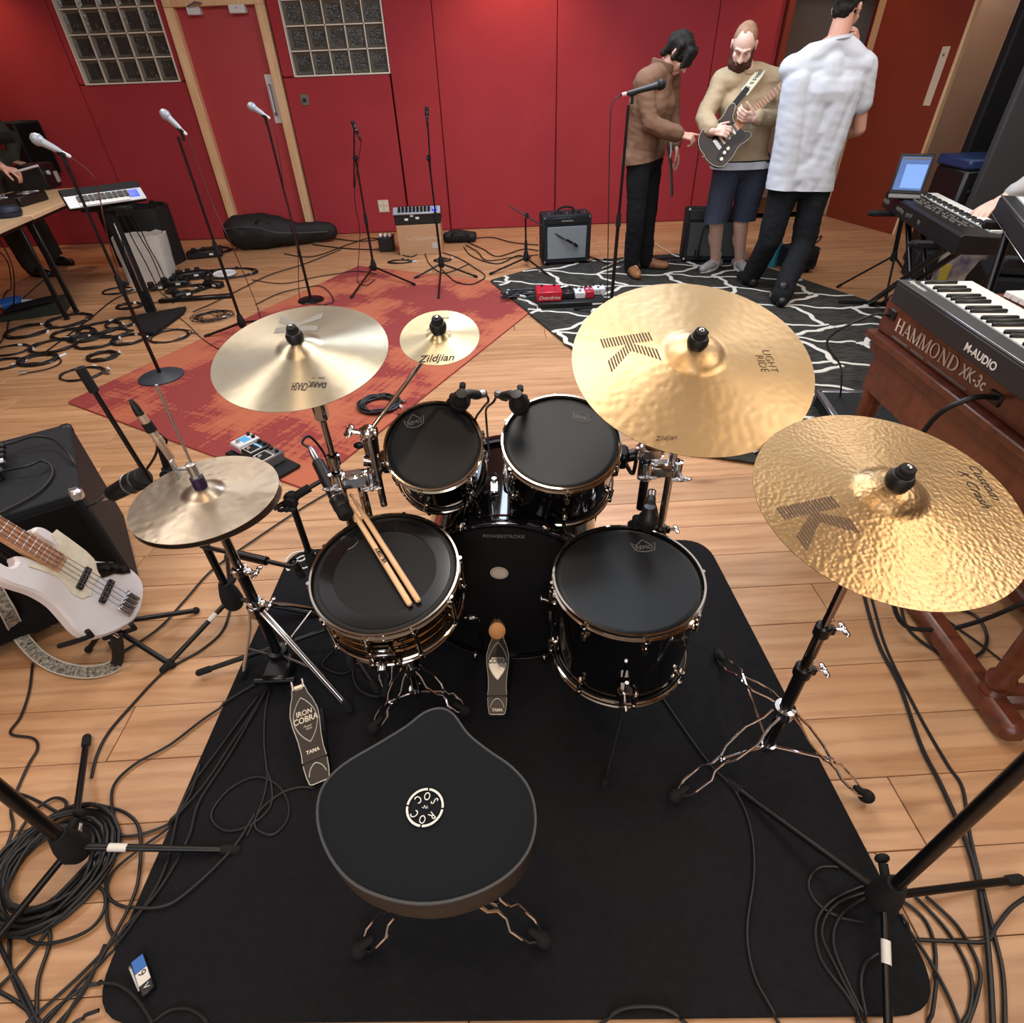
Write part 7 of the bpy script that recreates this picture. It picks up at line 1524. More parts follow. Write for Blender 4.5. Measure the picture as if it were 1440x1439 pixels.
obj('shorts', hem(organic2(so2, .011, 3, .007, 8), (J(1020, 311), (0, 0, -1))), MAT['shorts'], t, True)
for a, dr in ((aR, (-.8, -.65)), (aL, (.15, -1))):
    so_x = obj('sock', MB().lathe([(.040, -.05), (.044, .0), (.046, .075), (.043, .078)], 18, TR(a.x, a.y, .085)), MAT['sock'], t, True); foot_shoe(t, 'shoe', MAT['shoe'], a, dr, .27, .019, .08, sole=MAT['whitep'])
# the guitar he holds
gA, gB = J(1000, 210, -.25), J(1090, 128, -.16); gx = (gB - gA).normalized(); gz = V((-.12, -.93, .34)); gz = (gz - gx * gz.dot(gx)).normalized(); bridge = J(1010, 202, -.245); Tg = fr(bridge, gz, gx)
t = thing('electric_guitar', 'dark sunburst electric guitar held by the bearded man', 'guitar', Tg)
go = [(-.13, .02), (-.125, .09), (-.07, .155), (.02, .165), (.10, .135), (.15, .14), (.215, .165), (.255, .155), (.25, .125), (.20, .085), (.185, .05), (.185, -.03), (.20, -.065), (.235, -.10), (.225, -.13), (.18, -.135), (.11, -.125), (.03, -.155), (-.07, -.16), (-.12, -.10), (-.135, -.03)]
go = [(x * .92, y * .92) for x, y in go]; go3 = [(p.x, p.y) for p in cr([V((*p, 0)) for p in go], 3, True)]
obj('body', MB().prism(go3, -.042, 0, None, .008), MAT['sburst'], t)
obj('edge_binding', MB().tube([V((x * .985, y * .985, -.0005)) for x, y in go3], .0014, 6, True), MAT['cream'], t)
pgu = [(.175, .045), (.185, -.03), (.20, -.075), (.16, -.105), (.07, -.09), (.0, -.115), (-.06, -.125), (-.075, -.08), (-.03, -.055), (.0, -.04), (.03, .0), (.05, .05), (.11, .075)]
obj('pickguard', MB().prism([(p.x, p.y) for p in cr([V((x * .92, y * .92, 0)) for x, y in pgu], 3, True)], .0005, .003), MAT['tort'], t)
for x in (.035, .085, .135): obj('pickup', MB().box((x * .92, .0, .006), (.018, .07, .012), .004), MAT['cream'], t)
for x, y in ((-.005, -.08), (-.045, -.10), (.03, -.075)): obj('knob', MB().cyl((x, y, .003), (x, y, .018), .012, 14), MAT['cream'], t)
obj('bridge_plate', MB().box((-.01, 0, .004), (.03, .08, .007), .002), MAT['chrome'], t)
nk0, nk1 = .17, .62
nko = obj('neck', MB().prism([(nk0 - .02, -.027), (nk0 - .02, .027), (nk1, .021), (nk1, -.021)], -.016, .007, None, .005), MAT['fret'], t); fbo = obj('fretboard', MB().prism([(nk0, -.027), (nk0, .027), (nk1, .021), (nk1, -.021)], .007, .012), mat('amber_fretboard', '9a5a2a', .4), nko)
sc_l = .62
for k in range(1, 21):
    x = nk1 - sc_l * (1 - 2 ** (-k / 12))
    if x > nk0: obj('fret', MB().cyl((x, -.025, .0122), (x, .025, .0122), .0018, 6), MAT['cream'], nko)
for k in range(6): obj('string', MB().cyl((-.005, (-.026 + .0104 * k), .010), (nk1, -.018 + .0072 * k, .0135), .0007, 5), MAT['steel'], t)
obj('headstock', MB().prism([(nk1, -.021), (nk1, .021), (nk1 + .04, .045), (nk1 + .18, .05), (nk1 + .19, .015), (nk1 + .05, -.03)], -.014, .002, None, .003), MAT['fret'], nko)
for s, (x, y) in enumerate(((.245, .13), (-.12, .0))): obj('strap_button', MB().cyl((x * .92, y * .92, -.02), (x * .92 + (.02 if s == 0 else -.02), y * .92 + .005, -.02), .007, 10), MAT['steel'], t)
p0 = Tg @ V((.235, .13, -.01)); sp = [p0, J(1061, 112, -.13), J(1070, 100, -.06), J(1072, 94, .06), J(1066, 110, .16)]
P = cr(sp, 6); t = thing('guitar_strap', 'cream patterned guitar strap over the bearded man\'s shoulder', 'strap', tuple(p0)); obj('webbing', ribbon(P[3:], .062, lambda f: V((-.15, -.85 + .9 * f, .35 + .6 * f))), MAT['creams'], t, True); obj('leather_end', ribbon(P[:5], .040, lambda f: V((-.15, -.85, .35)), .004), MAT['bag'], t, True)
m = MB()
for i in range(4, len(P) - 8): 
    for s in (-1, 1): m.ball(P[i] + V((.007 * s, -.004, .002)), (.006, .003, .006), 8, 6)
obj('woven_marks', m, MAT['gprint'], t, True)['kind'] = 'stuff'

# --- the man in the brown jacket, bending over to point at the guitar
YA = 5.28
J = lambda px, py, dy=0.0: aty(px, py, YA + dy)
hd_, fA, uA = J(954, 76, -.03), V((.62, -.30, -.72)), V((.55, -.30, .62)); hc, PA, RA = head_caps(hd_, fA, uA, 1.02)
neck = J(930, 100, .0); shR, shL = J(906, 117, -.13), J(943, 113, .15); ch = J(917, 150, .0); hip = J(905, 220, .02)
elR, wrR = J(914, 174, -.20), J(957, 190, -.22); elL, wrL = J(945, 168, .14), J(950, 205, -.02)
aR, aL = at(886, 388), at(906, 380); aR = V((aR.x, aR.y, .10)); aL = V((aL.x, aL.y, .10)); kR, kL = J(894, 306, -.05), J(910, 304, .12); hR, hL = J(898, 232, -.06), J(914, 232, .10)
t = thing('person', 'dark-haired man in a brown jacket bending and pointing at the guitar', 'person', (aR.x * .5 + aL.x * .5, aR.y * .5 + aL.y * .5, .0))
tor = torso(hip, ch, neck, shL, shR)
body = hc + tor + limb(shR, elR, wrR, (.050, .040, .029)) + limb(shL, elL, wrL, (.050, .040, .029)) + limb(hR, kR, aR, (.078, .056, .038)) + limb(hL, kL, aL, (.078, .056, .038)) + [(neck - V((.02, 0, .05)), .060, hd_ - uA.normalized() * .05 - fA.normalized() * .02, .055)]
body += [(aR, .038, aR + V((.04, -.12, -.05)), .03), (aL, .038, aL + V((.12, -.04, -.05)), .03)]
body += hand_caps(wrR, J(985, 194, -.26) - wrR, (.0, -.5, .85), -1, (.08, .85, .95, 1.0), thumb=(.45, .7)); body += hand_caps(wrL, V((.3, -.1, -.9)), (.9, 0, .3), 1, (.3, .35, .4, .4))
obj('body', organic2(body, .0048, 2), MAT['skin'], t, True); eyes(t, PA, RA)
Mh = M((RA[0], RA[1], RA[2])).transposed().to_4x4()
hair = [('E', PA(0, -.018, .035), (.088, .110, .098), Mh)]
for k in range(13):
    a = (k - 6) / 6; hair.append((PA(.062 * a, .055 + .02 * (1 - a * a), .085), .022, PA(.080 * a, .085 + .015 * (1 - a * a), .018 - .03 * abs(a)), .014))
for k in (-1, 1): hair += [(PA(.078 * k, -.01, .06), .024, PA(.084 * k, .005, -.03), .016), (PA(.06 * k, -.07, .03), .03, PA(.055 * k, -.075, -.06), .022)]
obj('hair', organic2(hair, .007, 2, .009, 22), MAT['hair'], t, True)
jk = grow(tor, .030) + grow(limb(shR, elR, elR * .10 + wrR * .90, (.053, .046, .034)), .020) + grow(limb(shL, elL, elL * .10 + wrL * .9, (.053, .046, .034)), .020) + [(hip - V((.05, .06, .03)), .140, hip + V((.05, .05, -.03)), .135), (hip - V((.05, .06, .15)), .145, hip + V((.05, .05, -.15)), .14)]
jo = obj('jacket', hem(organic2(jk, .011, 3, .012, 9), (J(900, 226), (.12, 0, -1))), MAT['jacket'], t, True)
ax = (neck - ch).normalized(); obj('collar', MB().lathe([(.075, -.02), (.088, -.015), (.095, .04), (.086, .045), (.076, .01)], 26, fr(neck + ax * .012, ax + V((.2, -.05, .2)))), MAT['jacket'], jo, True)
c = elR * .10 + wrR * .90; obj('cuff', MB().cyl(c - (wrR - elR).normalized() * .02, c + (wrR - elR).normalized() * .022, .050, 20, .046), MAT['jacket'], jo, True)
fl = [J(939, 205, -.08), J(943, 232, -.10), J(944, 255, -.10), J(945, 276, -.09)]; obj('hanging_flap', ribbon(cr(fl, 4), .075, (.9, -.4, 0), .012), mat('dark_lining', '4a3a35', .9), jo, True)
obj('tshirt_edge', ribbon(cr([J(943, 200, -.11), J(944, 212, -.12), J(942, 222, -.11)], 4), .03, (.9, -.4, 0), .01), MAT['tee'], t, True)
tr = [(hR, .100, kR, .078), (kR, .078, aR + V((0, 0, -.015)), .066), (hL, .100, kL, .078), (kL, .078, aL + V((0, 0, -.015)), .066), (hR + V((0, 0, .03)), .108, hL + V((0, 0, .03)), .108)]
obj('trousers', organic2(tr, .011, 3, .008, 11), MAT['jeans'], t, True)
foot_shoe(t, 'boot', MAT['boot'], aR, (.15, -1), .28, .019, .12); foot_shoe(t, 'boot', MAT['boot'], aL, (1, -.35), .28, .019, .12)

# --- the man in the white T-shirt, seen from behind
YC = 4.72
J = lambda px, py, dy=0.0: aty(px, py, YC + dy)
hd_, fC, uC = J(1192, 12, .03), V((.72, .62, -.25)), V((.15, .1, 1)); hc, PC, RC_ = head_caps(hd_, fC, uC, 1.04)
neck = J(1176, 56, .0); shL, shR = J(1112, 96, .03), J(1216, 92, .0); ch = J(1160, 128, .02); hip = J(1128, 238, .03)
elR, wrR = J(1208, 182, .03), J(1165, 196, .24); elL, wrL = J(1130, 160, .26), J(1200, 74, .27)
aL, aR = at(1052, 404), at(1094, 432); aL = V((aL.x, aL.y, .10)); aR = V((aR.x, aR.y, .10)); kL, kR = J(1082, 340, -.0), J(1128, 346, -.03); hL, hR = J(1104, 262, .03), J(1148, 262, .03)
t = thing('person', 'man in white T-shirt seen from behind, hand raised to his chin', 'person', (aR.x * .5 + aL.x * .5, aR.y * .5 + aL.y * .5, .0))
tor = torso(hip, ch, neck, shL, shR)
body = hc + tor + limb(shR, elR, wrR, (.050, .043, .030)) + limb(shL, elL, wrL, (.050, .043, .030)) + limb(hR, kR, aR, (.085, .060, .040)) + limb(hL, kL, aL, (.085, .060, .040)) + [(neck - V((0, 0, .05)), .064, hd_ - V((.02, .02, .03)), .060)]
body += [(aR, .04, aR + V((.0, .12, -.05)), .03), (aL, .04, aL + V((.0, .12, -.05)), .03)]
body += hand_caps(wrL, J(1212, 40, .20) - wrL, (.6, -.3, .2), 1, (.5, .6, .65, .7)); body += hand_caps(wrR, V((-.8, .2, .1)), (0, .9, .3), 1, (.5, .5, .5, .5))
obj('body', organic2(body, .0048, 2), MAT['skin'], t, True); eyes(t, PC, RC_)
Mh = M((RC_[0], RC_[1], RC_[2])).transposed().to_4x4()
hair = [('E', PC(0, -.024, .040), (.086, .106, .096), Mh), ('E', PC(0, -.060, -.015), (.066, .05, .055), Mh)] + [(PC(.076 * k, -.005, .05), .016, PC(.078 * k, -.002, .0), .010) for k in (-1, 1)]
obj('hair', organic2(hair, .007, 2, .010, 30), MAT['hair'], t, True)
ts = grow(tor, .026) + [(shR, .074, shR * .42 + elR * .58, .072), (shL, .074, shL * .42 + elL * .58, .072), (hip - V((.075, 0, .04)), .142, hip + V((.075, 0, -.04)), .142), (hip - V((.08, 0, .20)), .150, hip + V((.08, 0, -.20)), .150), (hip - V((.0, 0, .22)), .155, hip, .14), (J(1121, 116), .092, J(1104, 236), .110), (J(1197, 112), .090, J(1152, 240), .106), (J(1104, 236), .11, J(1098, 268), .115), (J(1152, 240), .106, J(1148, 272), .112), (ch - V((.09, 0, -.04)), .118, ch + V((.09, 0, .04)), .118)]
to = obj('tshirt', hem(organic2(ts, .011, 3, .0075, 7), (J(1122, 266), (-.05, 0, -1)), (J(1178, 54), (-.10, .12, 1))), MAT['tee'], t, True)
obj('neck_band', MB().ring(.078, .018, .010, 26, fr(J(1178, 54.5), (-.10, .12, 1))), MAT['tee'], to, True)
tr = [(hR, .112, kR, .088), (kR, .088, aR + V((0, 0, -.015)), .076), (hL, .112, kL, .088), (kL, .088, aL + V((0, 0, -.015)), .076), (hR + V((0, 0, .02)), .118, hL + V((0, 0, .02)), .118)]
obj('trousers', organic2(tr, .011, 3, .008, 10), MAT['jeans'], t, True)
foot_shoe(t, 'shoe', MAT['black'], aL, (-.1, 1), .27, .019, .1); foot_shoe(t, 'shoe', MAT['black'], aR, (.15, 1), .27, .019, .1)
for i, (px, py, lb) in enumerate(((1093, 340, 'teal round object on a strap between the white T-shirt man\'s legs'),)):
    p = aty(px, py, 5.45); t = thing('water_bottle', 'teal bottle standing behind the man in the white T-shirt', 'bottle', (p.x, p.y, .0005)); h_ = zat(p, 328)
    obj('bottle', MB().lathe([(0, 0), (.05, 0), (.055, .02), (.055, h_ * .7), (.03, h_ * .85), (.03, h_), (0, h_)], 22), MAT['teal'], t); obj('cap', MB().cyl((0, 0, h_), (0, 0, h_ + .03), .032, 16), MAT['black'], t)

# --- players at the edges: only a hand or the legs come into view
Tk_ = WM['stage_keyboard']; wr = at(1404, 284, .82); tip = at(1380, 297, .785)
t = thing('person', 'keyboard player beyond the right edge, one hand on the stage keyboard', 'person', (wr.x + .56, wr.y - .30, 0)); bx, by = wr.x + .56, wr.y - .30
el = V((wr.x + .26, wr.y - .03, 1.0)); sh = V((bx - .02, by + .16, 1.36)); hd_ = V((bx - .06, by + .02, 1.63)); hc, PD, RD = head_caps(hd_, (-.8, .0, -.4), (0, 0, 1)); hip = V((bx, by + .02, .93)); neck = V((bx - .02, by + .02, 1.45)); ch = V((bx, by + .02, 1.25)); sh2 = V((bx - .02, by - .20, 1.36))
el2, wr2 = V((bx + .02, by - .28, 1.06)), V((bx - .02, by - .28, .82)); aR, aL = V((bx, by - .12, .10)), V((bx, by + .14, .10)); kR, kL = V((bx - .02, by - .11, .50)), V((bx - .02, by + .14, .50)); hR, hL = V((bx, by - .08, .90)), V((bx, by + .11, .90))
tor = torso(hip, ch, neck, sh2, sh); body = hc + tor + limb(sh, el, wr, (.05, .042, .029)) + limb(sh2, el2, wr2, (.05, .042, .029)) + limb(hR, kR, aR, (.08, .06, .04)) + limb(hL, kL, aL, (.08, .06, .04)) + [(neck - V((0, 0, .04)), .06, hd_ - V((0, 0, .04)), .055), (aR, .04, aR + V((-.12, 0, -.05)), .03), (aL, .04, aL + V((-.12, 0, -.05)), .03)]
body += hand_caps(wr, tip - wr, (-.1, -.1, 1), 1, (.30, .34, .36, .4)); body += hand_caps(wr2, (-.1, .05, -1), (0, -1, 0), 1, (.3, .33, .35, .4))
obj('body', organic2(body, .006, 2), MAT['skinp'], t, True); obj('hair', organic2([('E', PD(0, -.02, .035), (.08, .10, .09), M((RD[0], RD[1], RD[2])).transposed().to_4x4())], .012, 2), MAT['hair'], t, True)
obj('jumper', organic2(grow(tor, .025) + grow(limb(sh, el, el * .25 + wr * .75, (.05, .046, .036)), .02) + grow(limb(sh2, el2, el2 * .2 + wr2 * .8, (.05, .046, .036)), .02), .013, 3, .008, 10), MAT['greysl'], t, True)
obj('trousers', organic2([(hR, .11, kR, .085), (kR, .085, aR, .07), (hL, .11, kL, .085), (kL, .085, aL, .07), (hR, .115, hL, .115)], .014, 3), MAT['jeans'], t, True); foot_shoe(t, 'shoe', MAT['black'], aR, (-1, 0)); foot_shoe(t, 'shoe', MAT['black'], aL, (-1, 0))
fA_, fB_ = at(52, 388), at(82, 372); bx, by = (fA_.x + fB_.x) / 2, (fA_.y + fB_.y) / 2
t = thing('person', 'person in dark olive trousers behind the left table, body beyond the edge', 'person', (bx, by, 0))
aR, aL = V((fA_.x, fA_.y, .1)), V((fB_.x, fB_.y, .1)); kR, kL = V((fA_.x - .03, fA_.y + .0, .50)), V((fB_.x - .03, fB_.y, .50)); hip = V((bx - .05, by, .93)); hR, hL = hip + V((0, -.09, -.02)), hip + V((0, .09, -.02)); ch = hip + V((.0, 0, .33)); neck = hip + V((.06, 0, .53)); sh, sh2 = hip + V((.05, -.19, .45)), hip + V((.05, .19, .45)); hd_ = hip + V((.14, 0, .70)); hc, PE, RE = head_caps(hd_, (.9, -.1, -.4), (.2, 0, 1))
wr = aty(4, 236, 5.35); el = sh + V((.12, -.16, -.26)); el = el * .6 + wr * .4 + V((0, 0, .02)); el2, wr2 = sh2 + V((.1, .06, -.28)), hip + V((.12, .18, .02))
tor = torso(hip, ch, neck, sh2, sh); body = hc + tor + limb(sh, el, wr, (.05, .042, .029)) + limb(sh2, el2, wr2, (.05, .042, .029)) + limb(hR, kR, aR, (.08, .06, .04)) + limb(hL, kL, aL, (.08, .06, .04)) + [(neck - V((0, 0, .04)), .06, hd_ - V((0, 0, .04)), .055), (aR, .04, aR + V((.12, 0, -.05)), .03), (aL, .04, aL + V((.12, 0, -.05)), .03)]
hcE = aty(30, 243, 5.35); body += hand_caps(wr, hcE - wr, (0, -.2, 1), 1, (.7, .75, .8, .85)); body += hand_caps(wr2, (1, -.1, -.2), (0, 0, 1), -1, (.3, .3, .3, .3))
obj('body', organic2(body, .006, 2), MAT['skin'], t, True); obj('hair', organic2([('E', PE(0, -.02, .035), (.08, .10, .09), M((RE[0], RE[1], RE[2])).transposed().to_4x4())], .012, 2), MAT['hair'], t, True)
obj('jacket', organic2(grow(tor, .025) + grow(limb(sh, el, el * .2 + wr * .8, (.05, .046, .034)), .02) + grow(limb(sh2, el2, el2 * .2 + wr2 * .8, (.05, .046, .034)), .02), .013, 3, .008, 10), mat('dark_green_top', '2c2f27', .9), t, True)
obj('trousers', organic2([(hR, .11, kR, .095), (kR, .095, aR, .085), (hL, .11, kL, .095), (kL, .095, aL, .085), (hR, .115, hL, .115)], .013, 3, .008, 9), MAT['olive'], t, True); foot_shoe(t, 'shoe', MAT['black'], aR, (1, -.4), .29); foot_shoe(t, 'shoe', MAT['black'], aL, (1, -.3), .29)
a, b_ = aty(28, 240, 5.33), aty(53, 233, 5.33); t = thing('white_pen', 'slim white stick held in the hand at the left edge', 'pen', tuple(a)); obj('rod', MB().cyl(a - (b_ - a) * .3, b_, .008, 10), MAT['whitep'], t, True); obj('tip', MB().cyl(a - (b_ - a) * .3, a - (b_ - a) * .36, .006, 8), MAT['black'], t, True)
# ------------------------------------------------------------------ cables
def inpoly(q, P):
    r_ = False
    for i in range(len(P)):
        a, b = P[i], P[i - 1]
        if (a[1] > q.y) != (b[1] > q.y) and q.x < (b[0] - a[0]) * (q.y - a[1]) / (b[1] - a[1]) + a[0]: r_ = not r_
    return r_
BW = [at(*p).xy for p in ((688, 397), (760, 377), (880, 364), (1010, 356), (1250, 436), (1216, 610), (1130, 665), (960, 640), (810, 498))]
def fz(q):
    if inpoly(q, [(p[0], p[1]) for p in mp_]): return ZM
    if inpoly(q, BW): return .02
    if inpoly(q, [(p.x, p.y) for p in rr]): return .009
    return .001
random.seed(21); NC = [0]
def path(pts, r, k=7):
    P = []
    for p in pts: P.append(p if isinstance(p, V) else (at(p[0], p[1]) if len(p) == 2 else at(*p)))
    fl = [abs(p.z) < 1e-4 for p in P]; Q = cr(P, k); NC[0] += 1; off = (NC[0] % 5) * .0012
    for i, q in enumerate(Q):
        s = i / k; a = fl[min(int(s), len(fl) - 1)] and fl[min(int(math.ceil(s)), len(fl) - 1)]
        g = fz(q) + r + off
        if a or q.z < g: q.z = g
    return Q
def cable(label, pts, r=.0036, mt=None, plug=0, name='cable', group=None):
    Q = path(pts, r); t = thing(name, label, 'cable', tuple(Q[0]), group); obj('cord', MB().tube(Q, r, 7), mt or MAT['cable'], t, True)
    if plug:
        for e, e2 in ((Q[0], Q[1]),) if plug == 1 else ((Q[-1], Q[-2]),) if plug == 2 else ((Q[0], Q[1]), (Q[-1], Q[-2])):
            d = (e2 - e).normalized(); obj('plug', MB().cyl(e - d * .05 + V((0, 0, .006)), e + V((0, 0, .006)), .009, 10), MAT['steel'], t, True)
    return t
def coil(label, px, py, hw, turns=4, r=.0036, asp=1.0, group=None, thick=.10, plugs=2, name='cable_coil', rot=0.0, messy=.12):
    c = at(px, py); e = at(px + hw, py); Rm = (e - c).length; g = fz(c); N_ = turns * 22; P = []; s = random.random() * 9
    for i in range(N_ + 1):
        a = 2 * PI * i / 22; k = i / N_; rr_ = Rm * (1 - thick * (.5 + .5 * math.sin(k * 13 + s)) + messy * .5 * NZ.noise(V((math.cos(a) * 1.2 + k * turns * .7, math.sin(a) * 1.2, s))))
        q = V((rr_ * math.cos(a), rr_ * math.sin(a) * asp, 0)); q.rotate(M.Rotation(rot, 3, 'Z')); P.append(V((c.x + q.x + messy * .4 * Rm * NZ.noise(V((k * turns, s, 0))), c.y + q.y + messy * .4 * Rm * NZ.noise(V((k * turns, s, 5))), g + r + .0025 * (i // 22) * (.6 + .4 * math.sin(i)) + .0008)))
    d = (P[-1] - P[-2]).normalized(); P.append(P[-1] + d * .05); P[-1].z = g + r + .001
    t = thing(name, label, 'cable', (c.x, c.y, g), group); obj('loops', MB().tube(P, r, 6), MAT['cable'], t, True)
    tie = P[5]; obj('tie', MB().cyl(tie + (P[6] - P[5]).normalized() * -.012 + V((0, 0, r)), tie + (P[6] - P[5]).normalized() * .012 + V((0, 0, r)), r * 2.6, 8), MAT['print'] if random.random() < .45 else MAT['cable'], t, True)
    for k, e in enumerate((P[0], P[-1])[:plugs]):
        a = random.random() * 6; d = V((math.cos(a), math.sin(a), 0)); obj('plug', MB().cyl(e, e + d * .055, .0085, 9), MAT['whitep'] if (k + turns) % 2 else MAT['steel'], t, True)
    return t
HG = 'coiled cables in the heap left of the red rug'; HW = ('at its top edge under the toy keyboard stand', 'dark and dense at its centre left', 'right of its dark centre', 'touching the flat stand foot', 'at its right end before the leaning pole', 'just above the thick tidy ring', 'just above the thick bundled ring', 'loosely overlapping its dark centre', 'squeezed between its right-hand rings')
for (px, py, hw, tn, rr_, a), w_ in zip(((98, 452, 27, 5, .0038, 1), (104, 471, 27, 7, .0038, .8), (141, 463, 27, 6, .0042, .9), (172, 456, 20, 5, .0042, 1), (181, 479, 22, 6, .0036, .9), (136, 483, 27, 6, .0036, .85), (76, 488, 28, 6, .0038, .9), (120, 476, 22, 5, .004, .8), (160, 470, 20, 5, .004, .8)), HW):
    coil('cable coil of the floor heap, ' + w_, px, py, hw, tn, rr_ * 1.3, a, HG)
coil('neat round cable coil farthest left in the heap, below the floor pedal', 41, 467, 27, 7, .0042, .95)
coil('loose cable coil cut by the left edge, upper one', 14, 494, 25, 4, .0036, .8); coil('loose cable coil cut by the left edge, lower one', 8, 513, 24, 5, .004, .8)
coil('thick tightly bundled cable ring below the heap with a long tail', 54, 508, 25, 8, .005, .8, thick=.16, messy=.05); coil('thick tidy cable ring at the lower right of the heap', 145, 503, 19, 8, .0045, .85, thick=.14, messy=.05)
coil('open cable coil lying nearest the corner of the red rug', 116, 527, 28, 4, .0036, .8, messy=.2)
coil('loose thin cable coil right of the flat stand foot', 238, 474, 27, 5, .0028, .9, messy=.4); coil('tangled thin cable nest beside the pale crash rim', 298, 446, 26, 9, .0026, .85, messy=.7, thick=.5)
coil('small cable coil on the bare floor under the toy keyboard', 166, 410, 19, 4, .004, .8); coil('squarish cable bundle left of the flat stand foot', 183, 432, 17, 6, .005, .7, messy=.1)
coil('flat black cable coil before the gig bag', 299, 354, 25, 5, .007, .7); coil('wide loops of cable around the white lid', 318, 386, 42, 3, .0055, .6, messy=.2)
coil('thick glossy black cable coil on the red rug under the splash boom', 534, 573, 29, 9, .0062, .95, thick=.3, messy=.06)
coil('small cable coil on the floor before the cardboard box', 563, 369, 17, 3, .005, .5); coil('small cable coil right of the cardboard box corner', 622, 367, 12, 4, .005, .6)
coil('large black cable coil around the tripod at lower left', 78, 1222, 80, 13, .0052, 1.0, thick=.36, messy=.12)
coil('messy cable nest left of the white lid', 276, 388, 26, 7, .0045, .8, messy=.7, thick=.4); coil('messy cable nest at the end of the keyboard stand foot bar', 262, 408, 26, 7, .0045, .8, messy=.7, thick=.4); coil('messy thin cable nest right of the paper bag', 250, 388, 22, 6, .004, .8, messy=.8, thick=.4)
REDC = mat('dark_red_cord', '4a1418', .5)  # red reflection painted into the colour of the microphone cords
# straight leads
y1 = 3.46
cable('lead hanging from the leftmost silver microphone', [aty(101, 222, 3.477), aty(128, 244, y1), aty(138, 268, y1), aty(156, 350, 3.5), (190, 452), (205, 470)], .0032, REDC)
cable('lead hanging from the silver microphone under the left glass block window', [aty(264, 191, 4.22), aty(276, 225, 4.2), aty(300, 290, 4.15), aty(328, 350, 4.1), (362, 432), (372, 470)], .0032, REDC)
cable('lead hanging from the silver microphone before the red door', [aty(381, 168, 4.863), aty(390, 200, 4.85), aty(402, 280, 4.83), aty(418, 350, 4.8), (424, 428), (460, 432)], .0032, REDC)
cable('lead hanging from the boom microphone left of the cardboard box', [aty(508, 200, 5.57), aty(499, 265, 5.58), aty(500, 290, 5.58), aty(506, 330, 5.6), (503, 398), (515, 404), (528, 396)], .0036)
cable('lead hanging from the black microphone before the brown jacket', [aty(872, 134, 4.53), aty(861, 146, 4.52), aty(858, 180, 4.5), aty(856, 280, 4.48), (853, 440), (845, 452)], .004)
cable('thin lead running from the stand foot to the pale crash on the red rug', [(240, 440), (262, 455), (290, 482), (330, 505)], .003)
cable('long lead from the heap to the keyboard stand column', [(60, 500), (100, 470), (130, 447), (165, 420), (205, 408)], .0045)
cable('lead with white tail plug leaving the thick cable ring', [(78, 500), (87, 510), (70, 520), (40, 526)], .0045, plug=2)
cable('lead across the floor from the gig bag to the crash', [(480, 352), (430, 372), (380, 388), (345, 405), (300, 428), (272, 440)], .0045)
cable('first lead from the gig bag towards the cardboard box', [(462, 335), (500, 340), (530, 338), (555, 330)], .006); cable('second lead from the gig bag towards the cardboard box', [(440, 345), (480, 350), (520, 352), (556, 350)], .006); cable('third lead winding between the gig bag and the box', [(400, 358), (440, 362), (490, 345), (520, 336), (545, 340)], .005)
cable('lead on the floor behind the pale crash', [(355, 395), (400, 400), (450, 390), (500, 384), (530, 388)], .0042); cable('lead looping on the red rug edge behind the pale crash', [(360, 430), (400, 412), (450, 405), (470, 425), (455, 432)], .0042)
cable('mixer lead drooping over the cardboard box front', [aty(572, 322, 6.38), aty(585, 340, 6.37), aty(597, 356, 6.36), (604, 372), (625, 385), (660, 372)], .005)
cable('lead looping from the box past the upright boom stand', [(561, 358), (580, 362), (600, 352), (640, 362), (668, 378), (682, 390), (665, 402), (640, 398), (622, 380)], .005)
for i, P_ in enumerate(([(655, 338), (690, 335), (720, 342), (757, 346)], [(658, 342), (680, 352), (700, 362), (735, 352), (757, 354)], [(655, 346), (672, 356), (685, 368), (720, 364), (757, 360)], [(652, 348), (665, 362), (700, 372), (730, 360), (750, 372)])):
    cable(('topmost', 'second', 'third', 'lowest')[i] + ' of four leads between the low equipment bag and the grey amplifier', P_, .0055, group='leads between the bag and the grey amplifier')
cable('first dark lead along the floor right of the grey amplifier', [(828, 362), (850, 368), (880, 372), (930, 368), (957, 366)], .0055); cable('second dark lead along the rug edge behind the boots', [(832, 368), (870, 378), (910, 376), (950, 372)], .0055)
cable('cream lead on the floor between the brown jacket man and the leaning amplifier', [(846, 382), (880, 368), (905, 360), (918, 344), (930, 350), (945, 358)], .005, mat('cream_cable', 'cdbfa4', .6)); cable('lead curling on the bare floor right of the white T-shirt man', [(1120, 345), (1140, 340), (1155, 333), (1148, 342), (1130, 348)], .005)
obk = onplane(1253, 446, O0 + V((0, 0, .8)), V((-.999, .043, 0)))
cable('lead plugged into the organ back, falling to the flight case', [obk + V((.01, 0, 0)), obk + V((-.06, .02, .0)), obk + V((-.14, .10, -.12)), at(1183, 520, .35), (1178, 575), (1160, 588), (1120, 600)], .0045)
cable('lead under the ride towards the flight case', [(1060, 644), (1095, 625), (1130, 605), (1165, 592), (1195, 590)], .0045); cable('lead crossing the floor below the patterned rug', [(1085, 612), (1120, 606), (1150, 596), (1180, 580)], .0045)
obk = onplane(1402, 560, O0 + V((0, 0, .8)), V((-.999, .043, 0)))
cable('thick lead from the organ back drooping behind the golden crash', [obk + V((.01, 0, 0)), obk + V((-.08, 0, .0)), obk + V((-.13, .03, -.10)), obk + V((-.12, .05, -.4)), at(1260, 862, .10), at(1310, 886, .06), at(1370, 876, .08), at(1440, 848, .10), at(1480, 830, .1)], .0075)
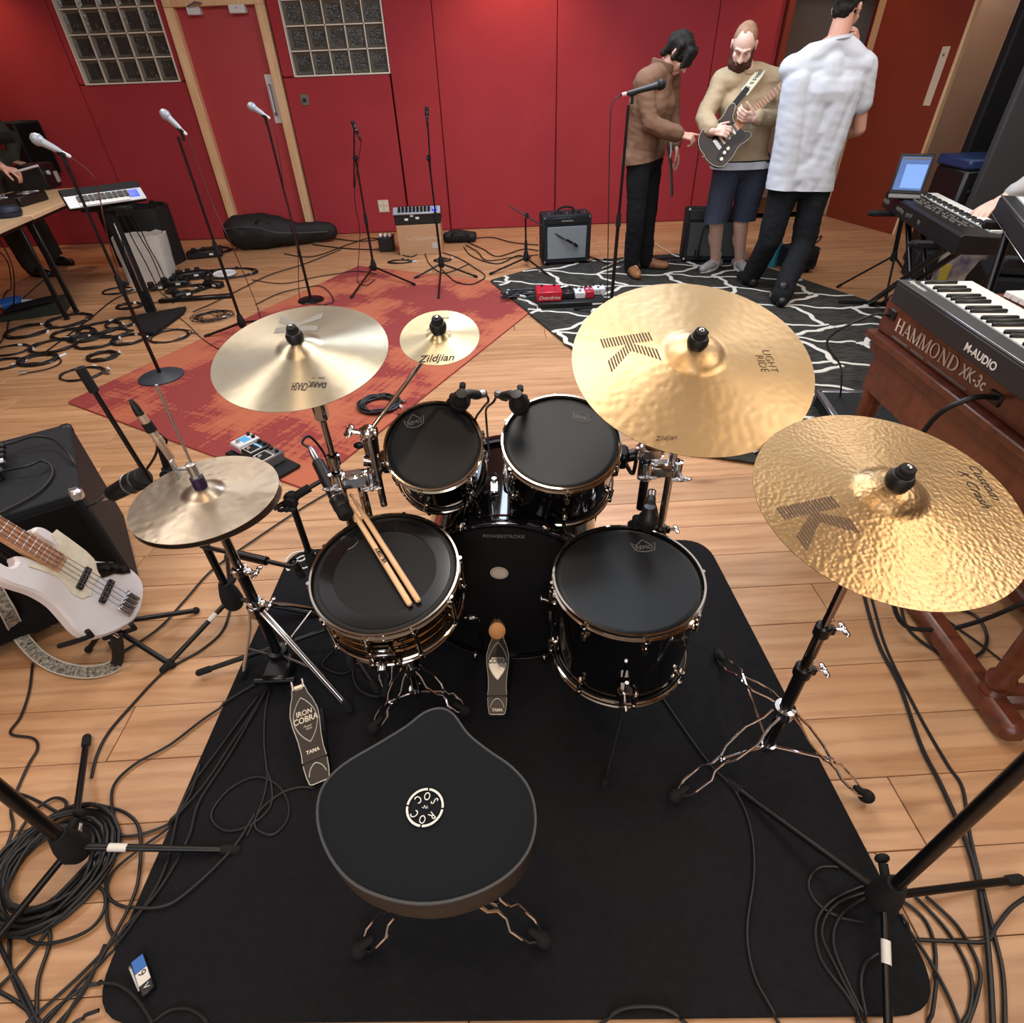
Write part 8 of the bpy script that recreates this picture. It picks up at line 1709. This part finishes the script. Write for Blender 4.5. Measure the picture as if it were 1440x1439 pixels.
cable('left one of two long leads running down the floor at right', [(1205, 800), (1217, 855), (1235, 912), (1262, 965), (1292, 1050), (1322, 1110), (1360, 1200), (1380, 1290), (1388, 1370), (1392, 1450)], .0058); cable('right one of two long leads running down the floor at right', [(1212, 795), (1228, 855), (1246, 915), (1290, 1005), (1330, 1075), (1352, 1110), (1363, 1180), (1392, 1300), (1408, 1370), (1411, 1450)], .0046)
cable('cable loop on the floor between the organ rails', [(1265, 850), (1275, 885), (1310, 915), (1345, 930), (1378, 920), (1386, 895), (1370, 868), (1335, 855)], .005); cable('thin lead crossing the floor between the organ rails', [(1310, 858), (1345, 885), (1380, 910), (1418, 940)], .0036)
cable('lead curving down the mat right of the stool', [(925, 978), (960, 1030), (998, 1082), (1030, 1115), (1052, 1165), (1058, 1230), (1048, 1310), (1056, 1370), (1078, 1415), (1100, 1450)], .0036)
cable('short arc of lead at the bottom edge of the mat', [(835, 1450), (870, 1424), (910, 1419), (940, 1425), (975, 1450)], .0036)
for i, P_ in enumerate(([(1185, 1224), (1150, 1224), (1134, 1245), (1145, 1272), (1175, 1292), (1210, 1300)], [(1215, 1248), (1170, 1268), (1145, 1300), (1150, 1350), (1185, 1400), (1210, 1440)], [(1218, 1258), (1172, 1276), (1152, 1315), (1175, 1370), (1200, 1420), (1205, 1445)], [(1222, 1262), (1180, 1290), (1168, 1330), (1190, 1390), (1218, 1445)], [(1230, 1345), (1212, 1360), (1206, 1390), (1215, 1440)])):
    cable(('upper closed loop of lead', 'widest lead', 'second widest lead', 'third widest lead', 'short inner lead')[i] + ' looping on the mat beside the lower right tripod', P_, .0034, group='leads looping around the lower right tripod')
for i, P_ in enumerate(([(1268, 1268), (1300, 1296), (1314, 1340), (1310, 1400), (1303, 1445)], [(1285, 1262), (1330, 1310), (1362, 1370), (1362, 1420), (1345, 1450)], [(1300, 1262), (1345, 1305), (1374, 1360), (1372, 1400), (1355, 1450)], [(1262, 1290), (1300, 1345), (1330, 1400), (1350, 1450)])):
    cable(('leftmost', 'second widest', 'widest', 'straightest')[i] + ' lead fanning from the lower right tripod over the bare floor', P_, .0040, group='leads fanning from the lower right tripod')
cable('lead entering from the right edge below the tripod foot', [(1450, 1258), (1420, 1278), (1398, 1305), (1383, 1326), (1340, 1326), (1288, 1324)], .0042)
cable('lead running from the hi-hat stand tripod to the lower left tripod', [(326, 852), (314, 888), (285, 915), (245, 938), (222, 955), (185, 995), (155, 1030), (138, 1062), (130, 1095)], .0042)
cable('zigzag lead under the guitar strap to the left edge', [(47, 935), (42, 975), (30, 1010), (16, 1033), (48, 1040), (54, 1055), (40, 1080), (18, 1135), (20, 1165), (8, 1200)], .0036)
cable('bass guitar lead curving from the strap to behind the snare', [pin, at(160, 912, .06), (155, 905), (165, 920), (185, 912), (225, 885), (262, 845), (300, 803), (360, 760), (420, 720), (470, 690)], .0040)
cable('lead from the hi-hat stand looping past the mat edge', [(398, 945), (340, 980), (290, 1012), (240, 1050), (190, 1078), (160, 1112), (166, 1165), (185, 1178), (240, 1160), (270, 1125), (285, 1080)], .0038)
cable('lead with wide loops on the mat left of the stool', [(392, 952), (360, 1005), (330, 1050), (290, 1110), (240, 1165), (200, 1195), (160, 1230), (155, 1262), (180, 1278), (230, 1280), (270, 1258), (330, 1200), (362, 1150)], .0036)
cable('straight lead down the mat beside the hi-hat pedal', [(388, 955), (376, 1000), (374, 1050), (378, 1095), (372, 1130), (350, 1180)], .0034)
cable('tangled lead circling on the mat beside the stool', [(445, 1112), (420, 1112), (395, 1122), (368, 1145), (362, 1168), (385, 1178), (405, 1160), (408, 1135), (392, 1108), (362, 1097), (325, 1115), (300, 1150), (318, 1172), (352, 1166), (382, 1140), (384, 1108), (378, 1090)], .0034)
cable('long lead running from the mat to the bottom left corner', [(378, 975), (330, 1060), (285, 1130), (268, 1185), (225, 1260), (165, 1322), (110, 1378), (40, 1440)], .0040); cable('second long lead running to the bottom left corner', [(365, 985), (310, 1060), (262, 1130), (235, 1230), (185, 1312), (150, 1350), (110, 1390), (60, 1450)], .0036)
cable('lead looping on the mat under the snare drum', [(505, 925), (498, 955), (510, 978), (535, 984), (547, 965), (540, 935), (520, 915)], .0036); cable('lead under the snare stand towards the hi-hats', [(470, 920), (455, 940), (480, 952), (500, 945)], .0034)
BL = ('running from the left edge below the big coil to the bottom', 'crossing the big coil up to the tripod leg', 'arching right of the big coil down to the bottom edge', 'knotted into a small loop below the big coil', 'falling from the tripod pole side to the bottom', 'making a narrow bend under the big coil', 'dropping from the tripod leg to the mat edge', 'entering from the left edge above the tripod hub', 'forming a small hoop over the tripod hub', 'cutting the bottom left corner', 'nearest the mat corner, curving to the bottom', 'shortest, at the bottom beside the mat corner', 'sloping from the mat edge to the bottom')
for i, P_ in enumerate(([(-10, 1300), (10, 1350), (35, 1395), (60, 1450)], [(-10, 1400), (40, 1350), (95, 1275), (140, 1215), (200, 1190)], [(140, 1134), (178, 1145), (198, 1170), (198, 1230), (185, 1275), (150, 1340), (85, 1450)], [(108, 1248), (145, 1252), (150, 1280), (128, 1310), (80, 1328), (45, 1325), (35, 1300), (40, 1285)], [(15, 1290), (15, 1330), (18, 1370), (40, 1420), (55, 1445)], [(45, 1290), (70, 1310), (70, 1335), (56, 1380), (54, 1430)], [(150, 1210), (152, 1270), (155, 1305), (168, 1325)], [(0, 1112), (40, 1122), (75, 1140), (90, 1150)], [(15, 1200), (45, 1150), (75, 1126), (95, 1130), (92, 1150)], [(-10, 1390), (25, 1410), (60, 1440), (65, 1455)], [(148, 1384), (120, 1390), (80, 1420), (50, 1450)], [(145, 1424), (110, 1438), (90, 1455)], [(150, 1330), (118, 1400), (75, 1450)])):
    cable('lower left lead ' + BL[i], P_, .0040, group='loose leads at lower left')
cable('lead curving over the mat corner past the labelled battery', [(142, 1386), (170, 1388), (195, 1405), (215, 1432), (222, 1450)], .0034); cable('arc of lead at the bottom edge below the battery', [(210, 1448), (240, 1425), (265, 1421), (285, 1430), (305, 1450)], .0034)
# leads in the air
cable('lead plugged into the knobbed box on the bass amplifier', [pre_jack + V((.0, 0, 0)), at(40, 655, .54), at(58, 648, .53), at(72, 656, .512), at(72, 672, .508), at(50, 695, .508), at(0, 722, .508), at(-30, 735, .508)], .0045, plug=1)
cable('lead arching off the right end of the bass amplifier', [pre_back, at(20, 622, .535), at(45, 614, .54), at(72, 617, .53), at(92, 632, .53), at(106, 655, .50), at(113, 680, .42), at(130, 730, .2), at(150, 772, .01)], .0048)
cable('lead falling from the champagne microphone', [ccap, ccap + V((-.003, 0, -.04)), ccap + V((.01, 0, -.14)), at(203, 665, .62)], .0036)
cable('first lead from the thick dynamic microphone', [mdyn, at(132, 709, .55), at(118, 716, .4), at(100, 740, .1)], .0032); cable('lead of the snare microphone arching over', [msn, msn + V((-.02, .005, .015)), msn + V((-.005, .03, .02)), at(452, 632, .66), at(462, 655, .6), at(470, 690, .4)], .0036)
for q, q2, l in ((c1m, (668, 590), 'left'), (c2m, (684, 588), 'middle')): cable('lead from the clip microphone on the %s rack tom' % ('small' if l == 'left' else l), [q, q + V((.008 if l == 'left' else -.01, -.005, -.02)), at(q2[0] + (10 if l == 'left' else 0), 575, .76), at(q2[0], q2[1] + 4, .68), at(q2[0] + 4, 640, .60)], .0034)
cable('lead from the clip microphone on the floor tom', [c3m, c3m + V((.0, .01, -.02)), at(922, 712, .5), at(930, 745, .2), at(934, 752, .02)], .0034)
yb = kb.y - .06
for i, P_ in enumerate(([aty(170, 300, yb), aty(186, 335, yb + .05), aty(205, 370, yb + .1), (228, 415), (245, 428)], [aty(176, 296, yb), aty(198, 335, yb + .1), aty(215, 365, yb + .2), (232, 408)], [aty(184, 292, yb), aty(208, 345, yb + .2), aty(222, 370, yb + .3), (238, 404)], [aty(163, 300, yb), aty(172, 340, yb), aty(184, 385, yb), (210, 430), (232, 425)])):
    cable(('second', 'third', 'rightmost', 'leftmost')[i] + ' lead hanging from the toy keyboard before the paper bag', P_, .0042, group='leads hanging from the toy keyboard')
for i, P_ in enumerate(([aty(-5, 330, 4.6), aty(14, 365, 4.6), aty(20, 395, 4.6), (18, 440), (10, 470), (-8, 495)], [aty(-5, 350, 4.7), aty(12, 372, 4.7), (15, 410), (4, 428)], [(28, 425), (50, 405), (62, 395)])):
    cable(('long lead dangling below the left table to the frame edge', 'short lead dangling below the left table edge', 'lead from the blue connector under the left table')[i], P_, .0045, group='leads dangling below the left table')
hb2 = at(1275, 405)
for i, P_ in enumerate(([aty(1290, 322, 4.3), aty(1282, 345, 4.4), aty(1276, 375, 4.6), (1270, 418)], [aty(1300, 326, 4.2), aty(1284, 345, 4.35), aty(1274, 380, 4.5), (1262, 425)], [aty(1392, 385, 3.6), aty(1380, 400, 3.7), (1370, 420), (1362, 428)])):
    cable(('left lead hanging below the long stage keyboard', 'right lead hanging below the long stage keyboard', 'lead hanging by the stage monitor at the right edge')[i], P_, .0048, group='leads hanging below the stage keyboards')
